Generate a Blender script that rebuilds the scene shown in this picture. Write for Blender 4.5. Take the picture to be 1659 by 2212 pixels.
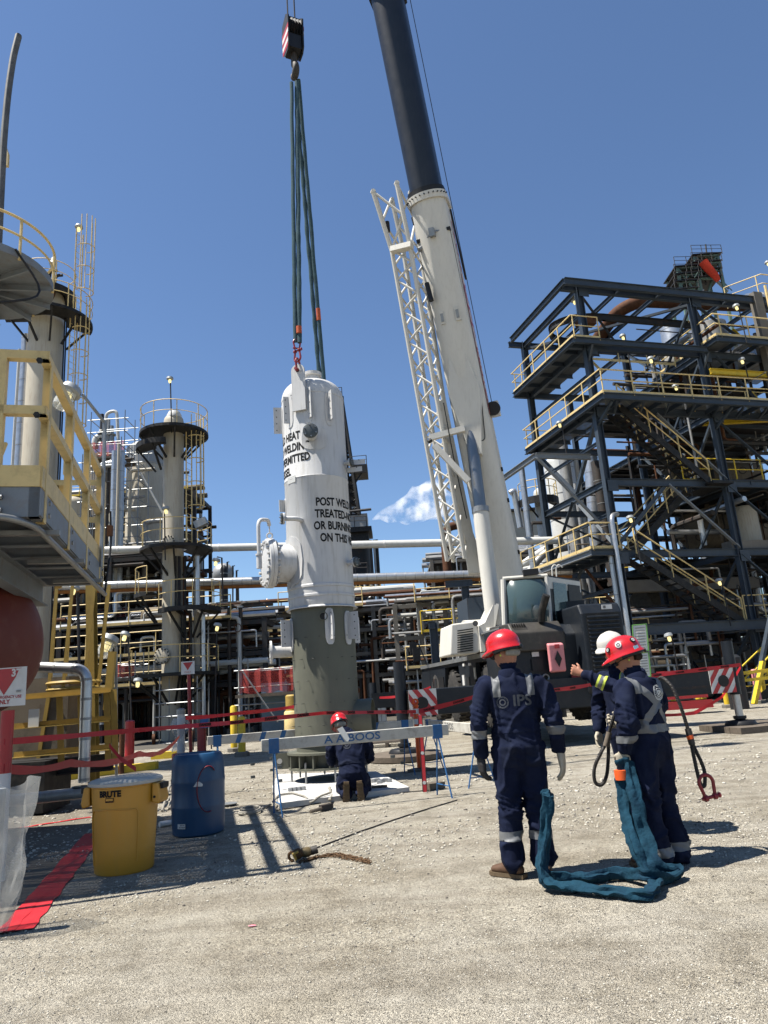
import bpy, bmesh, math, random
import numpy as np
from mathutils import Vector, Matrix, noise as mnoise
sc = bpy.context.scene
for o in list(bpy.data.objects): bpy.data.objects.remove(o)
V = Vector
rad = math.radians
# ------------------------------------------------------------------ camera, sky, sun, exposure
CAM_H, PITCH, ROLL, FOC = 1.45, rad(14.0), rad(4.0), 1534.0     # focal length in pixels of a 1659 x 2212 frame
fw = V((0, math.cos(PITCH), math.sin(PITCH))); up0 = V((0, -math.sin(PITCH), math.cos(PITCH))); rt0 = V((1, 0, 0))
rt = math.cos(ROLL)*rt0 - math.sin(ROLL)*up0; upv = math.cos(ROLL)*up0 + math.sin(ROLL)*rt0
cd = bpy.data.cameras.new('camera'); cam = bpy.data.objects.new('camera', cd); sc.collection.objects.link(cam)
cd.sensor_fit = 'VERTICAL'; cd.sensor_height = 36.0; cd.sensor_width = 27.0; cd.lens = FOC/2212*36.0
cd.clip_start = 0.1; cd.clip_end = 2000
cam.matrix_world = Matrix(((rt.x, upv.x, -fw.x, 0), (rt.y, upv.y, -fw.y, 0), (rt.z, upv.z, -fw.z, CAM_H), (0, 0, 0, 1)))
sc.camera = cam
SUN_EL, SUN_AZ = rad(64), V((-0.975, -0.22, 0)).normalized()
sund = V((SUN_AZ.x*math.cos(SUN_EL), SUN_AZ.y*math.cos(SUN_EL), math.sin(SUN_EL)))
w = bpy.data.worlds.new('World'); sc.world = w; w.use_nodes = True
nt = w.node_tree; nt.nodes.clear()
sky = nt.nodes.new('ShaderNodeTexSky'); sky.sky_type = 'NISHITA'; sky.sun_disc = False
sky.sun_elevation = SUN_EL; sky.sun_rotation = math.atan2(SUN_AZ.x, SUN_AZ.y) % (2*math.pi)
sky.altitude = 300; sky.air_density = 1.0; sky.dust_density = 0.25; sky.ozone_density = 6.0
bg = nt.nodes.new('ShaderNodeBackground'); bg.inputs[1].default_value = 0.069
wo = nt.nodes.new('ShaderNodeOutputWorld')
nt.links.new(sky.outputs[0], bg.inputs[0]); nt.links.new(bg.outputs[0], wo.inputs[0])
sl = bpy.data.lights.new('sun', 'SUN'); sl.energy = 5.0; sl.angle = rad(0.53); sl.color = (1.0, 0.955, 0.88)
so = bpy.data.objects.new('sun', sl); sc.collection.objects.link(so); so.location = (-20, -5, 60)
so.rotation_euler = (-sund).to_track_quat('-Z', 'Y').to_euler()
sc.view_settings.view_transform = 'Standard'; sc.view_settings.look = 'None'
sc.view_settings.exposure = 1.15; sc.view_settings.gamma = 1.0; sc.view_settings.use_curve_mapping = False
sc.render.engine = 'CYCLES'
sc.cycles.max_bounces = 5; sc.cycles.diffuse_bounces = 1; sc.cycles.glossy_bounces = 3; sc.cycles.transparent_max_bounces = 10; sc.cycles.volume_bounces = 8; sc.cycles.volume_max_steps = 256
sc.cycles.caustics_reflective = False; sc.cycles.caustics_refractive = False

# ------------------------------------------------------------------ measuring: frame coordinates (1659 x 2212) to places
def ray(x, y): return fw + rt*((x-829.5)/FOC) - upv*((y-1106)/FOC)
def G(x, y, z=0.0):                      # the place at height z
    d = ray(x, y); return V((0, 0, CAM_H)) + d*((z-CAM_H)/d.z)
def U(x, y, Y):                          # the place at distance Y
    d = ray(x, y); return V((0, 0, CAM_H)) + d*(Y/d.y)

# ------------------------------------------------------------------ mesh builder
def frame(d, up=(0, 0, 1)):
    d = V(d).normalized(); up = V(up)
    if abs(d.dot(up.normalized())) > 0.98: up = V((0, 1, 0)) if abs(d.y) < 0.9 else V((1, 0, 0))
    x = d.cross(up).normalized(); y = x.cross(d).normalized()
    return x, y, d                        # side, up, along
def fillet(pts, r, k=4):
    out = [V(pts[0])]
    for i in range(1, len(pts)-1):
        a, b, c = V(pts[i-1]), V(pts[i]), V(pts[i+1])
        d1, d2 = (a-b), (c-b); l1, l2 = d1.length, d2.length
        if l1 < 1e-6 or l2 < 1e-6: continue
        rr = min(r, l1*0.48, l2*0.48); p, q = b+d1/l1*rr, b+d2/l2*rr
        for j in range(k+1):
            t = j/k; out.append(p*(1-t)**2 + b*2*t*(1-t) + q*t*t)
    out.append(V(pts[-1])); return out
class MB:
    def __init__(s): s.v = []; s.f = []
    def add(s, vs, fs):
        n = len(s.v); s.v += [tuple(p) for p in vs]; s.f += [tuple(i+n for i in f) for f in fs]; return s
    def box(s, c, size, x=(1, 0, 0), y=(0, 1, 0), z=None):
        c, x, y = V(c), V(x).normalized(), V(y).normalized(); z = V(z).normalized() if z is not None else x.cross(y)
        hx, hy, hz = size[0]/2, size[1]/2, size[2]/2
        vs = [c+x*(hx*a)+y*(hy*b)+z*(hz*d) for a in (-1, 1) for b in (-1, 1) for d in (-1, 1)]
        return s.add(vs, [(0, 1, 3, 2), (4, 6, 7, 5), (0, 4, 5, 1), (2, 3, 7, 6), (0, 2, 6, 4), (1, 5, 7, 3)])
    def bar(s, p0, p1, wd, ht, up=(0, 0, 1)):
        p0, p1 = V(p0), V(p1); x, y, d = frame(p1-p0, up)
        return s.sweep([(-wd/2, -ht/2), (wd/2, -ht/2), (wd/2, ht/2), (-wd/2, ht/2)], p0, p1, up)
    def sweep(s, prof, p0, p1, up=(0, 0, 1)):
        p0, p1 = V(p0), V(p1); x, y, d = frame(p1-p0, up); n = len(prof)
        vs = [p0+x*a+y*b for a, b in prof]+[p1+x*a+y*b for a, b in prof]
        fs = [(i, (i+1) % n, n+(i+1) % n, n+i) for i in range(n)]+[tuple(range(n-1, -1, -1)), tuple(range(n, 2*n))]
        return s.add(vs, fs)
    def ibeam(s, p0, p1, h=0.3, wd=0.2, t=0.02, up=(0, 0, 1)):
        a, b, c = wd/2, h/2, t/2
        return s.sweep([(-a, -b), (a, -b), (a, -b+t), (c, -b+t), (c, b-t), (a, b-t), (a, b), (-a, b), (-a, b-t), (-c, b-t), (-c, -b+t), (-a, -b+t)], p0, p1, up)
    def chan(s, p0, p1, h=0.2, wd=0.07, t=0.012, up=(0, 0, 1)):
        b = h/2
        return s.sweep([(0, -b), (wd, -b), (wd, -b+t), (t, -b+t), (t, b-t), (wd, b-t), (wd, b), (0, b)], p0, p1, up)
    def angle(s, p0, p1, a=0.07, t=0.01, up=(0, 0, 1)):
        return s.sweep([(0, 0), (a, 0), (a, t), (t, t), (t, a), (0, a)], p0, p1, up)
    def tube(s, pts, r, n=8, caps=True, rs=None, sq=1.0):
        pts = [V(p) for p in pts]; m = len(pts); rs = rs or [r]*m; vs = []; X = None
        for i, p in enumerate(pts):
            d = (pts[min(i+1, m-1)]-pts[max(i-1, 0)])
            d = d.normalized() if d.length > 1e-9 else V((0, 0, 1))
            if X is None: X, Y, _ = frame(d)
            else:
                X = (X-d*X.dot(d)); X = X.normalized() if X.length > 1e-6 else frame(d)[0]; Y = X.cross(d)
            k = 1.0
            if 0 < i < m-1:
                a = (pts[i]-pts[i-1]).normalized().dot((pts[i+1]-pts[i]).normalized()); k = min(1.35, 1/max(0.3, math.sqrt(max(0.05, (1+a)/2))))
            vs += [p+X*(rs[i]*k*math.cos(2*math.pi*j/n))+Y*(rs[i]*sq*k*math.sin(2*math.pi*j/n)) for j in range(n)]
        fs = [(i*n+j, i*n+(j+1) % n, (i+1)*n+(j+1) % n, (i+1)*n+j) for i in range(m-1) for j in range(n)]
        if caps: fs += [tuple(range(n-1, -1, -1)), tuple(range((m-1)*n, m*n))]
        return s.add(vs, fs)
    def cyl(s, p0, p1, r0, r1=None, n=16): return s.tube([p0, p1], r0, n, True, [r0, r0 if r1 is None else r1])
    def lathe(s, prof, o=(0, 0, 0), ax=(0, 0, 1), n=24, a0=0.0, a1=2*math.pi, ref=None):
        o = V(o); ax = V(ax).normalized()
        if ref is None: x, y, _ = frame(ax)
        else: x = (V(ref)-ax*V(ref).dot(ax)).normalized(); y = ax.cross(x)
        full = abs(a1-a0-2*math.pi) < 1e-6; c = n if full else n+1; vs = []
        for r, h in prof:
            for j in range(c):
                a = a0+(a1-a0)*j/n; vs.append(o+ax*h+x*(r*math.cos(a))+y*(r*math.sin(a)))
        m = len(prof); fs = []
        for i in range(m-1):
            for j in range(n):
                k = (j+1) % c; fs.append((i*c+j, i*c+k, (i+1)*c+k, (i+1)*c+j))
        if full:
            if prof[0][0] > 1e-5: fs.append(tuple(range(c-1, -1, -1)))
            if prof[-1][0] > 1e-5: fs.append(tuple(range((m-1)*c, m*c)))
        return s.add(vs, fs)
    def prism(s, poly, d):                       # polygon of 3-D points pushed along d
        poly = [V(p) for p in poly]; d = V(d); n = len(poly)
        fs = [(i, (i+1) % n, n+(i+1) % n, n+i) for i in range(n)]+[tuple(range(n-1, -1, -1)), tuple(range(n, 2*n))]
        return s.add(poly+[p+d for p in poly], fs)
    def sph(s, c, r, n=10, sc_=(1, 1, 1)):
        prof = [(math.sin(math.pi*i/n), -math.cos(math.pi*i/n)) for i in range(n+1)]
        k = len(s.v); s.lathe([(max(a, 1e-6), b) for a, b in prof], n=max(8, n)); c = V(c)
        for i in range(k, len(s.v)):
            p = s.v[i]; s.v[i] = (c.x+p[0]*r*sc_[0], c.y+p[1]*r*sc_[1], c.z+p[2]*r*sc_[2])
        return s
    def torus(s, c, R, r, ax=(0, 0, 1), n=16, m=6, a0=0, a1=2*math.pi, ref=None):
        c = V(c); ax = V(ax).normalized()
        if ref is None: x, y, _ = frame(ax)
        else: x = (V(ref)-ax*V(ref).dot(ax)).normalized(); y = ax.cross(x)
        full = abs(a1-a0-2*math.pi) < 1e-6
        pts = [c+x*(R*math.cos(a0+(a1-a0)*i/n))+y*(R*math.sin(a0+(a1-a0)*i/n)) for i in range(n+(1 if not full else 1))]
        return s.tube(pts, r, m, not full)
    def mesh(s, name, org, mats, smooth, mi=None):
        me = bpy.data.meshes.new(name); org = V(org)
        me.from_pydata([(p[0]-org.x, p[1]-org.y, p[2]-org.z) for p in s.v], [], s.f)
        for m in (mats if isinstance(mats, (list, tuple)) else [mats]): me.materials.append(m)
        if mi is not None: me.polygons.foreach_set('material_index', mi)
        bm = bmesh.new(); bm.from_mesh(me); bmesh.ops.recalc_face_normals(bm, faces=bm.faces); bm.to_mesh(me); bm.free()
        if smooth:
            me.shade_smooth(); me.set_sharp_from_angle(angle=smooth if smooth is not True else 0.65)
        me.update(); return me
ROOT = {}
def link(o): sc.collection.objects.link(o); return o
def tag(o, label=None, cat=None, group=None, kind=None):
    if label: o['label'] = label
    if cat: o['category'] = cat
    if group: o['group'] = group
    if kind: o['kind'] = kind
    return o
def thing(name, label, cat, loc, group=None):
    o = link(bpy.data.objects.new(name, None)); o.location = loc; o.empty_display_size = 0.2
    ROOT[o.name] = V(loc); return tag(o, label, cat, group)
def part(mb, name, mat, parent, smooth=True, label=None, kind=None, mi=None):
    r = ROOT[parent.name]; o = link(bpy.data.objects.new(name, mb.mesh(name, r, mat, smooth, mi))); o.parent = parent
    ROOT[o.name] = r; return tag(o, label, None, None, kind)
def single(mb, name, mat, label, cat, group=None, smooth=True, kind=None, mi=None):
    a = np.array(mb.v); org = V(((a[:, 0].min()+a[:, 0].max())/2, (a[:, 1].min()+a[:, 1].max())/2, a[:, 2].min()))
    o = link(bpy.data.objects.new(name, mb.mesh(name, org, mat, smooth, mi))); o.location = org; ROOT[o.name] = org
    return tag(o, label, cat, group, kind)
def put(me, name, parent, loc, rot=None, scale=None):          # an alike piece: shared mesh data
    o = link(bpy.data.objects.new(name, me)); o.parent = parent
    M = Matrix.Translation(V(loc)-ROOT[parent.name])
    if rot is not None: M = M @ rot.to_4x4()
    if scale is not None: M = M @ Matrix.Diagonal((*scale, 1))
    o.matrix_local = M; ROOT[o.name] = ROOT[parent.name]; return o
def rotz_to(d, up=(0, 0, 1)):                                    # local z -> d
    x, y, d = frame(d, up); return Matrix((x, y, d)).transposed()
def txt(body, size, bold=0.0, align='CENTER'):                   # flat lettering: vertices (x, y) and faces
    cu = bpy.data.curves.new('lettering', 'FONT'); cu.body = body; cu.size = size; cu.align_x = align; cu.align_y = 'CENTER'
    cu.offset = bold; cu.resolution_u = 3
    o = bpy.data.objects.new('lettering', cu); link(o)
    bpy.context.view_layer.update()
    me = o.evaluated_get(bpy.context.evaluated_depsgraph_get()).to_mesh()
    vs = [(v.co.x, v.co.y) for v in me.vertices]; fs = [tuple(p.vertices) for p in me.polygons]
    o.to_mesh_clear(); bpy.data.objects.remove(o); bpy.data.curves.remove(cu); return vs, fs
def lettering(body, size, o, x, y, name, mat, parent, bold=0.0, align='CENTER', sx=1.0, fn=None):
    vs, fs = txt(body, size, bold, align)
    if fn is None: o, x, y = V(o), V(x), V(y)
    mb = MB().add([fn(a*sx, b) if fn else o+x*(a*sx)+y*b for a, b in vs], fs); return part(mb, name, mat, parent, False)

# ------------------------------------------------------------------ materials
def mk(name):
    m = bpy.data.materials.new(name); m.use_nodes = True; n = m.node_tree.nodes; l = m.node_tree.links
    return m, n, l, n['Principled BSDF']
def paint(name, col, rough=0.5, metal=0.0, var=0.12, sc_=6.0, dirt=None, dirt_amt=0.35, streak=False, bump=0.0, bsc=60.0, coat=0.0, obj=True):
    m, n, l, b = mk(name); col = [c*.78 for c in col]; dirt = [c*.78 for c in dirt] if dirt else None
    tc = n.new('ShaderNodeTexCoord'); mp = n.new('ShaderNodeMapping'); l.new(tc.outputs['Object'], mp.inputs[0])
    no = n.new('ShaderNodeTexNoise'); no.inputs['Scale'].default_value = sc_; no.inputs['Detail'].default_value = 6; no.inputs['Roughness'].default_value = 0.65
    l.new(tc.outputs['Object'], no.inputs[0])
    hs = n.new('ShaderNodeHueSaturation'); hs.inputs['Color'].default_value = (*col, 1)
    mr = n.new('ShaderNodeMapRange'); mr.inputs[1].default_value = 0.25; mr.inputs[2].default_value = 0.75; mr.inputs[3].default_value = 1-var; mr.inputs[4].default_value = 1+var
    l.new(no.outputs[0], mr.inputs[0]); l.new(mr.outputs[0], hs.inputs['Value'])
    src = hs.outputs[0]
    if dirt:
        n2 = n.new('ShaderNodeTexNoise'); n2.inputs['Scale'].default_value = 3.0; n2.inputs['Detail'].default_value = 8; n2.inputs['Roughness'].default_value = 0.7
        mp.inputs['Scale'].default_value = (5, 5, 0.5) if streak else (1.6, 1.6, 1.6)
        l.new(mp.outputs[0], n2.inputs[0])
        r2 = n.new('ShaderNodeMapRange'); r2.inputs[1].default_value = 0.5; r2.inputs[2].default_value = 0.72; r2.inputs[3].default_value = 0; r2.inputs[4].default_value = dirt_amt
        l.new(n2.outputs[0], r2.inputs[0])
        mx = n.new('ShaderNodeMixRGB'); mx.inputs[2].default_value = (*dirt, 1); l.new(r2.outputs[0], mx.inputs[0]); l.new(src, mx.inputs[1]); src = mx.outputs[0]
    b.inputs['Specular IOR Level'].default_value = .5 if rough < .45 else (.3 if rough < .7 else .12)
    l.new(src, b.inputs['Base Color']); b.inputs['Metallic'].default_value = metal
    rr = n.new('ShaderNodeMapRange'); rr.inputs[3].default_value = max(0.05, rough-0.1); rr.inputs[4].default_value = min(1, rough+0.12)
    l.new(no.outputs[0], rr.inputs[0]); l.new(rr.outputs[0], b.inputs['Roughness'])
    if coat: b.inputs['Coat Weight'].default_value = coat; b.inputs['Coat Roughness'].default_value = 0.12
    if bump:
        n3 = n.new('ShaderNodeTexNoise'); n3.inputs['Scale'].default_value = bsc; n3.inputs['Detail'].default_value = 4; l.new(tc.outputs['Object'], n3.inputs[0])
        bp = n.new('ShaderNodeBump'); bp.inputs['Strength'].default_value = bump; bp.inputs['Distance'].default_value = 0.01; l.new(n3.outputs[0], bp.inputs['Height']); l.new(bp.outputs[0], b.inputs['Normal'])
    return m
def emis(name, col, e):
    m, n, l, b = mk(name); b.inputs['Base Color'].default_value = (*col, 1); b.inputs['Emission Color'].default_value = (*col, 1); b.inputs['Emission Strength'].default_value = e; return m
def mesh_cloth(name, col, alpha, sc_=40):                        # open-weave debris netting
    m, n, l, b = mk(name); b.inputs['Base Color'].default_value = (*col, 1); b.inputs['Roughness'].default_value = 0.8
    tc = n.new('ShaderNodeTexCoord'); no = n.new('ShaderNodeTexNoise'); no.inputs['Scale'].default_value = 2.5; no.inputs['Detail'].default_value = 5
    l.new(tc.outputs['Object'], no.inputs[0]); mr = n.new('ShaderNodeMapRange'); mr.inputs[1].default_value = 0.3; mr.inputs[2].default_value = 0.7
    mr.inputs[3].default_value = alpha-0.15; mr.inputs[4].default_value = alpha+0.15; l.new(no.outputs[0], mr.inputs[0]); l.new(mr.outputs[0], b.inputs['Alpha']); return m
RUST = (0.13, 0.05, 0.022); GRIME = (0.045, 0.036, 0.028)
M = {}
M['vessel'] = paint('vessel_grey_paint', (0.62, 0.615, 0.60), 0.45, 0, 0.05, 2.2, (0.34, 0.31, 0.26), 0.5, True, 0.02, 30)
M['skirt'] = paint('olive_primer', (0.140, 0.142, 0.108), 0.6, 0, 0.10, 2.5, (0.10, 0.10, 0.08), 0.35, True)
M['stencil'] = paint('black_stencil', (0.018, 0.018, 0.018), 0.7, 0, 0.3, 20)
M['blind'] = paint('dark_galvanised', (0.10, 0.11, 0.11), 0.45, 0.6, 0.25, 14)
M['bolt'] = paint('bolt_steel', (0.38, 0.39, 0.40), 0.4, 0.7, 0.2, 40)
M['crane_white'] = paint('crane_cream_white', (0.68, 0.655, 0.585), 0.45, 0, 0.04, 1.5, (0.36, 0.32, 0.26), 0.25, True)
M['crane_dark'] = paint('crane_charcoal', (0.012, 0.016, 0.022), 0.45, 0, 0.15, 3, (0.075, 0.07, 0.06), 0.22, False)
M['crane_brown'] = paint('crane_dusty_hood', (0.050, 0.045, 0.038), 0.45, 0, 0.15, 4, (0.12, 0.11, 0.09), 0.4)
M['boom_black'] = paint('boom_black_blue', (0.006, 0.008, 0.015), 0.4, 0, 0.3, 3, (0.035, 0.04, 0.05), 0.3, True)
M['steel'] = paint('blue_grey_steel', (0.044, 0.060, 0.080), 0.45, 0, 0.2, 3.0, (0.07, 0.055, 0.045), 0.45, True)
M['steel_d'] = paint('dark_steel', (0.020, 0.022, 0.024), 0.6, 0, 0.25, 4.0, RUST, 0.4)
M['galv'] = paint('galvanised_steel', (0.30, 0.31, 0.31), 0.42, 0.55, 0.2, 6, (0.16, 0.14, 0.12), 0.4)
M['plat'] = paint('platform_grey_steel', (0.225, 0.25, 0.27), 0.55, 0.0, 0.15, 3, (0.20, 0.13, 0.09), 0.5)
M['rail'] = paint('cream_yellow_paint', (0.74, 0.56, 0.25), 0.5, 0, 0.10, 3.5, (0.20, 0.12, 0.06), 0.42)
M['mustard'] = paint('shaded_mustard_paint', (0.40, 0.265, 0.06), 0.55, 0, 0.15, 4, (0.16, 0.10, 0.05), 0.5)  # yellow darkened to carry the platform's shade; plain dull yellow on small parts
M['safety'] = paint('safety_yellow', (0.72, 0.50, 0.035), 0.48, 0, 0.12, 5, (0.20, 0.14, 0.05), 0.45)
M['column'] = paint('tower_beige_paint', (0.52, 0.47, 0.37), 0.55, 0, 0.05, 1.2, (0.22, 0.13, 0.07), 0.42, True)
M['tar_shade_black'] = paint('black_tar_and_shade', (0.012, 0.012, 0.012), 0.6, 0, 0.3, 8, (0.20, 0.17, 0.13), 0.22)  # black tar paint; also painted-in shade for stair stringers, holes and slots
M['alum'] = paint('aluminium_cladding', (0.56, 0.57, 0.575), 0.33, 0.75, 0.10, 3, (0.28, 0.25, 0.22), 0.4)
M['alum2'] = paint('dull_aluminium_cladding', (0.36, 0.36, 0.35), 0.5, 0.4, 0.18, 2, (0.20, 0.17, 0.14), 0.5)
M['pipe_w'] = paint('pipe_pale_grey', (0.58, 0.58, 0.55), 0.45, 0, 0.06, 1.0, (0.33, 0.30, 0.25), 0.4)
M['pipe_d'] = paint('pipe_dark', (0.05, 0.045, 0.04), 0.65, 0, 0.3, 4, RUST, 0.5)
M['pipe_r'] = paint('pipe_rust', (0.10, 0.045, 0.025), 0.75, 0, 0.4, 4, (0.22, 0.10, 0.045), 0.6)
M['concrete'] = paint('old_concrete', (0.19, 0.175, 0.15), 0.85, 0, 0.15, 2, (0.14, 0.12, 0.10), 0.5, True, 0.15, 40)
M['slab'] = paint('fresh_concrete', (0.56, 0.55, 0.52), 0.85, 0, 0.08, 5, (0.40, 0.38, 0.34), 0.4, False, 0.15, 80)
M['tankred'] = paint('red_oxide_paint', (0.155, 0.034, 0.022), 0.55, 0, 0.10, 1.5, (0.23, 0.09, 0.06), 0.4, False, 0.06, 20)
M['beige_d'] = paint('equipment_tan', (0.20, 0.165, 0.12), 0.7, 0, 0.2, 2, GRIME, 0.6)
M['tyre'] = paint('tyre_rubber', (0.045, 0.043, 0.041), 0.85, 0, 0.2, 8, (0.17, 0.155, 0.13), 0.55)
M['black'] = paint('black_plastic', (0.016, 0.016, 0.017), 0.5, 0, 0.25, 10)
M['ycan'] = paint('yellow_bin_plastic', (0.63, 0.31, 0.035), 0.42, 0, 0.05, 3, (0.45, 0.28, 0.08), 0.3, True)
M['lid'] = paint('dusty_white_lid', (0.50, 0.48, 0.42), 0.6, 0, 0.1, 5, (0.30, 0.27, 0.2), 0.4)
M['drum'] = paint('blue_drum_plastic', (0.008, 0.058, 0.140), 0.4, 0, 0.12, 2.5, (0.05, 0.10, 0.15), 0.35, True)  # blue lowered to carry the partial shade on the drum
M['white'] = paint('white_paint', (0.70, 0.69, 0.66), 0.5, 0, 0.06, 4, (0.40, 0.36, 0.30), 0.35)
M['wood_w'] = paint('weathered_white_plank', (0.55, 0.53, 0.47), 0.8, 0, 0.12, 9, (0.20, 0.16, 0.12), 0.65, False, 0.2, 50)
M['timber'] = paint('weathered_timber', (0.145, 0.12, 0.095), 0.85, 0, 0.25, 7, (0.06, 0.05, 0.04), 0.6, False, 0.3, 40)
M['blue'] = paint('blue_paint', (0.030, 0.125, 0.30), 0.55, 0, 0.15, 12, (0.20, 0.22, 0.25), 0.3)
M['red'] = paint('red_paint', (0.42, 0.018, 0.022), 0.42, 0, 0.10, 6, (0.25, 0.04, 0.03), 0.4)
M['redtape'] = paint('red_tape', (0.52, 0.022, 0.032), 0.45, 0, 0.10, 5, (0.45, 0.05, 0.05), 0.5)
M['orange'] = paint('orange_plastic', (0.78, 0.115, 0.022), 0.45, 0, 0.08, 6, (0.35, 0.08, 0.03), 0.3)
M['pink'] = paint('faded_red_cabinet', (0.72, 0.27, 0.28), 0.45, 0, 0.06, 5, (0.5, 0.2, 0.18), 0.3)
M['sling'] = paint('blue_polyester_sling', (0.010, 0.043, 0.070), 0.9, 0, 0.35, 9, (0.008, 0.022, 0.045), 0.8, False, 0.8, 38)
M['slingt'] = paint('taut_teal_sling', (0.055, 0.098, 0.115), 0.88, 0, 0.25, 9, (0.05, 0.08, 0.09), 0.5, False, 0.35, 22)
M['shackle'] = paint('shackle_red', (0.27, 0.013, 0.02), 0.4, 0, 0.2, 18, (0.10, 0.03, 0.03), 0.4)
M['rope'] = paint('steel_wire_rope', (0.035, 0.032, 0.03), 0.55, 0.3, 0.4, 60)
M['ropef'] = paint('grey_fibre_rope', (0.30, 0.28, 0.24), 0.9, 0, 0.25, 60)
M['chain'] = paint('rusty_chain', (0.11, 0.065, 0.035), 0.7, 0.3, 0.4, 40)
M['navy'] = paint('navy_coverall_cloth', (0.0075, 0.0115, 0.032), 0.9, 0, 0.3, 5, (0.026, 0.034, 0.062), 0.5, False, 0.3, 260)
M['navy_d'] = paint('dark_navy_cloth', (0.010, 0.014, 0.032), 0.85, 0, 0.2, 6, (0.03, 0.035, 0.055), 0.4, False, 0.25, 260)
M['reflect'] = paint('silver_reflective_tape', (0.165, 0.17, 0.175), 0.5, 0.1, 0.12, 12, (0.22, 0.22, 0.2), 0.4)
M['lime'] = paint('lime_tape', (0.55, 0.66, 0.09), 0.55, 0, 0.1, 12)
M['skin'] = paint('skin', (0.40, 0.185, 0.115), 0.5, 0, 0.10, 14)
M['hair'] = paint('dark_brown_hair', (0.030, 0.018, 0.012), 0.7, 0, 0.3, 60)
M['glove'] = paint('leather_glove', (0.46, 0.41, 0.32), 0.75, 0, 0.12, 16, (0.22, 0.18, 0.13), 0.5, False, 0.2, 90)
M['glove_d'] = paint('dark_glove', (0.045, 0.043, 0.045), 0.75, 0, 0.2, 16)
M['helmet_r'] = paint('red_hard_hat', (0.56, 0.013, 0.016), 0.27, 0, 0.05, 5, (0.3, 0.03, 0.02), 0.15, coat=0.5)
M['helmet_w'] = paint('scuffed_white_hard_hat', (0.60, 0.575, 0.52), 0.45, 0, 0.08, 8, (0.22, 0.18, 0.14), 0.55)
M['boot'] = paint('brown_leather_boot', (0.095, 0.050, 0.028), 0.6, 0, 0.2, 14, (0.17, 0.13, 0.09), 0.5)
M['sole'] = paint('boot_sole', (0.145, 0.105, 0.065), 0.8, 0, 0.2, 20)
M['paper'] = paint('paper_notice', (0.68, 0.69, 0.66), 0.6, 0, 0.05, 8)
M['ink'] = paint('grey_print', (0.16, 0.16, 0.16), 0.7, 0, 0.3, 30)
M['greyprint'] = paint('faded_back_print', (0.085, 0.092, 0.105), 0.8, 0, 0.3, 40)
M['lens'] = emis('lit_lamp_glass', (1.0, 0.83, 0.36), 0.5)
M['lampgrey'] = paint('lamp_housing_grey', (0.36, 0.38, 0.39), 0.5, 0.2, 0.1, 8)
M['tarp'] = mesh_cloth('red_debris_netting', (0.33, 0.035, 0.028), 0.62)
M['glassd'], n, l, b = mk('cab_glass'); b.inputs['Base Color'].default_value = (0.06, 0.095, 0.095, 1); b.inputs['Roughness'].default_value = 0.10; b.inputs['Alpha'].default_value = 0.7; b.inputs['Specular IOR Level'].default_value = 0.9
M['lampglass'], n, l, b = mk('lamp_cover_glass'); b.inputs['Base Color'].default_value = (0.75, 0.77, 0.76, 1); b.inputs['Roughness'].default_value = 0.15; b.inputs['Alpha'].default_value = 0.35
M['plastic'], n, l, b = mk('clear_plastic_sheet'); b.inputs['Base Color'].default_value = (0.48, 0.48, 0.46, 1); b.inputs['Roughness'].default_value = 0.12; b.inputs['Alpha'].default_value = 0.36
b.inputs['Specular IOR Level'].default_value = 0.9
def grating(name, col):                                          # bar grating: real holes in the sheet
    m, n, l, b = mk(name); b.inputs['Base Color'].default_value = (*col, 1); b.inputs['Roughness'].default_value = 0.6; b.inputs['Metallic'].default_value = 0.3
    tc = n.new('ShaderNodeTexCoord'); sp = n.new('ShaderNodeSeparateXYZ'); l.new(tc.outputs['Object'], sp.inputs[0]); outs = []
    for ax, per, wd in ((0, 0.042, 0.58), (1, 0.10, 0.28)):
        a = n.new('ShaderNodeMath'); a.operation = 'MULTIPLY'; a.inputs[1].default_value = 1/per; l.new(sp.outputs[ax], a.inputs[0])
        c = n.new('ShaderNodeMath'); c.operation = 'FRACT'; l.new(a.outputs[0], c.inputs[0])
        d = n.new('ShaderNodeMath'); d.operation = 'LESS_THAN'; d.inputs[1].default_value = wd; l.new(c.outputs[0], d.inputs[0]); outs.append(d)
    mx = n.new('ShaderNodeMath'); mx.operation = 'MAXIMUM'; l.new(outs[0].outputs[0], mx.inputs[0]); l.new(outs[1].outputs[0], mx.inputs[1]); l.new(mx.outputs[0], b.inputs['Alpha']); return m
M['grate'] = grating('steel_grating', (0.14, 0.15, 0.155))
def banded(name, col, per, metal, rough):                        # jacketed insulation with sheet joints along object z
    m = paint(name, col, rough, metal, 0.10, 2.0, (0.25, 0.22, 0.19), 0.4)
    return m
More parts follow.
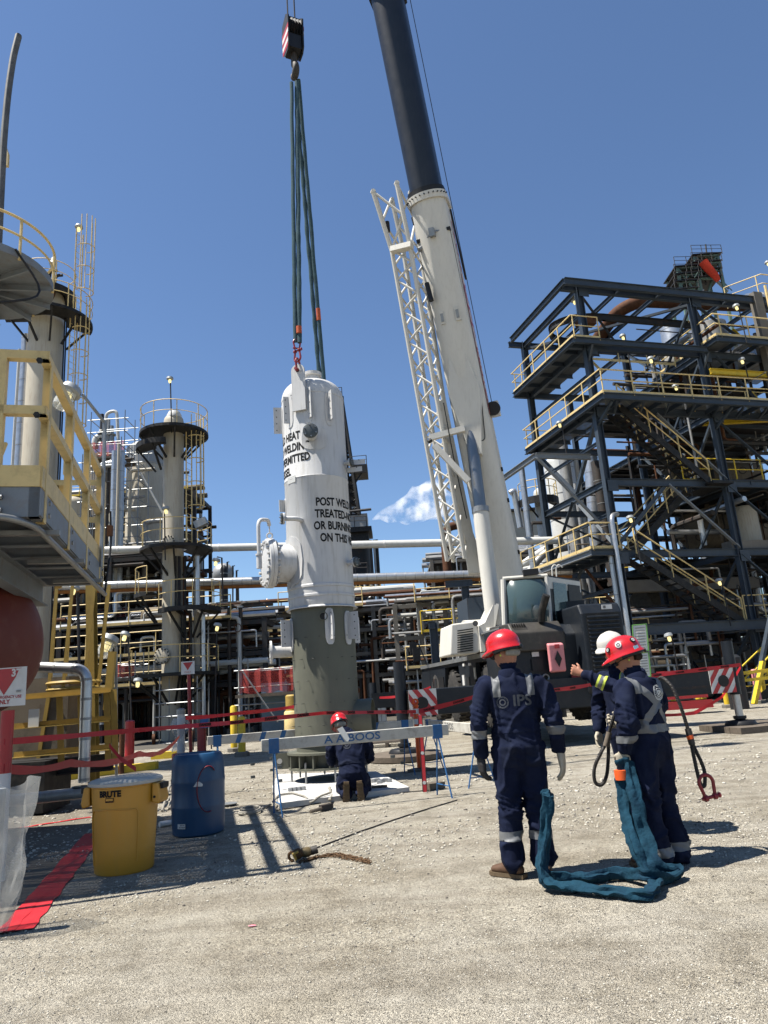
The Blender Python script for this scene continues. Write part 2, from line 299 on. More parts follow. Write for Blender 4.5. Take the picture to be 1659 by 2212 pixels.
# ------------------------------------------------------------------ ground
def ground_mat():
    m, n, l, b = mk('crushed_limestone'); tc = n.new('ShaderNodeTexCoord'); co = tc.outputs['Object']
    def noi(s, d=6, r=0.6):
        x = n.new('ShaderNodeTexNoise'); x.inputs['Scale'].default_value = s; x.inputs['Detail'].default_value = d; x.inputs['Roughness'].default_value = r; l.new(co, x.inputs[0]); return x
    def ramp(src, stops):
        r = n.new('ShaderNodeValToRGB'); l.new(src, r.inputs[0]); e = r.color_ramp.elements
        e[0].position, e[0].color = stops[0][0], (*stops[0][1], 1); e[1].position, e[1].color = stops[-1][0], (*stops[-1][1], 1)
        for p, c in stops[1:-1]: q = e.new(p); q.color = (*c, 1)
        return r
    big = ramp(noi(0.35, 5).outputs[0], [(0.3, (0.37, 0.333, 0.262)), (0.5, (0.43, 0.397, 0.328)), (0.7, (0.475, 0.442, 0.372))])
    vo = n.new('ShaderNodeTexVoronoi'); vo.inputs['Scale'].default_value = 78; l.new(co, vo.inputs[0])
    stone = ramp(vo.outputs['Color'], [(0.0, (0.32, 0.31, 0.30)), (0.22, (0.74, 0.73, 0.71)), (0.75, (1.10, 1.08, 1.04)), (1.0, (1.4, 1.38, 1.32))])
    mask = ramp(noi(1.1, 6, 0.7).outputs[0], [(0.42, (0.25, 0.25, 0.25)), (0.58, (0.95, 0.95, 0.95))])
    mx = n.new('ShaderNodeMixRGB'); mx.blend_type = 'MULTIPLY'; l.new(mask.outputs[0], mx.inputs[0]); l.new(big.outputs[0], mx.inputs[1]); l.new(stone.outputs[0], mx.inputs[2])
    fine = ramp(noi(160, 3).outputs[0], [(0.3, (0.74, 0.74, 0.74)), (0.7, (1.18, 1.18, 1.18))])
    m2 = n.new('ShaderNodeMixRGB'); m2.blend_type = 'MULTIPLY'; m2.inputs[0].default_value = 0.8; l.new(mx.outputs[0], m2.inputs[1]); l.new(fine.outputs[0], m2.inputs[2])
    st = ramp(noi(2.6, 7, 0.72).outputs[0], [(0.36, (0.60, 0.58, 0.55)), (0.56, (1, 1, 1))])
    mpg = n.new('ShaderNodeMapping'); mpg.inputs['Rotation'].default_value = (0, 0, .5); mpg.inputs['Scale'].default_value = (.22, 2.2, 1); l.new(co, mpg.inputs[0]); trk = noi(1.3, 5, .6); l.new(mpg.outputs[0], trk.inputs[0]); tr_ = ramp(trk.outputs[0], [(0.38, (0.80, 0.78, 0.76)), (0.56, (1.04, 1.04, 1.04))])
    m4 = n.new('ShaderNodeMixRGB'); m4.blend_type = 'MULTIPLY'; m4.inputs[0].default_value = .8; l.new(m2.outputs[0], m4.inputs[1]); l.new(tr_.outputs[0], m4.inputs[2]); m2 = m4
    m3 = n.new('ShaderNodeMixRGB'); m3.blend_type = 'MULTIPLY'; m3.inputs[0].default_value = 0.75; l.new(m2.outputs[0], m3.inputs[1]); l.new(st.outputs[0], m3.inputs[2])
    l.new(m3.outputs[0], b.inputs['Base Color']); b.inputs['Roughness'].default_value = 0.92; b.inputs['Specular IOR Level'].default_value = 0.2
    b1 = n.new('ShaderNodeBump'); b1.inputs['Strength'].default_value = 1.0; b1.inputs['Distance'].default_value = 0.02; l.new(vo.outputs['Distance'], b1.inputs['Height']); b1.invert = True
    b2 = n.new('ShaderNodeBump'); b2.inputs['Strength'].default_value = 0.8; b2.inputs['Distance'].default_value = 0.012; v2 = n.new('ShaderNodeTexVoronoi'); v2.inputs['Scale'].default_value = 210; l.new(co, v2.inputs[0]); b2.invert = True; l.new(v2.outputs['Distance'], b2.inputs['Height']); l.new(b1.outputs[0], b2.inputs['Normal'])
    b3 = n.new('ShaderNodeBump'); b3.inputs['Strength'].default_value = 0.5; b3.inputs['Distance'].default_value = 0.08; l.new(noi(4, 6).outputs[0], b3.inputs['Height']); l.new(b2.outputs[0], b3.inputs['Normal'])
    l.new(b3.outputs[0], b.inputs['Normal']); return m
M['ground'] = ground_mat()
g = single(MB().add([(-400, -60, 0), (400, -60, 0), (400, 600, 0), (-400, 600, 0)], [(0, 1, 2, 3)]), 'ground', M['ground'], None, None, smooth=False, kind='structure')
rnd = random.Random(7); rng = np.random.default_rng(5)
def stones(name, n, mat, pick, smin, smax, label, zmul=0.55):
    t = (1+5**.5)/2
    base = np.array([(-1, t, 0), (1, t, 0), (-1, -t, 0), (1, -t, 0), (0, -1, t), (0, 1, t), (0, -1, -t), (0, 1, -t), (t, 0, -1), (t, 0, 1), (-t, 0, -1), (-t, 0, 1)], float)
    base /= np.linalg.norm(base[0])
    fc = np.array([(0, 11, 5), (0, 5, 1), (0, 1, 7), (0, 7, 10), (0, 10, 11), (1, 5, 9), (5, 11, 4), (11, 10, 2), (10, 7, 6), (7, 1, 8), (3, 9, 4), (3, 4, 2), (3, 2, 6), (3, 6, 8), (3, 8, 9), (4, 9, 5), (2, 4, 11), (6, 2, 10), (8, 6, 7), (9, 8, 1)])
    P = pick(n); n = len(P); S = smin*(smax/smin)**(rng.random(n)**2.4)*np.clip((P[:, 1]-2.6)/7.0, .24, 1.15); a = rng.random(n)*6.283
    v = base[None]*(0.72+0.5*rng.random((n, 12, 1)))*np.stack([S, S*(0.6+0.4*rng.random(n)), S*zmul], 1)[:, None]
    x = v[..., 0]*np.cos(a)[:, None]-v[..., 1]*np.sin(a)[:, None]; y = v[..., 0]*np.sin(a)[:, None]+v[..., 1]*np.cos(a)[:, None]
    v = np.stack([x+P[:, :1], y+P[:, 1:2], v[..., 2]+(S*zmul*0.35)[:, None]], -1).reshape(-1, 3)
    f = (fc[None]+np.arange(n)[:, None, None]*12).reshape(-1, 3)
    me = bpy.data.meshes.new(name); me.vertices.add(len(v)); me.vertices.foreach_set('co', v.ravel()); me.loops.add(f.size); me.loops.foreach_set('vertex_index', f.ravel())
    me.polygons.add(len(f)); me.polygons.foreach_set('loop_start', np.arange(len(f))*3); me.update(calc_edges=True); me.materials.append(mat)
    o = link(bpy.data.objects.new(name, me)); tag(o, label, 'gravel', None, 'stuff'); return o
def stone_mat():
    m, n, l, b = mk('loose_stone'); oi = n.new('ShaderNodeTexCoord'); vo = n.new('ShaderNodeTexVoronoi'); vo.inputs['Scale'].default_value = 24; l.new(oi.outputs['Object'], vo.inputs[0])
    r = n.new('ShaderNodeValToRGB'); l.new(vo.outputs['Color'], r.inputs[0]); e = r.color_ramp.elements
    e[0].position, e[0].color = 0.1, (0.09, 0.08, 0.07, 1); e[1].position, e[1].color = 0.9, (0.45, 0.42, 0.355, 1); q = e.new(0.4); q.color = (0.33, 0.305, 0.25, 1)
    l.new(r.outputs[0], b.inputs['Base Color']); b.inputs['Roughness'].default_value = 0.9; return m
M['stone'] = stone_mat()
def pick_all(n):
    xs, ys = rng.random(n)*1900-120, 1560+660*rng.random(n)**0.62
    out = []
    for x, y in zip(xs, ys):
        p = G(x, y)
        if 0 < p.y < 30 and mnoise.noise(V((p.x*0.55, p.y*0.55, 1.3)))+0.28+(0.25 if 7.5 < p.y < 16 else -0.12) > rnd.random()*0.9-0.1: out.append((p.x, p.y))
    return np.array(out)
stones('gravel', 80000, M['stone'], pick_all, 0.007, 0.031, 'loose pale crushed stone strewn over the whole yard')
M['pebble'] = paint('dark_pebble', (0.15, 0.135, 0.115), .9, 0, .4, 30)
def pick_near(n): return np.array([(p.x, p.y) for p in (G(x, y) for x, y in zip(rng.random(n)*1800-80, 1700+520*rng.random(n)))])
stones('pebbles', 420, M['pebble'], pick_near, .012, .034, 'scattered darker pebbles on the pale gravel in front')
# paved apron on the left, bounded by red tape
M['apron'] = paint('dusty_asphalt', (0.165, 0.145, 0.115), 0.9, 0, 0.2, 3, (0.30, 0.26, 0.20), 0.6, False, 0.25, 90)
P_ = [G(12, 2010), G(200, 1785), G(235, 1700), G(330, 1668), G(250, 1640), G(-500, 1700), G(-900, 2150)]
single(MB().prism([p+V((0, 0, 0.004)) for p in P_], (0, 0, -0.03)), 'pavement', M['apron'], None, None, smooth=False, kind='structure')
M['far_ground'] = paint('bare_plant_concrete', (0.10, 0.092, 0.078), 0.9, 0, 0.2, 0.8, (0.11, 0.095, 0.08), 0.5, False, 0.1, 30)
single(MB().prism([(-90, 27, .004), (-4, 25.5, .004), (3, 30, .004), (30, 33, .004), (90, 33, .004), (90, 170, .004), (-90, 170, .004)], (0, 0, -.03)), 'plant_floor', M['far_ground'], None, None, smooth=False, kind='structure')
def tape_strip(pts, wd, z=0.009):
    pts = [G(*p)+V((0, 0, z)) for p in pts]; mb = MB(); vs = []
    for i, p in enumerate(pts):
        d = (pts[min(i+1, len(pts)-1)]-pts[max(i-1, 0)]); s = V((-d.y, d.x, 0)).normalized()
        wob = 1+0.16*math.sin(i*2.3); dz = V((0, 0, 0.003*math.sin(i*1.7)+0.003)); vs += [p+s*wd/2*wob+dz, p-s*wd/2*wob+dz]
    return mb.add(vs, [(2*i, 2*i+1, 2*i+3, 2*i+2) for i in range(len(pts)-1)])
def lerp_px(a, b, n): return [(a[0]+(b[0]-a[0])*i/n, a[1]+(b[1]-a[1])*i/n) for i in range(n+1)]
single(tape_strip(lerp_px((10, 2018), (193, 1803), 16), 0.115), 'ground_tape', M['redtape'], 'wide red tape stuck on the ground beside the yellow bin, kerb side strip', 'tape', smooth=False)
single(tape_strip(lerp_px((46, 2012), (205, 1812), 16), 0.15, 0.006), 'ground_tape', M['redtape'], 'wide red tape stuck on the ground beside the yellow bin, gravel side strip', 'tape', smooth=False)
single(tape_strip(lerp_px((-60, 1806), (196, 1766), 14), 0.075), 'ground_tape', M['redtape'], 'thin red tape line on the pavement behind the yellow bin', 'tape', smooth=False)
single(MB().sph(G(545, 2002)+V((0, 0, .008)), .018, 6, (1.6, .8, .15)), 'paper_scrap', paint('pink_paper', (.75, .25, .3), .7), 'small pink paper scrap lying alone on the gravel', 'scrap')
rnd = random.Random(3)
# hairline cord lying across the yard
for pts, lab in (([(598, 1752), (660, 1742), (760, 1722), (880, 1712), (960, 1706)], 'thin dark cord lying across the gravel in front of the concrete pad'),
                 ([(650, 1846), (760, 1805), (880, 1762), (985, 1730)], 'thin dark cord running from the chain hoist across the gravel'),):
    q = fillet([G(*p)+V((0, 0, .008)) for p in pts], .5)
    single(MB().tube([p+V((mnoise.noise(p*3)*.03, mnoise.noise(p*3+V((9, 0, 0)))*.03, 0)) for p in q], .007, 6), 'cord', M['rope'], lab, 'cord')

# ------------------------------------------------------------------ the vessel
VX, VY = -1.215, 12.62
def cylp(th, r, z): return V((VX+r*math.sin(th), VY-r*math.cos(th), z))
R_ = 0.585
ves = thing('pressure_vessel', 'tall pale grey steel vessel hanging from slings over the concrete pad', 'vessel', (VX, VY, 0.2))
def zat(y, x=690): return U(x, y, VY).z
Z_top = 7.36; z_tan = 6.86; z_joint = 2.93
mb = MB()
prof = [(R_-.01, z_joint-.02), (R_, z_joint), (R_, z_joint+.14), (R_+.014, z_joint+.15), (R_+.014, z_joint+.185), (R_, z_joint+.195), (R_, z_joint+.30), (R_+.014, z_joint+.31), (R_+.014, z_joint+.345), (R_, z_joint+.36)]
zs = 5.22; prof += [(R_, zs-.02), (R_+.009, zs), (R_, zs+.02), (R_, z_tan-.05), (R_+.006, z_tan-.045), (R_+.006, z_tan)]
for i in range(1, 13):
    a = i/12*math.pi/2; prof.append((max(R_*math.cos(a)**0.62, 0.001), z_tan+.36*math.sin(a)))
mb.lathe(prof, (VX, VY, 0), n=64); part(mb, 'shell', M['vessel'], ves)
nz = MB().lathe([(.135, 7.1), (.135, 7.36), (.18, 7.37), (.18, 7.43), (.17, 7.43)], (VX+.02, VY, 0), n=24); part(nz, 'top_nozzle', M['vessel'], ves)
# flare plate at the skirt joint
part(MB().lathe([(R_-.01, z_joint), (R_+.045, z_joint-.035), (R_+.04, z_joint-.05), (R_-.02, z_joint-.03)], (VX, VY, 0), n=64), 'drip_ring', M['vessel'], ves)
sk = part(MB().lathe([(.555, .64), (.555, z_joint-.03)], (VX, VY, 0), n=64), 'skirt', M['skirt'], ves)
lower = MB().lathe([(.53, .60), (.53, .42), (.53, .1)], (VX, VY, 0), n=48); lower.v = [(a, b, max(c, .27)) for a, b, c in lower.v]
part(MB().lathe([(.535, .30), (.535, .66)], (VX, VY, 0), n=48), 'lower_skirt', M['skirt'], ves)
part(MB().lathe([(.53, .50), (.70, .50), (.70, .535), (.53, .535), (.53, .50)], (VX, VY, 0), n=48), 'top_ring', M['skirt'], ves)
part(MB().lathe([(.50, .26), (.68, .26), (.68, .295), (.50, .295), (.50, .26)], (VX, VY, 0), n=48), 'base_ring', M['skirt'], ves)
gus = MB().box((0, 0, 0), (.02, .15, .205)); gm = gus.mesh('gusset', (0, 0, 0), M['skirt'], False)
stud = MB().cyl((0, 0, -.21), (0, 0, .10), .017, n=8); stm = stud.mesh('anchor_stud', (0, 0, 0), M['bolt'], True)
nut = MB().lathe([(.038, -.02), (.038, .02)], n=6); ntm = nut.mesh('nut', (0, 0, 0), M['blind'], False)
for k in range(16):
    th = k*2*math.pi/16+.1; p = cylp(th, .61, .3975); put(gm, 'gusset', ves, p, Matrix.Rotation(th, 3, 'Z'))
for k in range(8):
    th = k*2*math.pi/8-.55; s_ = put(stm, 'anchor_stud', ves, cylp(th, .635, .29))
    put(ntm, 'nut', s_, cylp(th, .635, .315)); put(ntm, 'nut', s_, cylp(th, .635, .115))
# tailing lug on the left of the base
lug = MB(); pts = []
for i in range(13):
    a = math.pi/2+math.pi*i/12; pts.append(V((VX-.82+.13*math.cos(a), VY-.05, .40+.13*math.sin(a))))
pts = [V((VX-.55, VY-.05, .53))]+pts+[V((VX-.55, VY-.05, .27))]
part(lug.prism(pts, (0, .03, 0)), 'tailing_lug', M['skirt'], ves); part(MB().cyl((VX-.83, VY-.056, .40), (VX-.83, VY-.014, .40), .045, n=14), 'lug_hole', M['slab'], ves)
# sleeve of the skirt opening on the right
d = V((.92, -.10, 0)).normalized(); part(MB().lathe([(.30, 0), (.30, .34), (.285, .34), (.285, .02)], V((VX, VY, 1.02))+d*.46, d, n=32), 'skirt_sleeve', M['skirt'], ves)
# vent hole and nail-like insulation studs on the skirt
part(MB().lathe([(.075, -.03), (.075, .03), (.06, .03), (.06, -.02)], cylp(.12, .56, 2.72), cylp(.12, 1, 0)-cylp(.12, 0, 0), n=18), 'vent_ring', M['skirt'], ves)
part(MB().cyl(cylp(.12, .55, 2.72), cylp(.12, .575, 2.72), .058, n=16), 'vent_opening', M['tar_shade_black'], ves)
sm_ = MB().tube([(0, 0, 0), (0, 0, .045), (.006, 0, .05), (.03, 0, .05)], .0035, 5).mesh('insulation_stud', (0, 0, 0), M['black'], False)
for i, z in enumerate(np.arange(.95, 2.75, .36)):
    for j, th in enumerate(np.arange(-1.25, 1.35, .42)):
        t_ = th+(.21 if i % 2 else 0); dr = cylp(t_, 1, 0)-cylp(t_, 0, 0); put(sm_, 'insulation_stud', sk, cylp(t_, .555, z), rotz_to(dr))
# nozzles
def nozzle(th, z, ln, r, rf, name, mats=('vessel', 'blind'), tilt=0.0, thick=.03, bolts=6, rr=None):
    dr = (cylp(th, 1, 0)-cylp(th, 0, 0)); dr = V((dr.x, dr.y, tilt)).normalized(); o = cylp(th, R_-.04, z)
    p = part(MB().lathe([(r, 0), (r, ln-.02), (r*1.25, ln)], o, dr, n=24), name, M[mats[0]], ves)
    f1 = part(MB().lathe([(rf, 0), (rf, thick)], o+dr*(ln), dr, n=28), 'flange', M[mats[0]], p)
    f2 = part(MB().lathe([(rf, 0), (rf, thick*.9), (rf*.95, thick)], o+dr*(ln+thick+.004), dr, n=28), 'blind_flange', M[mats[1]], p)
    b_ = MB().cyl((0, 0, -.05-thick), (0, 0, .035), rf*.085, n=6); bme = b_.mesh('bolt', (0, 0, 0), M['bolt'], False)
    x, y, _ = frame(dr)
    for k in range(bolts):
        a = 2*math.pi*(k+.4)/bolts; put(bme, 'bolt', p, o+dr*(ln+2*thick)+(x*math.cos(a)+y*math.sin(a))*rf*.8, rotz_to(dr))
    return p
def pad(th, z, wd, ht, name='reinforcing_pad', r=R_, mat='vessel', lift=.012, parent=None):
    mb = MB(); n = 14; vs = []
    for k in range(n):
        a = 2*math.pi*k/n; c, s_ = math.cos(a), math.sin(a); e = 0.62
        vs.append((wd/2/R_*math.copysign(abs(c)**e, c), ht/2*math.copysign(abs(s_)**e, s_)))
    pts = [cylp(th+a, r+lift, z+b) for a, b in vs]+[cylp(th+a, r-.01, z+b) for a, b in vs]+[cylp(th, r+lift, z)]
    mb.add(pts, [(k, (k+1) % n, n+(k+1) % n, n+k) for k in range(n)]+[((k+1) % n, k, 2*n) for k in range(n)]); return part(mb, name, M[mat], parent or ves)
zN = zat(967, 674); nozzle(.03, zN, .30, .085, .135, 'blanked_nozzle'); pad(.10, zN-.03, .46, .42)
zS = zat(1139, 619)
# bent side nozzle on the left with long shadow
o = cylp(-.42, R_-.02, zS-.02); e1 = o+(cylp(-.42, 1, 0)-cylp(-.42, 0, 0))*.19; e2 = e1+V((-.20, -.05, .0))
sp_ = part(MB().tube(fillet([o, e1, e2], .08, 5), .042, 14), 'elbow_nozzle', M['vessel'], ves)
dd = (e2-e1).normalized(); part(MB().lathe([(.10, 0), (.10, .028)], e2, dd, n=22), 'flange', M['vessel'], sp_); part(MB().lathe([(.10, 0), (.10, .026)], e2+dd*.032, dd, n=22), 'blind_flange', M['blind'], sp_)
bme = MB().cyl((0, 0, -.07), (0, 0, .025), .012, n=6).mesh('bolt', (0, 0, 0), M['bolt'], False); x_, y_, _ = frame(dd)
for k in range(4): put(bme, 'bolt', sp_, e2+dd*.055+(x_*math.cos(k*1.57+.6)+y_*math.sin(k*1.57+.6))*.075, rotz_to(dd))
nozzle(1.08, zat(1222, 757), .17, .040, .085, 'side_nozzle', bolts=4)
nozzle(1.25, zat(1008, 742), .13, .035, .075, 'vent_nozzle', bolts=4)
# manway with davit on the left
th = -1.18; zM = zat(1222, 620); dr = cylp(th, 1, 0)-cylp(th, 0, 0); o = cylp(th, R_-.08, zM)
mw = part(MB().lathe([(.33, 0), (.33, .36)], o, dr, n=36), 'manway_neck', M['vessel'], ves)
pad(th+.02, zM, .86, .92, 'manway_pad', lift=.018)
part(MB().lathe([(.435, 0), (.435, .06), (.33, .06)], o+dr*.36, dr, n=40), 'manway_flange', M['vessel'], mw)
part(MB().lathe([(.435, 0), (.435, .055), (.40, .065), (.02, .065)], o+dr*.425, dr, n=40), 'manway_cover', M['vessel'], mw)
bme = MB().lathe([(.022, -.05), (.022, .012), (.03, .012), (.03, .045)], n=6).mesh('bolt', (0, 0, 0), M['vessel'], False); x_, y_, _ = frame(dr)
for k in range(20):
    a = k*2*math.pi/20; q = o+dr*.485+(x_*math.cos(a)+y_*math.sin(a))*.375; put(bme, 'bolt', mw, q, rotz_to(dr)); put(bme, 'bolt', mw, q-dr*.135, rotz_to(-dr))
ctr = o+dr*.40; hz = V((0, 0, 1)); side = dr.cross(hz)
dv = [ctr+side*-.0+V((-.13, -.36, -.10)), ctr+V((-.13, -.36, .30)), ctr+V((-.13, -.36, .72)), ctr+V((.0, -.10, .76)), ctr+dr*.05+V((0.05, .0, .68))]
davit = part(MB().tube(fillet(dv, .22, 6), .034, 12), 'davit_arm', M['vessel'], ves)
part(MB().lathe([(.048, -.22), (.048, .0), (.06, .0), (.06, .03), (.036, .03)], dv[0]+V((0, 0, .18)), n=14), 'davit_socket', M['vessel'], davit)
part(MB().tube([dv[4]+V((0, 0, .10)), dv[4]-V((0, 0, .14))], .011, 8), 'davit_bolt', M['vessel'], davit); part(MB().torus(dv[4]-V((0, 0, .19)), .05, .014, (0, 1, 0)), 'eye_nut', M['vessel'], davit)
# insulation and ladder clips standing off the shell
def clip(th, z, ht, ln, twist=0.0, holes=4, name='ladder_clip', r=R_, mat='vessel', padded=True):
    dr = (cylp(th, 1, 0)-cylp(th, 0, 0)); dr = (Matrix.Rotation(twist, 3, 'Z') @ dr); t = V((-dr.y, dr.x, 0)); o = cylp(th, r-.01, z)
    p = part(MB().box(o+dr*ln/2, (ln, .014, ht), dr, t), name, M[mat], ves, False)
    if padded: pad(th, z-.03, .17, ht+.12, 'clip_pad', r, mat, .01)
    for k in range(holes): part(MB().cyl(o+dr*ln*.68+V((0, 0, ht*(.38-.76*k/max(1, holes-1))))-t*.009, o+dr*ln*.68+V((0, 0, ht*(.38-.76*k/max(1, holes-1))))+t*.009, .011, n=8), 'bolt_hole', M['tar_shade_black'], p)
    return p
zc = zat(905, 640)
clip(-1.35, zat(915, 600), .52, .17); clip(-.72, zc+.0, .52, .12, -.5); clip(-.06, zc+.05, .58, .12, .7, 3); clip(.62, zc+.0, .56, .17, -.15)
clip(-1.33, zat(1098, 617), .22, .13, .3, 0); clip(1.5, zat(1000, 770), .09, .36, 0, 1, padded=False); clip(1.42, zat(1018, 765), .09, .30, 0, 1, padded=False)
zb = zat(1372, 640)
clip(-1.2, zb+.02, .46, .20, .15, 4, 'insulation_clip', .57); clip(.30, zb+.1, .50, .12, .25, 3, 'insulation_clip', .57); clip(.95, zb+.07, .46, .22, .1, 4, 'insulation_clip', .57); clip(2.2, zb+.05, .46, .22, .1, 4, 'insulation_clip', .57)
# low pipe nozzle on the left of the skirt
o = V((VX-.50, VY-.05, zat(1408, 615))); d = V((-1, -.22, 0)).normalized(); ln_ = part(MB().lathe([(.10, 0), (.10, .36), (.12, .40)], o, d, n=22), 'outlet_nozzle', M['vessel'], ves)
part(MB().lathe([(.195, .40), (.195, .435), (.09, .435), (.09, .40)], o, d, n=28), 'flange', M['vessel'], ln_); part(MB().lathe([(.088, .36), (.088, .43)], o, d, n=20), 'bore', M['tar_shade_black'], ln_)
hm = MB().cyl((0, 0, 0), (0, 0, .004), .013, n=8).mesh('bolt_hole', (0, 0, 0), M['tar_shade_black'], False); x_, y_, _ = frame(d)
for k in range(8): put(hm, 'bolt_hole', ln_, o+d*.436+(x_*math.cos(k*.785)+y_*math.sin(k*.785))*.15, rotz_to(d))
# lifting lugs
def lift_lug(th, name):
    dr = cylp(th, 1, 0)-cylp(th, 0, 0); t = V((-dr.y, dr.x, 0)); o = cylp(th, R_+.012, 0); pts = []
    for i in range(13):
        a = math.pi*i/12; pts.append(o+t*(.13*math.cos(a))+V((0, 0, 7.23+.13*math.sin(a))))
    pts = [o+t*.13+V((0, 0, 6.45))]+pts+[o-t*.13+V((0, 0, 6.45))]
    p = part(MB().prism(pts, dr*.045), name, M['vessel'], ves, False); part(MB().cyl(o+V((0, 0, 7.24))-dr*.004, o+V((0, 0, 7.24))+dr*.05, .04, n=14), 'pin_hole', M['tar_shade_black'], p); return o+dr*.02+V((0, 0, 7.24)), dr
lugL, drL = lift_lug(-.30, 'lifting_lug'); lugR, drR = lift_lug(math.pi-.25, 'lifting_lug')
# stencilled warning, twice round the shell
rows = ['POST WELD HEAT', 'TREATED-NO WELDING', 'OR BURNING PERMITTED', 'ON THIS VESSEL']
def stencil(th_of_x0, ztop, start, step=.215, size=.20, slope=0.0):
    for i, s_ in enumerate(rows):
        vs, fs = txt(s_, size, .0065, 'LEFT'); x0 = start[i]
        mb = MB().add([cylp(th_of_x0+(x0+a*.72)/R_, R_+.004, ztop-i*step+b*1.02) for a, b in vs], fs); part(mb, 'stencil_lettering', M['stencil'], ves, False)
thB = math.asin((701-706)/69.)
stencil(.05, zat(1100, 720), [.0, -.02, -.05, .05])
stencil(-.34-2.55, zat(962, 640), [.30, .08, .0, .20])
part(MB().box(cylp(-.75, R_+.004, zat(1052, 622)), (.22, .002, .12), cylp(-.75+1.57, 1, 0)-cylp(-.75+1.57, 0, 0), cylp(-.75, 1, 0)-cylp(-.75, 0, 0)), 'rubbed_patch', M['pipe_w'], ves, False)
# slab with loose nuts
sl_ = thing('concrete_pad', 'square pale fresh concrete pad under the hanging vessel', 'concrete pad', G(710, 1690))
P_ = [G(588, 1697, .07), G(603, 1735, .07), G(884, 1702, .07), G(806, 1665, .07)]
P_ = [V((-2.15, 11.55, .07)), V((-2.0, 10.98, .07)), V((.10, 11.72, .07)), V((-.05, 13.6, .07)), V((-2.3, 13.5, .07))]
P_ = [G(588, 1699, .07), G(603, 1735, .07), G(884, 1700, .07), G(812, 1666, .07), G(600, 1672, .07)]
part(MB().prism(P_, (0, 0, -.09)), 'slab', M['slab'], sl_, False)
nm = MB().lathe([(.042, 0), (.042, .045), (.03, .05)], n=6).mesh('hex_nut', (0, 0, 0), M['bolt'], False)
for i, p in enumerate([(628, 1711), (637, 1710), (646, 1709), (655, 1708), (806, 1692), (815, 1690), (824, 1692), (833, 1690), (841, 1691), (820, 1694)]):
    o = link(bpy.data.objects.new('hex_nut', nm)); o.location = G(p[0], p[1]-2, .072); w_ = ('leftmost', 'second from left', 'third from left', 'fourth from left', 'fifth from left', 'sixth from left')[i if i < 4 else (0, 1, 3, 4, 5, 2)[i-4]]
    tag(o, f'steel hex nut, {w_} of the row left of the kneeling worker' if i < 4 else f'steel hex nut, {w_} of the cluster right of the kneeling worker', 'nut', 'nuts laid out in a row on the pad' if i < 4 else 'nuts clustered on the pad by the worker')
# ------------------------------------------------------------------ rigging over the vessel
def shackle(p, dirv, size, name, label, axis=(1, 0, 0), group=None, cat='shackle'):
    # bow shackle: pin at p, bow towards dirv
    d = V(dirv).normalized(); ax = V(axis); ax = (ax-d*ax.dot(d)).normalized(); R = size*.62; o = V(p)
    t = thing(name, label, cat, o, group); pts = [o-ax*size*.42]
    c = o+d*size*1.15
    for i in range(13):
        a = math.pi*(1.12-1.24*i/12); pts.append(c+ax*(R*math.cos(a))+d*(R*math.sin(a)))
    pts.append(o+ax*size*.42)
    part(MB().tube(pts, size*.15, 8), 'bow', M['shackle'], t)
    part(MB().cyl(o-ax*size*.75, o+ax*size*.85, size*.14, n=10), 'pin', M['shackle'], t)
    for s_ in (-1, 1): part(MB().cyl(o+ax*size*(.42*s_-.13), o+ax*size*(.42*s_+.13), size*.27, n=12), 'eye', M['shackle'], t)
    part(MB().lathe([(size*.22, 0), (size*.22, size*.16)], o+ax*size*.72, ax, n=6), 'pin_nut', M['shackle'], t, False); return t
tL = V((-.954, .30, 0)).normalized()
sA = lugL+V((0, 0, 0)); shackle(sA, (0, 0, 1), .135, 'shackle', 'red bow shackle pinned through the front lifting lug of the vessel', drL)
pA2 = sA+V((0, 0, .40)); shackle(pA2, (0, 0, -1), .125, 'shackle', 'red bow shackle linked upside down above the front lug shackle', (.8, -.6, 0))
pTop1 = pA2+V((0, 0, .02)); shackle(pTop1+V((0, 0, .03)), (0, 0, 1), .105, 'shackle', 'small red shackle joining the front pair of slings', (.9, .3, 0))
sB = lugR; shackle(sB, (0, 0, 1), .135, 'shackle', 'red bow shackle behind the top nozzle of the vessel', drR)
HK = V((-1.28, 12.62, 14.45))
def sling_leg(mb, a, b, r, flat, seed, wr):
    n = 60; a, b = V(a), V(b); pts = []; rs = []
    for i in range(n+1):
        t = i/n; p = a.lerp(b, t); q = mnoise.noise(V((t*9, seed, 0)))
        pts.append(p+V((q*.012, mnoise.noise(V((t*9, seed+5, 0)))*.012, 0))); rs.append(r*(1+.10*mnoise.noise(V((t*26, seed+9, 0)))+(wr*.10*math.sin(t*300) if wr else 0)))
    mb.tube(pts, r, 10, True, rs, flat); return mb
k1 = U(641, 745, lugL.y); k2 = U(650, 742, lugL.y)
hk = lambda x, y, Y: U(x, y, Y)
M['tagred'] = paint('faded_orange_tag', (.48, .11, .05), .7, 0, .2, 14)
slA = thing('round_sling', 'pair of taut teal slings from the hook to the front shackles of the vessel', 'sling', pTop1+V((0, 0, .2)))
part(sling_leg(MB(), hk(629.5, 178, 12.55), pTop1+V((-.03, 0, .16)), .040, .75, 1, 0), 'sling_leg', M['slingt'], slA); part(sling_leg(MB(), hk(641, 176, 12.6), pTop1+V((.05, 0, .14)), .046, .8, 2, .6), 'sling_leg', M['slingt'], slA)
part(MB().cyl(pTop1+V((.05, 0, .33)), pTop1+V((.05, 0, .47)), .052, n=12), 'identity_tag', M['tagred'], slA)
slB = thing('round_sling', 'pair of taut teal slings slanting from the hook to the rear shackle', 'sling', sB+V((0, 0, .2)))
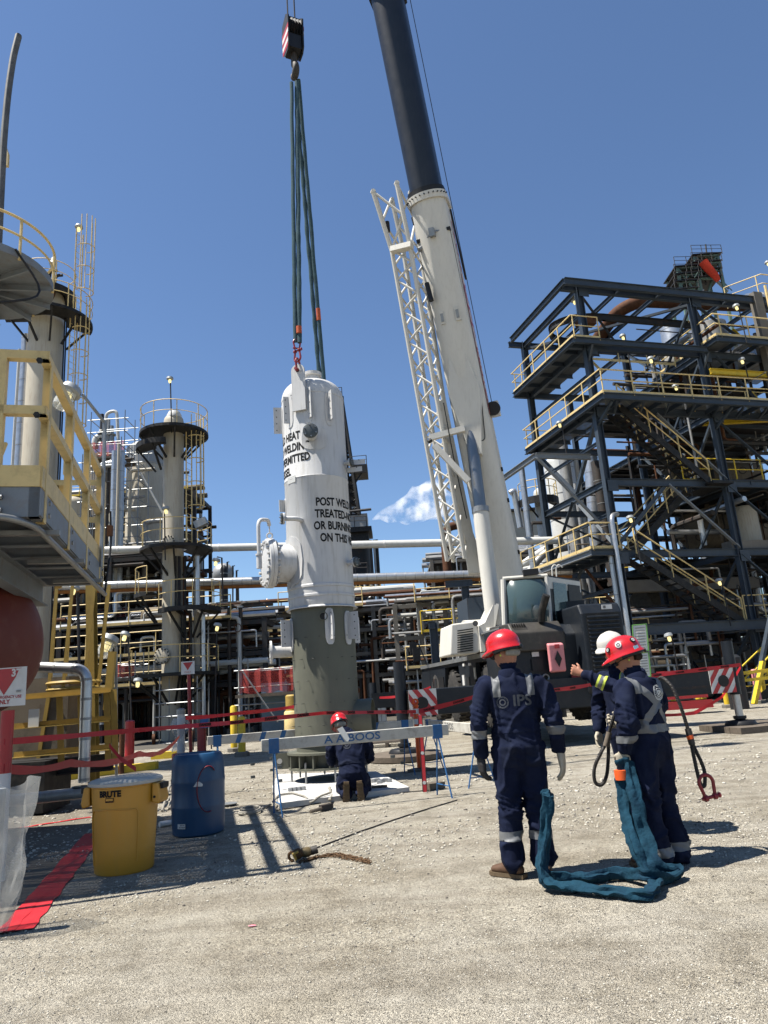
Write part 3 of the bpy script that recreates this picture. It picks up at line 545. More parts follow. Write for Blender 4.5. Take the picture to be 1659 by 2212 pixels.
part(sling_leg(MB(), hk(645, 172, 12.7), sB+V((.045, 0, .2)), .040, .75, 3, 0), 'sling_leg', M['slingt'], slB); part(sling_leg(MB(), hk(640, 215, 12.75), sB+V((-.045, .02, .2)), .042, .8, 4, 1.3), 'sling_leg', M['slingt'], slB)
q_ = hk(645, 172, 12.7).lerp(sB+V((.045, 0, .2)), .80); part(MB().cyl(q_, q_+(hk(645, 172, 12.7)-sB).normalized()*.26, .046, n=12), 'identity_tag', M['tagred'], slB)
# hook block
hb = thing('crane_hook_block', 'black crane hook block with red and white striped side plates', 'hook block', HK)
ca, sa = math.cos(rad(24)), math.sin(rad(24)); bx = V((ca, sa, 0)); by = V((-sa, ca, 0)); c0 = V((-1.27, 12.64, 15.42))
ol = [(-.27, -.46), (-.16, -.58), (.10, -.58), (.30, -.36), (.34, .15), (.26, .52), (-.10, .60), (-.30, .40)]
for s_ in (-1, 1):
    p = part(MB().prism([c0+bx*(.185*s_)+by*a+V((0, 0, b)) for a, b in ol], bx*(.035*s_)), 'side_plate', M['black'], hb, False)
    for k, m_ in enumerate(('red', 'white', 'red', 'white', 'red')):
        z0, z1 = -.50+.13*k, -.37+.13*k; y1 = .28-.0*k; y0 = -.22-.02*k
        part(MB().prism([c0+bx*(.222*s_)+by*y0+V((0, 0, z0)), c0+bx*(.222*s_)+by*y1+V((0, 0, z0+.07)), c0+bx*(.222*s_)+by*y1+V((0, 0, z1+.07)), c0+bx*(.222*s_)+by*y0+V((0, 0, z1))], bx*(.004*s_)), 'warning_stripe', M[m_], p, False)
for k in range(4): part(MB().lathe([(.27, -.02), (.30, -.035), (.31, -.03), (.24, 0), (.31, .03), (.30, .035), (.27, .02)], c0+bx*(-.125+.083*k)+V((0, 0, .20)), bx, n=28), 'sheave', M['steel_d'], hb)
part(MB().box(c0+V((0, 0, -.28)), (.33, .42, .42), bx, by), 'hook_housing', M['black'], hb, False); part(MB().box(c0+V((0, 0, .57)), (.42, .16, .06), bx, by), 'top_guard', M['steel_d'], hb, False)
hp = [c0+V((0, 0, -.5)), c0+V((0, 0, -.75))]
for i in range(15):
    a = rad(95-290*i/14); hp.append(c0+V((0, 0, -1.02))+by*(-.145*math.cos(a))+V((0, 0, .17*math.sin(a))))
part(MB().tube(hp, .07, 10, True, [.08, .085]+[.06+.035*math.sin(math.pi*i/14) for i in range(14)]+[.03]), 'hook', M['pipe_d'], hb)
BS, BT = V((3.5, 20.5, 2.8)), V((-1.28, 12.6, 40.0)); BD = (BT-BS).normalized()
hb.scale = (.8, .8, .86); hb.location.z += .2
ropes = thing('hoist_rope', 'pair of thin steel hoist ropes running up from the hook block', 'wire rope', c0+V((0, 0, .6)))
for dx in (-.10, .06): part(MB().tube([c0+bx*dx+V((0, 0, .2)), V((-1.3+dx, 12.62, 39.5))], .016, 6), 'rope_strand', M['rope'], ropes)

# ------------------------------------------------------------------ mobile crane
CM = V((3.90, 16.25, 0)); cr = V((.9875, .157, 0)); cf = V((-.157, .9875, 0))
def W(s, t, z): return CM+cr*s+cf*t+V((0, 0, z))
crane = thing('mobile_crane', 'white and charcoal mobile crane with raised telescopic boom standing on outriggers', 'crane', W(0, 3, 0))
def wbox(s0, s1, t0, t1, z0, z1): return MB().box(W((s0+s1)/2, (t0+t1)/2, (z0+z1)/2), (abs(s1-s0), abs(t1-t0), z1-z0), cr, cf)
def bevel(o, wd=.03, seg=2):
    m = o.modifiers.new('bevel', 'BEVEL'); m.width = wd; m.segments = seg; m.limit_method = 'ANGLE'; return o
# carrier
chs = part(wbox(-.75, .75, .3, 10.5, .75, 1.5), 'chassis', M['crane_dark'], crane, False)
deck = part(wbox(-1.38, 1.38, .95, 10.3, 2.06, 2.17), 'deck', M['galv'], crane, False)
side = part(MB().prism([W(-1.33, a, b) for a, b in [(.95, 2.06), (.95, 1.35), (1.05, 1.35), (1.3, 1.97), (3.0, 1.97), (3.25, 1.2), (4.65, 1.2), (4.9, 1.97), (6.6, 1.97), (6.85, 1.2), (9.5, 1.2), (10.3, 1.5), (10.3, 2.06)]], cr*.12), 'side_skirt', M['crane_dark'], crane, False)
part(MB().prism([W(1.33, a, b) for a, b in [(.95, 2.06), (.95, 1.35), (1.05, 1.35), (1.3, 1.97), (3.0, 1.97), (3.25, 1.2), (4.65, 1.2), (4.9, 1.97), (6.6, 1.97), (6.85, 1.2), (9.5, 1.2), (10.3, 1.5), (10.3, 2.06)]], cr*-.12), 'side_skirt', M['crane_dark'], crane, False)
for a, b, c, d_, m_ in ((3.3, 1.25, .4, .5, 'black'), (3.9, 1.3, .3, .45, 'steel_d'), (4.35, 1.45, .22, .28, 'white'), (3.55, 1.85, .2, .07, 'white'), (4.2, 1.86, .18, .07, 'white'), (7.2, 1.35, .7, .5, 'black'), (8.2, 1.35, .6, .45, 'steel_d'), (3.12, 1.6, .12, .3, 'wood_w'), (1.05, 1.62, .10, .2, 'black')):
    part(MB().box(W(-1.345, a, b+.1), (.03, c, d_), cr, cf), 'side_panel', M[m_], side, False)
def wheel(s, t, out):
    r = .745; wd = .44; o = W(s, t, r+.38); ax = cr*out
    wh = part(MB().lathe([(.36, -wd/2), (.62, -wd/2), (.70, -wd/2+.03), (r-.03, -wd/2+.07), (r-.03, wd/2-.07), (.70, wd/2-.03), (.62, wd/2), (.36, wd/2)], o, ax, n=40), 'wheel', M['tyre'], crane)
    tm = MB().box((0, 0, 0), (.085, .17, .05)); tme = tm.mesh('tread_block', (0, 0, 0), M['tyre'], False); x, y, _ = frame(ax)
    for k in range(24):
        for q in (-1, 1):
            a = 2*math.pi*(k+(.5 if q > 0 else 0))/24; dn = x*math.cos(a)+y*math.sin(a); tn = ax.cross(dn)
            put(tme, 'tread_block', wh, o+dn*(r-.02)+ax*(.11*q), Matrix((tn, ax, dn)).transposed())
    part(MB().lathe([(.36, wd/2-.16), (.34, wd/2-.16), (.36, wd/2-.02), (.33, wd/2-.02), (.30, wd/2-.15), (.16, wd/2-.14), (.15, wd/2-.02), (.10, wd/2), (.01, wd/2)], o, ax, n=28), 'rim', M['crane_white'], wh)
for t in (2.15, 5.75, 8.2):
    wheel(-1.13, t, -1); wheel(1.13, t, 1)
# outrigger box across the rear, extended both ways
ob = part(wbox(-1.45, 1.45, -.28, .28, .80, 1.42), 'outrigger_box', M['crane_dark'], crane, False)
for s_ in (-1, 1):
    bm_ = part(wbox(1.2*s_, 3.72*s_, -.22, .22, .86, 1.40), 'outrigger_beam', M['crane_dark'], crane, False); bevel(bm_, .02)
    part(wbox(1.5*s_, 3.3*s_, -.235, -.218, 1.0, 1.05), 'beam_rib', M['steel_d'], bm_, False)
    e0 = 3.14 if s_ > 0 else -3.74; pl = part(wbox(e0, e0+.6, -.243, -.228, .86, 1.40), 'warning_panel', M['white'], bm_, False)
    for k in range(-2, 4):                                        # slanted red stripes, clipped to the panel
        xs = [(k*.24, .86), (k*.24+.12, .86), (k*.24+.12+.40*s_, 1.40), (k*.24+.40*s_, 1.40)]
        poly = []
        for (a, b), (a2, b2) in zip(xs, xs[1:]+xs[:1]):
            for i in range(8): q = i/8; poly.append((min(max(a+(a2-a)*q, 0), .6), b+(b2-b)*q))
        if max(p[0] for p in poly)-min(p[0] for p in poly) > .02: part(MB().add([W(e0+a, -.247, b) for a, b in poly], [tuple(range(len(poly)))]), 'red_stripe', M['red'], pl, False)
    part(MB().cyl(W(e0+(.32 if s_ > 0 else .28), -.252, 1.12), W(e0+(.32 if s_ > 0 else .28), -.235, 1.12), .13, n=20), 'panel_hole', M['black'], pl)
    jx = 3.86*s_; jk = part(MB().cyl(W(jx, 0, .74 if s_ < 0 else .80), W(jx, 0, 2.0), .125, n=20), 'jack_housing', M['crane_dark'], crane)
    part(MB().cyl(W(jx, 0, .26), W(jx, 0, .9), .085, n=18), 'jack_rod', M['alum'] if s_ > 0 else M['steel_d'], jk)
    part(MB().lathe([(.14, .33), (.14, .27), (.10, .25), (.30, .22), (.34, .16), (.34, .14)], W(jx, 0, 0), n=24), 'jack_foot', M['black'], jk)
for t_ in (8.9,):
    part(wbox(-3.4, 3.4, t_, t_+.4, .86, 1.35), 'outrigger_beam', M['crane_dark'], crane, False)
    for s_ in (-1, 1): part(MB().cyl(W(3.3*s_, t_+.2, .1), W(3.3*s_, t_+.2, 1.7), .12, n=14), 'jack_housing', M['crane_dark'], crane)
# rear of the carrier: hood, bumper, lamps
rear = part(MB().prism([W(-1.36, a, b) for a, b in [(.12, .95), (.02, 1.25), (.02, 2.38), (.25, 2.62), (1.9, 2.62), (1.9, .95)]], cr*2.40), 'rear_body', M['crane_dark'], crane, False); bevel(rear, .03)
hood = part(MB().prism([W(-1.30, a, b) for a, b in [(-.12, 2.05), (-.12, 2.46), (.15, 2.70), (1.6, 2.74), (1.6, 2.05)]], cr*1.22), 'engine_hood', M['crane_brown'], rear, False); bevel(hood, .03)
for i in range(6):
    for j in range(3): part(MB().cyl(W(-1.22+.055*i, -.0+.045*j-.02, 2.6+.0*j), W(-1.22+.055*i, -.02+.045*j-.02, 2.62+.03*j), .014, n=6), 'vent_hole', M['tar_shade_black'], hood)
big = part(MB().prism([W(.22, a, b) for a, b in [(-.32, 1.05), (-.42, 1.3), (-.42, 2.78), (-.30, 3.0), (2.1, 3.0), (2.1, 1.05)]], cr*.98), 'radiator_housing', M['crane_dark'], crane, False); bevel(big, .05, 3)
part(wbox(.34, 1.10, -.428, -.405, 1.42, 2.78), 'louver_recess', M['tar_shade_black'], big, False)  # black sheet stands in for the shade behind the louvers
lv = MB().prism([(0, 0, 0), (0, -.055, -.02), (0, -.06, -.05), (0, -.005, -.03)], (.74, 0, 0)); lvm = lv.mesh('louver', (0, 0, 0), M['crane_dark'], False)
Rm = Matrix((cr, cf, V((0, 0, 1)))).transposed()
for k in range(15): put(lvm, 'louver', big, W(.35, -.40, 1.50+.088*k), Rm)
part(MB().box(W(.85, -.43, 2.9), (.24, .01, .10), cr, cf), 'maker_plate', M['white'], big, False)
part(MB().box(W(.79, -.437, 2.9), (.06, .004, .06), cr, cf), 'maker_emblem', M['ink'], big, False)
part(MB().box(W(-.78, -.01, 1.98), (.16, .02, .1), cr, cf), 'instruction_plate', M['white'], rear, False); part(MB().box(W(-.76, -.01, 1.75), (.26, .03, .26), cr, cf), 'hatch', M['black'], rear, False)
for s_ in (-.10, .10): part(MB().torus(W(-.72+s_, -.06, 1.46), .07, .02, cf), 'tow_shackle', M['galv'], rear)
part(MB().cyl(W(-.1, -.04, 1.28), W(-.1, .1, 1.28), .13, n=20), 'tow_hitch', M['tar_shade_black'], rear)
part(wbox(-1.3, 1.35, -.05, .02, 1.02, 1.12), 'bumper', M['galv'], rear, False)
part(MB().box(W(.08, -.06, 1.32), (.20, .05, .3), cr, cf), 'tail_lamp', M['red'], rear, False); part(MB().box(W(.45, -.44, .98), (.24, .02, .14), cr, cf), 'number_plate', M['paper'], rear, False)
ext = part(MB().prism([W(-.56, a, b) for a, b in [(-.16, 1.55), (-.26, 1.58), (-.28, 2.16), (-.16, 2.2)]], cr*.36), 'extinguisher_cabinet', M['pink'], crane, False); bevel(ext, .03, 3)
part(MB().add([W(-.37, -.300, 2.02), W(-.29, -.295, 1.84), W(-.37, -.290, 1.66), W(-.45, -.295, 1.84)], [(0, 1, 2, 3)]), 'cabinet_window', M['black'], ext, False)
part(MB().box(W(-.37, -.302, 2.11), (.11, .006, .09), cr, cf), 'extinguisher_sign', M['red'], ext, False)
exh = part(MB().tube(fillet([W(-.50, .1, 2.70), W(-.50, .02, 2.92), W(-.42, -.18, 3.26)], .12), .085, 14), 'exhaust_pipe', M['tar_shade_black'], crane)
bas = part(wbox(-1.36, 1.36, .6, 2.2, 2.62, 2.66), 'rear_deck', M['galv'], crane, False)
# rear axle seen under the body
part(MB().cyl(W(-.95, 2.15, 1.12), W(.95, 2.15, 1.12), .16, n=16), 'axle', M['steel_d'], crane)
# slewing platform, cab, side box, winch cover
part(MB().lathe([(.9, 2.08), (.9, 2.42)], W(0, 3.4, 0), n=36), 'slewing_ring', M['steel_d'], crane)
sup = part(MB().prism([W(-1.2, a, b) for a, b in [(1.9, 2.42), (5.6, 2.42), (5.6, 2.95), (4.4, 3.2), (2.2, 2.8), (1.9, 2.7)]], cr*2.5), 'slewing_frame', M['crane_white'], crane, False)
Fd = V((-.53, -.848, 0)); Rd = V((.848, -.53, 0)); Rd = V((-Fd.y, Fd.x, 0))       # facing of the superstructure
if Rd.x < 0: Rd = -Rd
# white louvred side box
sb = [U(975, 1348, 18.3), U(1030, 1341, 18.3), U(1042, 1404, 18.3), U(1031, 1411, 18.3), U(972, 1416, 18.3)]
box_ = part(MB().prism(sb, cf*1.3), 'side_box', M['crane_white'], crane, False); bevel(box_, .04, 3)
for k in range(10):
    a, b = U(988, 1363+5.1*k, 18.28), U(1022, 1358+5.1*k, 18.28); part(MB().bar(a, b, .012, .03), 'louver_slot', M['tar_shade_black'], box_, False)
part(MB().lathe([(.055, 0), (.07, .05), (.07, .07)], U(1028, 1348, 18.2), V((-.3, -1, .2)), n=18), 'work_light', M['black'], box_)
part(MB().prism([U(1040, 1408, 18.2), U(1035, 1352, 18.2), U(1048, 1345, 18.2), U(1068, 1300, 18.4), U(1078, 1306, 18.4), U(1066, 1375, 18.2), U(1075, 1398, 18.2)], cf*.7), 'frame_cheek', M['crane_white'], crane, False)
part(MB().prism([U(1008, 1292, 20.5), U(1068, 1286, 20.5), U(1080, 1338, 20.5), U(1012, 1342, 20.5)], cf*1.2), 'counterweight_cover', M['steel'], crane, False)
part(MB().box(W(-1.15, .45, 2.32), (.26, .3, .36), cr, cf), 'lamp_box', M['black'], crane, False)
# cab
cabp = [(1087, 1250), (1180, 1242), (1184, 1262), (1196, 1375), (1186, 1392), (1098, 1396), (1093, 1380), (1086, 1300)]
CY = 17.0
front = [U(x, y, CY) for x, y in cabp]
back = [p+Rd*.0+(-Fd)*1.75+Rd*.25 for p in front]
cab = part(MB().prism(front, (back[0]-front[0])), 'cab', M['steel_d'], crane, False)
fx, fz = (front[1]-front[0]), V((0, 0, 1)); nrm = fx.cross(V((0, 0, 1))).normalized(); nrm = nrm if nrm.y < 0 else -nrm
cab.data.materials.clear(); cab.data.materials.append(M['black'])
gl = [(1093, 1260), (1174, 1252), (1178, 1300), (1184, 1366), (1176, 1380), (1104, 1386), (1096, 1370), (1092, 1310)]
wq = [U(1092, 1258, CY), U(1175, 1251, CY), U(1186, 1381, CY), U(1099, 1388, CY)]; mb = MB(); vs = []
for i in range(17):
    for j in range(17):
        u_, v_ = j/16, i/16; vs.append(wq[0].lerp(wq[1], u_).lerp(wq[3].lerp(wq[2], u_), v_)+V((0, -.02-.17*(1-(2*u_-1)**2)-.25*(1-(2*v_-1)**2), 0)))
part(mb.add(vs, [(17*i+j, 17*i+j+1, 17*i+j+18, 17*i+j+17) for i in range(16) for j in range(16)]), 'windscreen', M['glassd'], cab, 3.0)
# what shows through the glass: seat, wheel, console
part(MB().add([U(x, y, CY)+V((0, -.012, 0)) for x, y in gl], [tuple(range(len(gl)))]), 'cab_interior', paint('cab_interior_lightened', (.17, .22, .215), .8, 0, .3, 3), cab, False)  # flat sheet coloured lighter to stand in for light behind the glass
part(MB().sph(U(1160, 1322, CY)+V((0, .0, 0)), .16, 10, (.75, .25, 1.2)), 'seat', M['galv'], cab); part(MB().torus(U(1132, 1345, CY)+V((0, -.02, 0)), .15, .012, (0, -.6, 1)), 'steering_wheel', M['black'], cab)
part(MB().sph(U(1163, 1345, CY), .18, 10, (.9, .2, .7)), 'seat_base', M['steel_d'], cab)
for a, b, r_ in (((1087, 1252), (1092, 1392), .065), ((1180, 1246), (1193, 1388), .065), ((1086, 1250), (1182, 1243), .045), ((1100, 1395), (1190, 1390), .045)):
    part(MB().tube([U(*a, CY-.05), U(*b, CY-.05)], r_, 8), 'cab_frame', M['crane_white'], cab)
dS = back[0]-front[0]; s0 = U(1181, 1246, CY); s1 = U(1193, 1386, CY)
part(MB().prism([s0+dS*.04, s0+dS*.98, s1+dS*.98, s1+dS*.04], V((.02, 0, 0))), 'cab_side', M['crane_white'], cab, False)
k_ = V((.03, -.01, 0)); part(MB().prism([s0+dS*.12+V((0, 0, -.12))+k_, s0+dS*.5+V((0, 0, -.12))+k_, s1+dS*.5+V((0, 0, .12))+k_, s1+dS*.12+V((0, 0, .12))+k_], V((.01, 0, 0))), 'side_window', M['glassd'], cab, False)
part(MB().prism([s0+dS*.56+V((0, 0, -.12))+k_, s0+dS*.92+V((0, 0, -.12))+k_, s1+dS*.92+V((0, 0, .12))+k_, s1+dS*.56+V((0, 0, .12))+k_], V((.01, 0, 0))), 'side_window', M['black'], cab, False)
part(MB().box(U(1146, 1236, CY-.15), (.36, .12, .14), (1, 0, .05)), 'mirror', M['black'], cab, False)
part(MB().tube([U(1176, 1250, CY-.06), U(1168, 1300, CY-.08), U(1158, 1372, CY-.06)], .012, 6), 'wiper', M['black'], cab)
part(MB().bar(U(1112, 1248, CY-.05), U(1135, 1246, CY-.05), .04, .03), 'beacon', M['lime'], cab, False)
part(MB().prism([U(1213, 1300, 17.6), U(1262, 1296, 17.6), U(1268, 1350, 17.6), U(1216, 1352, 17.6)], cf*.9), 'tool_locker', M['crane_dark'], crane, False)
for x in (1200, 1209): part(MB().tube(fillet([U(x, 1350, 17.5), U(x-8, 1225, 17.5), U(x-2, 1219, 17.5), U(x+6, 1226, 17.5)], .1), .016, 6), 'grab_rail', M['crane_white'], crane)
# mirrors and steps at the carrier front-left
part(MB().tube(fillet([W(-1.3, 4.8, 2.05), W(-1.4, 4.8, 2.9), W(-1.4, 5.5, 2.9), W(-1.3, 5.5, 2.05)], .15), .02, 6), 'grab_rail', M['pipe_w'], crane)
for y_, t_ in ((2.75, 8.9), (2.5, 8.4)): part(MB().box(W(-1.85, t_, y_), (.24, .1, .42), cr, cf), 'mirror', M['black'], crane, False)
part(MB().tube([W(-1.3, 9.2, 2.0), W(-1.6, 9.2, 2.9), W(-1.85, 8.9, 2.9)], .02, 6), 'mirror_arm', M['black'], crane)
part(MB().prism([W(-1.3, a, b) for a, b in [(8.9, 1.2), (8.9, 2.04), (10.4, 2.04), (10.7, 1.7), (10.7, 1.2)]], cr*2.6), 'drivers_cab', M['crane_dark'], crane, False)
# boom
ba = BD.cross(V((0, 0, 1))).normalized()                          # across
if ba.x < 0: ba = -ba
ba = Matrix.Rotation(rad(15), 3, BD) @ ba
bu = BD.cross(ba).normalized()                                    # out of the belly
if bu.y > 0: bu = -bu
def boom_prof(wd, dp):
    pr = []
    for i in range(15):
        a = math.pi*i/14; pr.append((-wd/2*math.cos(a), dp*.18+dp*.34*math.sin(a)))
    return pr+[(wd/2, -dp*.42), (wd*.40, -dp*.5), (-wd*.40, -dp*.5), (-wd/2, -dp*.42)]
def boom_sec(a, b, wd, dp, name, mat, parent=crane):
    p0, p1 = BS+BD*a, BS+BD*b; pr = boom_prof(wd, dp); n = len(pr)
    mb = MB().add([p0+ba*x+bu*y for x, y in pr]+[p1+ba*x+bu*y for x, y in pr], [(i, (i+1) % n, n+(i+1) % n, n+i) for i in range(n)]+[tuple(range(n-1, -1, -1)), tuple(range(n, 2*n))])
    return part(mb, name, M[mat], parent, .5)
BW, BH = 1.02, 1.12
b0 = boom_sec(-.9, 12.55, BW, BH, 'boom_base_section', 'crane_white')
boom_sec(12.50, 12.72, BW+.13, BH+.10, 'boom_collar', 'crane_white', b0); boom_sec(12.72, 12.88, BW+.06, BH+.02, 'collar_wear_ring', 'black', b0)
bmn = MB().cyl((0, 0, 0), (0, 0, .05), .018, n=6).mesh('collar_bolt', (0, 0, 0), M['black'], False)
for i in range(1, 14):
    a = math.pi*i/14; put(bmn, 'collar_bolt', b0, BS+BD*12.63+ba*(-(BW+.13)/2*math.cos(a))+bu*((BH+.1)*(.18+.34*math.sin(a))), rotz_to(bu*math.sin(a)-ba*math.cos(a)))
b1 = boom_sec(12.8, 18.95, .90, .98, 'boom_telescope', 'boom_black'); boom_sec(18.85, 19.15, 1.02, 1.08, 'telescope_collar', 'black', b1)
b2 = boom_sec(19.1, 29, .80, .86, 'boom_telescope', 'boom_black'); b3 = boom_sec(29, 38.0, .70, .76, 'boom_telescope', 'boom_black')
part(MB().prism([BT+BD*-1.2+ba*.3+bu*x+BD*y for x, y in ((-.4, 0), (.5, 0), (.75, .8), (.4, 1.3), (-.4, 1.0))], -ba*.6), 'boom_head', M['black'], crane, False)
# lift-cylinder cowl on the belly and the lift cylinder
def bp(a, x, y): return BS+BD*a+ba*x+bu*y
cb = BH*.52
part(MB().add([bp(9.0, -.06, cb-.1), bp(9.0, .06, cb-.1), bp(6.9, .44, cb+.02), bp(6.9, -.44, cb+.02), bp(5.1, .15, cb+.22), bp(5.1, -.15, cb+.22), bp(5.0, .15, cb-.2), bp(5.0, -.15, cb-.2), bp(6.9, .50, cb-.3), bp(6.9, -.50, cb-.3)],
     [(0, 1, 2, 3), (3, 2, 4, 5), (5, 4, 6, 7), (1, 8, 2), (2, 8, 6, 4), (0, 3, 9), (3, 5, 7, 9)]), 'cylinder_cowl', M['crane_white'], b0, .8)
cyT = U(1015, 918, (bp(5.1, 0, cb+.1)).y); cyB = U(1074, 1395, 18.55); cdir = (cyT-cyB)
lc = part(MB().cyl(cyB, cyB+cdir*.60, .215, n=24), 'lift_cylinder', M['crane_white'], crane); part(MB().cyl(cyB+cdir*.58, cyB+cdir*.605, .235, n=24), 'cylinder_gland', M['galv'], lc)
part(MB().cyl(cyB+cdir*.6, cyB+cdir*.97, .168, n=24), 'cylinder_rod', paint('chromed_rod', (.24, .25, .26), .38, 1.0, .1, 2), lc); part(MB().cyl(cyB+cdir*.95-ba*.2, cyB+cdir*.95+ba*.2, .13, n=14), 'rod_clevis', M['black'], lc)
# belly seam, hose run, brackets, side box
part(MB().bar(bp(.6, .30, cb-.13), bp(5.0, .30, cb-.13), .05, .03, bu), 'hose_channel', M['steel_d'], b0, False)
hs = [bp(5.1, .0, cb+.1), bp(5.45, .10, cb+.2), bp(5.45, .30, cb), bp(7.4, .47, .30), bp(9.6, .48, .3), bp(11.6, .48, .32)]
part(MB().tube(fillet(hs, .3), .014, 6), 'hydraulic_hose', M['black'], b0)
part(MB().tube([bp(11.35, -.42, .38), bp(11.5, .0, cb+.05), bp(11.6, .42, .40)], .03, 8), 'sensor_bar', M['galv'], b0); part(MB().box(bp(11.5, 0, cb+.05), (.16, .18, .24), ba, bu, BD), 'sensor_box', M['galv'], b0, False)
for q in (-.44, .44): part(MB().box(bp(11.47+.1*(q > 0), q, .38), (.14, .12, .09), ba, bu, BD), 'sensor_lamp', M['black'], b0, False)
for q in (-.20, .24):
    br = part(MB().box(bp(9.1, q, cb-.05), (.14, .1, .36), ba, bu, BD), 'bracket', M['crane_white'], b0, False); part(MB().box(bp(9.1, q, cb-.0), (.08, .03, .24), ba, bu, BD), 'bracket_slot', M['galv'], br, False)
for a_ in (2.2, 3.7, 4.6): part(MB().box(bp(a_, .53, .0), (.06, .1, .12), ba, bu, BD), 'cable_guide', M['black'], b0, False)
# lettering on the right flank: a red-edged strip
stp = part(MB().prism([bp(6.2, .516, -.36), bp(12.2, .516, -.36), bp(12.2, .516, .12), bp(6.2, .516, .12)], ba*.004), 'name_strip', M['white'], b0, False)
for body, a_, sz, m_ in (('CRANE', 11.2, .46, 'red'), ('ALL', 9.35, .95, 'red'), ('RENTAL', 7.35, .46, 'red')):
    vs, fs = txt(body, sz, .006); part(MB().add([bp(a_-x*1.05, .524, -.12+y*.9) for x, y in vs], fs), 'name_lettering', M['red'], b0, False)
part(MB().prism([bp(6.2, .53, .12), bp(10.3, .53, .12), bp(10.3, .53, .2), bp(6.2, .53, .2)], ba*.004), 'red_edge', M['red'], b0, False)
part(MB().prism([bp(10.3, .55, -.45), bp(12.4, .52, -.38), bp(12.4, .52, -.30), bp(10.3, .55, -.33)], ba*.05), 'flank_guard', M['steel_d'], b0, False)
wn = part(MB().box(bp(6.35, .66, -.2), (.26, .36, .42), ba, bu, BD), 'cable_reel_housing', M['white'], b0, False); part(MB().lathe([(.20, -.06), (.20, .06)], bp(6.35, .64, .0), bu, n=18), 'cable_reel', M['black'], wn)
part(MB().tube([bp(6.5, .62, -.1), bp(18.9, .62, -.30)], .011, 5), 'reel_cable', M['rope'], b0)
# stowed lattice jib on the left flank
jib = part(MB().prism([U(945, 870, 18.9), U(962, 858, 18.9), U(1022, 1150, 20.0), U(1052, 1236, 20.2), U(1012, 1238, 20.2), U(1000, 1160, 20.0)], V((.05, .5, 0))), 'jib_box_section', M['crane_white'], crane, False)
def lattice(tops, bots, bays, name, r=.036, rl=.018):
    root_ = part(MB().tube([tops[0], bots[0]], r, 8), name, M['crane_white'], crane)
    for t_, b_ in zip(tops[1:], bots[1:]): part(MB().tube([t_, b_], r, 8), 'chord', M['crane_white'], root_)
    n = len(tops)
    for j in range(n):
        A0, A1, B0, B1 = tops[j], bots[j], tops[(j+1) % n], bots[(j+1) % n]
        for k in range(bays):
            a, b = k/bays, (k+1)/bays; p, q = (A0.lerp(A1, a), B0.lerp(B1, b)) if k % 2 == 0 else (B0.lerp(B1, a), A0.lerp(A1, b))
            part(MB().tube([p, q], rl, 6), 'lacing', M['crane_white'], root_, True)
    return root_
tp = [U(828, 462, 17.9), U(868, 452, 17.6), U(893, 462, 18.1), U(858, 470, 18.5)]
md = [U(846, 540, 18.1), U(886, 534, 17.8), U(908, 540, 18.3), U(872, 546, 18.7)]
bt = [U(992, 1208, 20.0), U(1003, 1206, 19.8), U(1010, 1208, 20.1), U(1000, 1210, 20.3)]
bt = [U(966, 1212, 19.9), U(1004, 1206, 19.6), U(1012, 1210, 20.2), U(980, 1214, 20.5)]
lattice(md, bt, 20, 'lattice_jib', .066, .034); top = [U(806, 414, 17.6), U(857, 396, 17.4), U(887, 416, 17.9), U(846, 428, 18.2)]
lattice(top, md, 2, 'jib_head', .07, .038)
for p in top[:3]: part(MB().lathe([(.07, -.05), (.07, .05)], p, V((.3, -.9, .1)), n=14), 'jib_eye', M['crane_white'], jib)
part(MB().bar(U(846, 541, 18.0), U(890, 530, 17.7), .22, .16), 'jib_crosshead', M['crane_white'], jib, False)
part(MB().tube([U(905, 540, 17.9), U(930, 520, 18.0)], .07, 10), 'jib_pin', M['galv'], jib)
for a, b, c_ in (((836, 480), (838, 500), 18.0), ((893, 470), (897, 484), 18.0), ((922, 612), (932, 650), 18.0)): part(MB().tube([U(*a, c_), U(*b, c_)], .07, 10), 'jib_fitting', M['black'], jib)
for y_, Y_ in ((620, 18.2), (900, 19.0), (1080, 19.6)): pass
part(MB().bar(U(928, 946, 18.6), U(1003, 926, 18.6), .14, .16), 'jib_bracket', M['crane_white'], jib, False); part(MB().bar(U(938, 962, 18.5), U(1012, 1040, 18.5), .13, .16), 'jib_brace', M['crane_white'], jib, False)
part(MB().tube([U(925, 955, 18.5), U(932, 950, 18.5)], .06, 8), 'bracket_pin', M['black'], jib)
part(MB().tube([U(958, 870, 18.3), U(980, 990, 18.7), U(1008, 1120, 19.2)], .016, 6), 'signal_cable', M['black'], jib)
# pads under the jacks
pdl = MB().lathe([(.74, 0), (.78, .02), (.78, .12), (.74, .14)], W(-3.86, 0, 0), n=36); single(pdl, 'outrigger_mat', M['timber'], 'round timber mat under the crane jack beside the orange post', 'crane mat')
mt = thing('outrigger_mat', 'rectangular timber mat under the crane jack with the shiny rod', 'crane mat', W(4.1, 0, 0))
for k in range(4): part(MB().box(W(4.25, -.6+.4*k, .07), (1.9, .385, .13), cr, cf), 'plank', M['timber'], mt, False)
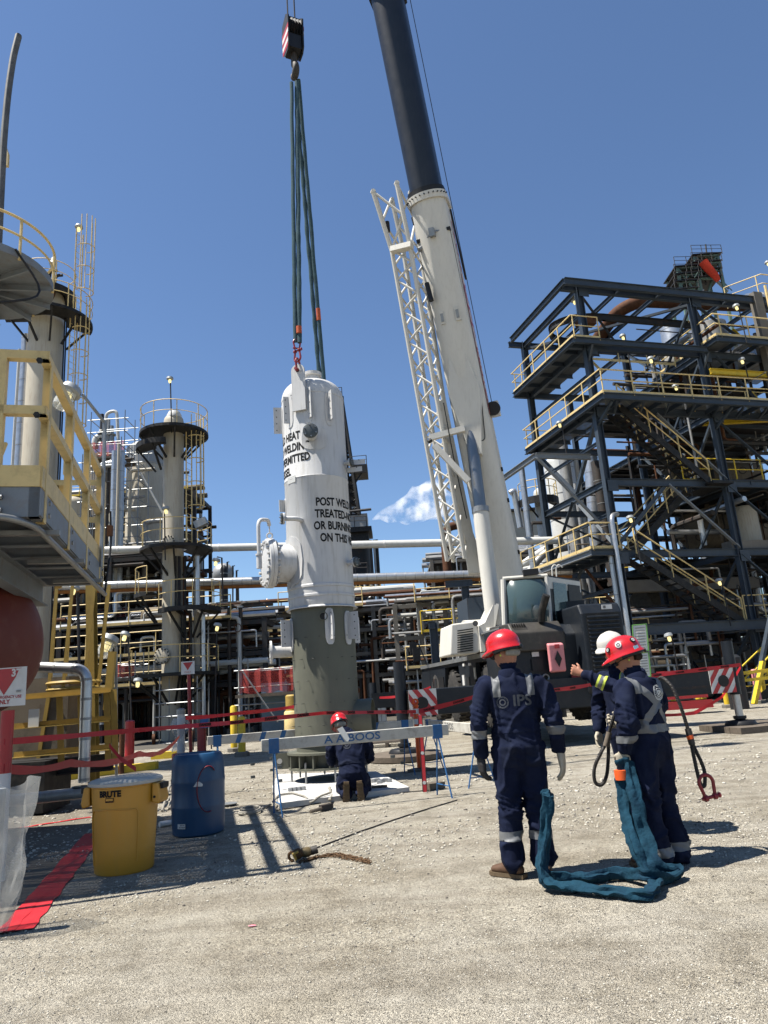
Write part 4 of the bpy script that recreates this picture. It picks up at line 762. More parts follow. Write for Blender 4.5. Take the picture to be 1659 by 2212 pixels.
# ------------------------------------------------------------------ foreground things
# yellow bin
bc = G(266, 1893); bc = V((bc.x-.09, bc.y+.27, 0)); tb = thing('rubbish_bin', 'large yellow plastic rubbish bin with dusty white lid and side handles', 'bin', bc)
hB = .80
body = part(MB().lathe([(.25, .0), (.262, .015), (.272, .2), (.289, .5), (.301, .66), (.304, .74), (.314, .745), (.316, .775), (.305, .78), (.28, .78)], bc, n=56), 'body', M['ycan'], tb)
part(MB().lathe([(.326, .755), (.336, .76), (.336, .785), (.316, .80), (.27, .812), (.14, .822), (.001, .826)], bc, n=56), 'lid', M['lid'], tb)
def binp(th, r, z): return bc+V((r*math.sin(th), -r*math.cos(th), z))
rz = lambda z: .272+(z-.2)*.060
pts = [binp(a, rz(z)+.004, z) for a, z in ([(-.98, .08), (-.99, .44), (-.93, .515), (-.80, .545)]+[(-.75+.1*i, .552+.012*math.sin(i*.26)) for i in range(14)]+[(.68, .555), (.74, .52), (.75, .10)])]
part(MB().tube(fillet(pts, .05), .006, 6), 'moulded_rib', M['ycan'], body)
for s_ in (-1, 1):
    th0 = 1.50*s_; o = binp(th0, .296, .70); d = (binp(th0, 1, 0)-binp(th0, 0, 0)); t = V((-d.y, d.x, 0))
    h_ = part(MB().prism([o+t*a+d*b+V((0, 0, c)) for a, b, c in ((-.11, 0, .05), (-.11, .06, .05), (-.11, .085, -.09), (-.11, .07, -.135), (-.11, 0, -.12))], t*.22), 'handle', M['ycan'], body, False); bevel(h_, .015, 2)
    part(MB().box(o+d*.07+V((0, 0, .02)), (.14, .05, .05), t, d), 'handle_slot', M['tar_shade_black'], h_, False)
    part(MB().cyl(o+d*.03-t*.112+V((0, 0, -.07)), o+d*.03-t*.118+V((0, 0, -.07)), .012, n=8), 'handle_hole', M['tar_shade_black'], h_)
fnB = lambda zc, th: (lambda a, b: binp(th+a/.34, rz(zc+b)+.0085, zc+b))
lettering('BRUTE', .072, 0, 0, 0, 'brand_lettering', M['stencil'], body, .0035, fn=fnB(.695, -.12), sx=1.08)
lg = part(MB().add([binp(-.12+a/.34, rz(.64)+.008, .645+b) for a, b in ((-.045, -.02), (.045, -.02), (.045, .02), (-.045, .02))], [(0, 1, 2, 3)]), 'maker_mark', M['stencil'], body, False)
part(MB().add([binp(-.12+a/.34, rz(.64)+.011, .647+b) for a, b in ((-.038, -.008), (.038, -.008), (.038, .012), (-.038, .012))], [(0, 1, 2, 3)]), 'maker_mark_band', M['ycan'], lg, False)
# blue drum
dc = G(425, 1810); dc = V((dc.x-.06, dc.y+.29, 0)); dr_ = thing('plastic_drum', 'blue plastic drum with a red painted ring and a small white label', 'drum', dc)
pf = [(.26, .0), (.285, .02), (.296, .10), (.30, .28), (.304, .30), (.304, .32), (.30, .34), (.302, .55), (.306, .57), (.306, .59), (.302, .61), (.298, .75), (.285, .84), (.26, .875), (.235, .88), (.23, .86), (.001, .86)]
db = part(MB().lathe(pf, dc, n=56), 'body', M['drum'], dr_)
def drp(th, r, z): return dc+V((r*math.sin(th), -r*math.cos(th), z))
pts = [drp(.62+.40*math.cos(a), .312, .50+.245*math.sin(a)) for a in np.linspace(rad(50), rad(285), 22)]
part(MB().tube(pts, .011, 6, sq=.4), 'red_paint_ring', M['shackle'], db)
lb = part(MB().add([drp(-.38+a/.3, .3085, .125+b) for a, b in ((-.05, -.025), (0, -.025), (.05, -.025), (.05, .025), (0, .025), (-.05, .025))], [(0, 1, 4, 5), (1, 2, 3, 4)]), 'label_sticker', M['paper'], db, False)
for zz, w_ in ((.137, .03), (.115, .028)): lettering('UN 1H1' if zz > .13 else 'NO WASTE', .017, 0, 0, 0, 'label_print', M['ink'], db, .001, fn=(lambda zq: (lambda a, b: drp(-.33+a/.3, .311, zq+b)))(zz))
part(MB().add([drp(.28+a/.3, .312, .555+b) for a, b in ((-.055, -.02), (.04, -.022), (.045, 0), (.01, .03), (-.02, .032))], [(0, 1, 2, 3, 4)]), 'torn_sticker', M['paper'], db, False)
# clutter between bin and drum
pts = fillet([G(350, 1755)+V((0, 0, .02)), G(362, 1745)+V((0, .1, .3)), G(372, 1735)+V((0, .1, .25)), G(366, 1750)+V((0, 0, .02))], .1)
single(MB().tube(pts, .018, 8), 'rope_tangle', M['ropef'], 'grey rope tangle between the yellow bin and the blue drum', 'rope')
single(MB().tube([G(345, 1788)+V((0, 0, .035)), G(372, 1783)+V((0, 0, .035))], .035, 12), 'pipe_offcut', M['white'], 'short white pipe offcut beside the blue drum', 'pipe')
# sign on red and white post
Ys = 7.0; pb = U(-4, 1900, Ys); pb = V((pb.x, Ys, 0)); sg = thing('hydrant_sign', 'white sign with red triangle and number 37 on a red and white post', 'sign', pb)
part(MB().cyl(pb, pb+V((0, 0, .93)), .058, n=20), 'white_post', M['white'], sg); part(MB().cyl(pb+V((0, 0, .93)), pb+V((0, 0, 1.50)), .059, n=20), 'red_post', M['red'], sg)
sc0 = U(14, 1484, Ys-.075); sx_ = V((math.cos(rad(6)), -math.sin(rad(6)), 0)); sz_ = V((0, 0, 1)); sn = V((-math.sin(rad(6)), -math.cos(rad(6)), 0))
brd = part(MB().box(sc0, (.40, .36, .006), sx_, sz_), 'board', M['white'], sg, False)
f_ = sn*.0055
part(MB().add([sc0+f_+sx_*a+sz_*b for a, b in ((-.19, .17), (.15, .17), (-.02, -.075))], [(0, 1, 2)]), 'red_triangle', M['red'], brd, False)
lettering('37', .095, sc0+f_*1.3+sx_*.095+sz_*.125, sx_, sz_, 'number_lettering', M['white'], brd, .004)
lettering('EMERGENCY USE', .037, sc0+f_+sx_*.02-sz_*.095, sx_, sz_, 'sign_lettering', M['red'], brd, .001); lettering('ONLY', .055, sc0+f_-sx_*.03-sz_*.14, sx_, sz_, 'sign_lettering', M['red'], brd, .002)
st_ = part(MB().add([sc0+f_*1.4+sx_*(.13+a)+sz_*(-.045+b) for a, b in ((-.028, -.014), (.028, -.014), (.028, .014), (-.028, .014))], [(0, 1, 2, 3)]), 'bar_code_sticker', M['paper'], brd, False)
for k in range(8): part(MB().add([sc0+f_*1.6+sx_*(.108+.006*k)+sz_*b+sx_*a for a, b in ((0, -.056), (.003, -.056), (.003, -.036), (0, -.036))], [(0, 1, 2, 3)]), 'bar', M['ink'], st_, False)
# clear plastic bag, hanging in front-left
bgp = U(-14, 1880, 5.35); bgp = V((bgp.x, 5.35, 0)); mb = MB(); n, rows_ = 48, 30; vs = []
for i in range(rows_+1):
    t = i/rows_; z = .98*(1-t)+.03*t
    for j in range(n):
        a = 2*math.pi*j/n; r = .10+.17*(1-t)**1.0*(.55+.45*math.cos(2*a+.4)**2)+.05*math.sin(math.pi*t)
        r *= 1+.30*mnoise.noise(V((math.cos(a)*2.2, math.sin(a)*2.2, z*2.4)))+.14*mnoise.noise(V((math.cos(a)*6, math.sin(a)*6, z*6)))
        vs.append(bgp+V((r*math.cos(a)*1.0, r*math.sin(a)*.7, z+.04*math.sin(3*a)*(1-t))))
mb.add(vs, [(i*n+j, i*n+(j+1) % n, (i+1)*n+(j+1) % n, (i+1)*n+j) for i in range(rows_) for j in range(n)])
single(mb, 'plastic_bag', M['plastic'], 'crumpled clear plastic bag hanging near the red ground tape', 'plastic bag')
single(MB().cyl(V((bgp.x, bgp.y, 0)), V((bgp.x, bgp.y, .95)), .05, n=16), 'standpipe', M['lampgrey'], 'grey standpipe wrapped in the clear plastic bag', 'standpipe')
# ---- barricades
def rod(a, b, r=.011): return MB().cyl(a, b, r, n=8)
def barricade(pL, pR, zt, label, stripes=None, text=None, ht=.145, legs=(True, True), ov=(.16, .16), lean=.22, capz=None):
    pL, pR = V(pL), V(pR); d = (pR-pL).normalized(); nn = V((d.y, -d.x, 0)); nn = nn if nn.y < 0 else -nn
    t = thing('barricade', label, 'barricade', (pL+pR)/2); a = pL-d*ov[0]+V((0, 0, zt-ht/2)); b = pR+d*ov[1]+V((0, 0, zt-ht/2))
    pk = part(MB().bar(a, b, .042, ht), 'plank', M['wood_w'], t, False); bevel(pk, .006, 1)
    if stripes:
        for s_ in stripes:
            c = a.lerp(b, s_)+nn*.0235; part(MB().add([c+d*x+V((0, 0, y)) for x, y in ((-.05, -ht/2), (.03, -ht/2), (.08, ht/2), (0, ht/2))], [(0, 1, 2, 3)]), 'blue_stripe', M['blue'], pk, False)
    if text:
        vs, fs = txt(text[0], ht*.92, .002); c = a.lerp(b, text[1])+nn*.024
        part(MB().add([c+d*(x*1.25)+V((0, 0, y)) for x, y in vs], fs), 'stencil_lettering', M[text[2]], pk, False)
    for p, on in ((pL, legs[0]), (pR, legs[1])):
        if not on: continue
        top_ = p+V((0, 0, zt-.10)); part(MB().box(p+V((0, 0, zt-ht/2-.015)), (.13, .06, ht+.035), d, nn), 'cap_bracket', M['blue'], t, False)
        f1, f2, b1 = p+nn*lean+d*.06, p+nn*lean-d*.06, p-nn*lean
        part(rod(top_, f1+V((0, 0, 0))), 'leg', M['blue'], t); part(rod(top_-nn*.02, b1), 'leg', M['blue'], t)
        part(rod(f1.lerp(top_, .18), b1.lerp(top_-nn*.02, .18), .008), 'leg_tie', M['blue'], t)
    return t
fL, fR = G(590, 1768), G(968, 1726)
barricade(V((fL.x, fL.y+.2, 0)), V((fR.x-.06, fR.y+.22, 0)), .93, 'weathered white plank barricade lettered in blue stencil in front of the kneeling worker', None, ('A A BOOS', .47, 'blue'))
fL, fR = G(460, 1668), G(838, 1660); barricade(V((-3.0, 12.2, 0)), U(836, 1700, 12.95)*V((1, 1, 0)) if False else V((.10, 13.1, 0)), .90, 'white plank barricade with blue slanting stripes behind the vessel', (.045, .14, .25, .345, .66, .8), None, .14)
fR = U(1029, 1575, 10.9); fL = U(924, 1548, 13.4)
barricade(V((fL.x, fL.y, 0)), V((fR.x, fR.y, 0)), .87, 'white plank barricade behind the orange post, its far end pointing at the crane', None, ('A A BOOS', .45, 'ink'), .15)
# orange delineator and level
dp = G(908, 1664); t = thing('delineator_post', 'orange tube delineator post with white bands and looped top', 'delineator', dp)
part(MB().lathe([(.20, 0), (.20, .03), (.06, .05)], dp, n=8), 'base', M['black'], t); part(MB().lathe([(.052, .04), (.048, 1.08), (.03, 1.12)], dp, n=20), 'tube', M['orange'], t)
for z in (.80, .98): part(MB().lathe([(.0535, z), (.0525, z+.09)], dp, n=20), 'white_band', M['white'], t)
part(MB().torus(dp+V((0, 0, 1.19)), .045, .02, (0, 1, 0), 14, 6), 'loop_handle', M['orange'], t); part(MB().lathe([(.045, 1.09), (.06, 1.12), (.03, 1.15)], dp, n=14), 'collar', M['orange'], t)
lp, lt = G(918, 1711), U(907, 1545, G(918, 1711).y+.12); t = thing('spirit_level', 'orange red spirit level standing upright against the barricade', 'spirit level', lp)
lb_ = part(MB().bar(lp, lt, .065, .03, (0, 1, 0)), 'beam', M['red'], t, False)
for q in (.12, .5, .86): part(MB().cyl(lp.lerp(lt, q)+V((0, -.017, 0)), lp.lerp(lt, q)+V((0, -.02, 0)), .024, n=14), 'vial', M['paper'], lb_)
for s_ in (-.03, .03): part(MB().bar(lp+V((s_, -.017, 0)), lt+V((s_, -.017, 0)), .008, .004, (0, 1, 0)), 'edge_strip', M['black'], lb_, False)
tgp = U(741, 1592, 9.42); t = single(MB().prism([tgp+V((a, 0, b)) for a, b in ((-.07, .10), (.0, .13), (.085, -.03), (.055, -.06), (.03, -.045))], (0, .004, 0)), 'paper_tag', M['paper'], 'white paper tag dangling from the lettered barricade plank', 'tag', smooth=False)
# ---- red danger tapes
def tape(pts, label, text=True, wd=.075, sag=0.0, tx=(0, 1), n=60, size=.052):
    pts = [V(p) for p in pts]; seg = []
    L = [0]
    for a, b in zip(pts, pts[1:]): L.append(L[-1]+(b-a).length)
    def P(s):
        for i in range(len(pts)-1):
            if s <= L[i+1] or i == len(pts)-2:
                q = (s-L[i])/(L[i+1]-L[i]); return pts[i].lerp(pts[i+1], q)-V((0, 0, sag*4*q*(1-q)*(L[i+1]-L[i])/4))
    vs = []
    for i in range(n+1):
        s = L[-1]*i/n; p = P(s); q = mnoise.noise(V((s*.9, len(label), 0))); a = q*.9; h = wd/2*(.9+.12*math.sin(s*5))
        vs += [p+V((0, math.sin(a)*h, math.cos(a)*h)), p-V((0, math.sin(a)*h, math.cos(a)*h))]
    t = thing('danger_tape', label, 'danger tape', pts[0]); mb = MB().add(vs, [(2*i, 2*i+1, 2*i+3, 2*i+2) for i in range(n)])
    rb = part(mb, 'ribbon', M['redtape'], t, False)
    if text:
        s = L[-1]*tx[0]
        while s < L[-1]*tx[1]-.6:
            d = (P(s+.3)-P(s)).normalized(); o = P(s+.15); q = mnoise.noise(V(((s+.15)*.9, len(label), 0)))*.9
            upd = V((0, math.sin(q), math.cos(q))); nn = d.cross(upd).normalized(); nn = nn if nn.y < 0 else -nn
            vs2, fs2 = txt('DANGER', size, .0025); part(MB().add([P(s+.2+x)+upd*y+nn*.006 for x, y in vs2], fs2), 'danger_lettering', M['stencil'], rb, False); s += .56
    return t
post37 = pb+V((.0, -.06, 0))
tape([U(8, 1603, 6.93), U(300, 1577, 8.6), U(504, 1561, 9.9), U(700, 1540, 11.0), dp+V((0, -.07, 1.02))], 'red danger tape from the numbered sign post to the orange delineator', True, .062, .0, (.34, 1))
tape([dp+V((.05, -.07, 1.02)), U(1035, 1502, 13.2), U(1180, 1491, 14.6), U(1275, 1479, 15.7)], 'red danger tape strung from the orange delineator past the crane rear', True, .085, .05, (0, 1))
tape([U(1275, 1479, 15.7), U(1430, 1457, 16.25), U(1600, 1436, 16.6)], 'red danger tape draped along the top of the long outrigger beam', True, .09, .0, (.4, 1))
tape([U(8, 1660, 6.93), U(150, 1648, 8.5), U(300, 1628, 11), U(388, 1590, 16.5)], 'lower slack red tape from the numbered sign post to the bagged post', False, .085, .10)
tape([U(236, 1610, 9.5), U(262, 1640, 9.6), U(294, 1662, 9.8)], 'short loose tail of red tape hanging behind the yellow bin', False, .06, 0, n=16)
tape([U(401, 1551, 17.2), U(520, 1540, 17.6), U(645, 1525, 18)], 'distant red tape from the bagged post to behind the vessel', False, .09, .05)
tape([U(1600, 1440, 16.6), U(1560, 1505, 17.2), U(1500, 1540, 17.2), U(1430, 1545, 17)], 'slack red tape drooping from the outrigger to the gravel', False, .08, .06)
tape([U(820, 1507, 15.9), U(930, 1484, 15.6)], 'thin red tape sagging between the vessel and the crane jack', False, .05, .2, n=20)
# ---- tools on the ground
def gp(x, y, z=0.0): return G((700+x/1.659)/1.507, (1900+y/1.659)/1.507, z)
ch = thing('chain_hoist', 'rusty chain hoist with its chain strung out on the gravel', 'chain hoist', gp(465, 1490))
o = gp(445, 1500); part(MB().lathe([(.03, -.05), (.05, -.04), (.058, 0), (.05, .04), (.03, .05)], o+V((0, 0, .075)), V((1, .4, .5)), n=18), 'gear_case', M['chain'], ch)
part(MB().lathe([(.04, -.05), (.052, -.03), (.052, .03), (.04, .05)], o+V((.08, .06, .075)), V((1, .3, 0)), n=18), 'brake_drum', paint('hoist_bronze', (.16, .12, .06), .5, .4, .3, 20), ch)
part(MB().lathe([(.03, -.06), (.045, -.02), (.045, .05)], o+V((.15, .10, .08)), V((1, .2, .2)), n=14), 'load_sheave', M['pipe_d'], ch); part(MB().tube([o+V((-.01, -.06, .03)), o+V((-.03, -.1, .10)), o+V((.02, -.1, .12))], .014, 8), 'lever', M['mustard'], ch)
part(MB().torus(o+V((-.05, -.04, .06)), .045, .016, (.4, 1, .2), 14, 6, 0, 4.8), 'hook', M['chain'], ch)
mb = MB(); rr_ = random.Random(4); cp = [gp(x, y) for x, y in ((480, 1510), (540, 1490), (600, 1478), (680, 1468), (740, 1480), (800, 1490), (860, 1505), (895, 1515))]
for lane in range(4):
    off = V(((lane-1.5)*.012, (lane-1.5)*.022, 0))
    q = fillet(cp, .2, 3); L_ = sum((q[i+1]-q[i]).length for i in range(len(q)-1)); acc = 0; nxt = 0; k = 0
    for i in range(len(q)-1):
        sg_ = (q[i+1]-q[i]).length
        while nxt < acc+sg_:
            p = q[i].lerp(q[i+1], (nxt-acc)/sg_)+off+V((rr_.uniform(-.02, .02), rr_.uniform(-.02, .02), .012+rr_.random()*.012)); d = (q[i+1]-q[i]).normalized()+V((rr_.uniform(-.4, .4), rr_.uniform(-.4, .4), 0))
            x_, y_, d_ = frame(d); ax = y_ if k % 2 else x_; s2 = ax.cross(d_)
            pts = [p+d_*(.022*math.cos(a))+s2*(.012*math.sin(a)) for a in np.linspace(0, 2*math.pi, 9)]; mb.tube(pts, .0048, 4, False); nxt += .030; k += 1
        acc += sg_
part(mb, 'chain', M['chain'], ch, kind='stuff'); ch.scale = (.86, .86, .8)
hm_ = thing('sledge_hammer', 'short dark sledge hammer lying on the gravel before the pad', 'hammer', gp(570, 1215))
part(MB().bar(gp(570, 1212, .045), gp(630, 1200, .045), .07, .065), 'hammer_head', M['steel_d'], hm_, False); part(MB().tube([gp(515, 1232, .03), gp(585, 1210, .045)], .022, 8), 'handle', M['timber'], hm_)
single(MB().tube(fillet([gp(312, 1178, .085), gp(345, 1140, .09), gp(420, 1130, .09), gp(490, 1150, .09), gp(515, 1188, .02), gp(560, 1150, .09), gp(622, 1128, .10)], .3, 5), .014, 8), 'rope', M['ropef'], 'grey rope curling over the front edge of the concrete pad', 'rope')
single(MB().tube(fillet([gp(620, 1130, .02)+V((0, 0, a)) for a in (0, .08)]+[gp(632, 1160, .03), gp(618, 1165, .06), gp(640, 1140, .05)], .03), .02, 8), 'rope_end', M['ropef'], 'frayed rope end beside the boots of the kneeling worker', 'rope')
pts = [gp(190, 1240)+V((.15*math.cos(a)*(1-.02*i/4), .22*math.sin(a), .015+.004*i/4)) for i, a in enumerate(np.linspace(0, 6.283*2.6, 44))]+[gp(250, 1215, .02), gp(300, 1192, .02)]
single(MB().tube(pts, .014, 7), 'rope_coil', M['ropef'], 'small coil of grey rope lying between the drum and the pad', 'rope')
single(MB().bar(gp(845, 1098, .09), gp(930, 1092, .09), .05, .03), 'wooden_wedge', M['timber'], 'flat wooden stick on the pad right of the kneeling worker', 'wedge')
single(MB().bar(gp(1145, 1098, .05), gp(1225, 1085, .05), .16, .09), 'wood_block', M['timber'], 'brown wood block on the gravel beside the spirit level', 'block')
single(MB().bar(gp(1040, 1012, .02), gp(1200, 1000, .02), .16, .04), 'timber_offcut', M['timber'], 'flat dark timber lying behind the spirit level', 'timber')
single(MB().lathe([(.0, .01), (.10, .012), (.12, .02), (.13, .035), (.11, .03)], gp(72, 1200), n=20), 'metal_dish', M['galv'], 'shallow metal dish on the gravel right of the drum', 'dish')
# pallet behind the barricade
p0 = G(790, 1618); t = thing('pallet', 'low weathered timber pallet lying behind the vessel', 'pallet', p0+V((.5, .5, 0)))
for k in range(7): part(MB().box(p0+V((.55, .08+.16*k, .115)), (1.1, .10, .02)), 'board', M['timber'], t, False)
for k in range(3): part(MB().box(p0+V((.06+.49*k, .56, .055)), (.09, 1.1, .09)), 'bearer', M['timber'], t, False)
# bollards
def bollard(p, h, r, mat, label, group):
    t = thing('bollard', label, 'bollard', p, group); part(MB().lathe([(r, 0), (r, h-.05), (r*.7, h-.01), (.001, h)], p, n=18), 'post', M[mat], t); part(MB().lathe([(r*2, 0), (r*2, .10), (r*1.7, .12)], p, n=8), 'footing', M['concrete'], t)
bollard(G(506, 1624), 1.30, .10, 'safety', 'yellow bollard with rounded top beside the scaffold, taller one', 'yellow bollards by the scaffold')
bollard(G(523, 1634), 1.02, .10, 'safety', 'shorter yellow bollard standing nearest the striped barricade', 'yellow bollards by the scaffold')
for i, (x, y, m_, lab) in enumerate(((1456, 1524, 'safety', 'yellow bollard just right of the back of the cross-striped worker'), (1512, 1528, 'safety', 'yellow bollard under the outrigger beam, front one of a pair'), (1522, 1518, 'safety', 'yellow bollard under the outrigger beam, rear one of a pair'),
        (1573, 1529, 'safety', 'yellow bollard just left of the shiny jack rod'), (1654, 1517, 'safety', 'yellow bollard at the foot of the yellow stair'), (1641, 1519, 'pink', 'faded red bollard beside the yellow stair'))):
    bollard(G(x, y), 1.25, .105, m_, lab, 'bollards below the steel frame')
# kerb and hydrants on the left
a, b = G(40, 1700), G(336, 1662)
single(MB().prism([V((a.x, a.y, 0)), V((b.x, b.y, 0)), V((b.x, b.y+.22, 0)), V((a.x, a.y+.22, 0))], (0, 0, .17)), 'kerb', M['safety'], 'low yellow painted kerb behind the yellow bin', 'kerb', smooth=False)
a = G(345, 1640); single(MB().prism([a+V(p) for p in ((-.25, 0, 0), (.45, 0, 0), (.45, .25, 0), (-.25, .25, 0))], (0, 0, .18)), 'concrete_block', M['safety'], 'short yellow painted block near the bagged post', 'block', smooth=False)
hp_ = G(391, 1642); t = thing('hydrant_post', 'pale post with red base wrapped in a plastic bag behind the drum', 'hydrant', hp_)
part(MB().lathe([(.24, 0), (.24, .16), (.20, .18)], hp_, n=20), 'base', M['red'], t); part(MB().cyl(hp_+V((0, 0, .15)), hp_+V((0, 0, 1.25)), .10, n=18), 'post', M['white'], t); part(MB().lathe([(.12, 1.18), (.12, 1.3), (.05, 1.33)], hp_, n=16), 'cap', M['galv'], t)
mb = MB(); vs = []; n = 24
for i in range(13):
    z = 1.08-.85*i/12
    for j in range(n): a = 2*math.pi*j/n; r = (.17+.05*math.sin(i*.6))*(1+.3*mnoise.noise(V((math.cos(a)*2, math.sin(a)*2, z*3)))); vs.append(hp_+V((r*math.cos(a)-.04, r*math.sin(a), z)))
part(mb.add(vs, [(i*n+j, i*n+(j+1) % n, (i+1)*n+(j+1) % n, (i+1)*n+j) for i in range(12) for j in range(n)]), 'bag', M['plastic'], t)
s2 = G(397, 1640)+V((.05, .5, 0)); t = thing('hydrant_sign', 'small distant white sign with red triangle on a dark red post', 'sign', s2)
part(MB().cyl(s2, s2+V((-.06, 0, 2.4)), .05, n=10), 'post', M['shackle'], t); c_ = s2+V((-.06, -.07, 2.42)); bd = part(MB().box(c_, (.38, .02, .36)), 'board', M['white'], t, False)
part(MB().add([c_+V((a, -.014, b)) for a, b in ((-.14, .15), (.14, .15), (0, -.07))], [(0, 1, 2)]), 'red_triangle', M['red'], bd, False); lettering('ONLY', .07, c_+V((0, -.014, -.12)), (1, 0, 0), (0, 0, 1), 'sign_lettering', M['red'], bd)
for x, y, h, r, lab in ((279, 1664, 1.15, .11, 'red pipe post standing behind the white lid of the bin'), (262, 1672, .9, .06, 'thin dark red post beside the red pipe post')):
    p = G(x, y); single(MB().lathe([(r, 0), (r, h-.03), (r*.6, h)], p, n=14), 'guard_post', M['red'] if r > .1 else M['pipe_r'], lab, 'post')
p = G(436, 1640); t = thing('hose_reel_post', 'short red post with hanging chains and blue cap behind the drum', 'post', p)
part(MB().cyl(p, p+V((0, 0, .8)), .12, n=16), 'post', M['shackle'], t); part(MB().box(p+V((.1, -.05, .95)), (.22, .16, .32)), 'cap', M['blue'], t, False)
for s_ in (-.2, .28): part(MB().tube([p+V((s_, -.1, .75)), p+V((s_, -.1, .25))], .018, 6), 'chain', M['rope'], t); 
# notices beside the crane and the rear of a truck
M['greened'] = paint('green_plastic', (.10, .25, .06), .5)
nb = thing('notice_board', 'pair of printed notices with green edges on a stand behind the white helmet', 'notice board', V((U(1385, 1450, 15.2).x, 15.2, 0)))
for (x0, y0, x1, y1) in ((1366, 1349, 1397, 1406), (1372, 1410, 1402, 1462)):
    c_ = [U(x0, y0+2, 15.2), U(x1-1, y0-1, 15.2), U(x1+4, y1-1, 15.2), U(x0+4, y1+1, 15.2)]
    pz = part(MB().prism(c_, (0, .02, 0)), 'notice', M['paper'], nb, False); part(MB().tube(c_+c_[:1], .012, 4), 'green_edge', M['greened'], pz)
    for k in range(7): q = .12+.11*k; part(MB().bar(c_[0].lerp(c_[3], q).lerp(c_[1].lerp(c_[2], q), .15)+V((0, -.012, 0)), c_[0].lerp(c_[3], q).lerp(c_[1].lerp(c_[2], q), .85)+V((0, -.012, 0)), .004, .012), 'text_line', M['ink'], pz, False)
for x in (1374, 1398): part(MB().cyl(V((U(x, 1450, 15.22).x, 15.25, 0)), U(x-6, 1380, 15.25), .02, n=8), 'stand_leg', M['galv'], nb)
tk = thing('parked_trailer', 'rear of a dark trailer with plate and tail lamps beyond the bollards', 'trailer', G(1600, 1515)+V((0, 4, 0)))
o = G(1600, 1515)+V((0, 4, 0)); part(MB().box(o+V((0, 2, 1.15)), (2.6, 4, .25)), 'bed', M['steel_d'], tk, False); bp_ = part(MB().box(o+V((0, -.05, .8)), (2.4, .1, .16)), 'bumper', M['white'], tk, False)
for k in range(4): part(MB().box(o+V((-1.0+.66*k, -.11, .8)), (.33, .02, .14)), 'red_marker', M['red'], bp_, False)
part(MB().box(o+V((-.2, -.1, 1.2)), (.5, .02, .2)), 'number_plate', M['black'], tk, False); lettering('12126', .16, o+V((-.2, -.12, 1.2)), (1, 0, 0), (0, 0, 1), 'plate_number', M['white'], tk)
for s_ in (-.95, .95): part(MB().lathe([(.2, -.2), (.5, -.2), (.5, .2), (.2, .2)], o+V((s_, 1.2, .5)), (1, 0, 0), n=22), 'wheel', M['tyre'], tk)
for s_ in (-.8, .5): part(MB().cyl(o+V((s_, -.1, 1.15)), o+V((s_, -.13, 1.15)), .09, n=12), 'tail_lamp', M['red'], tk)
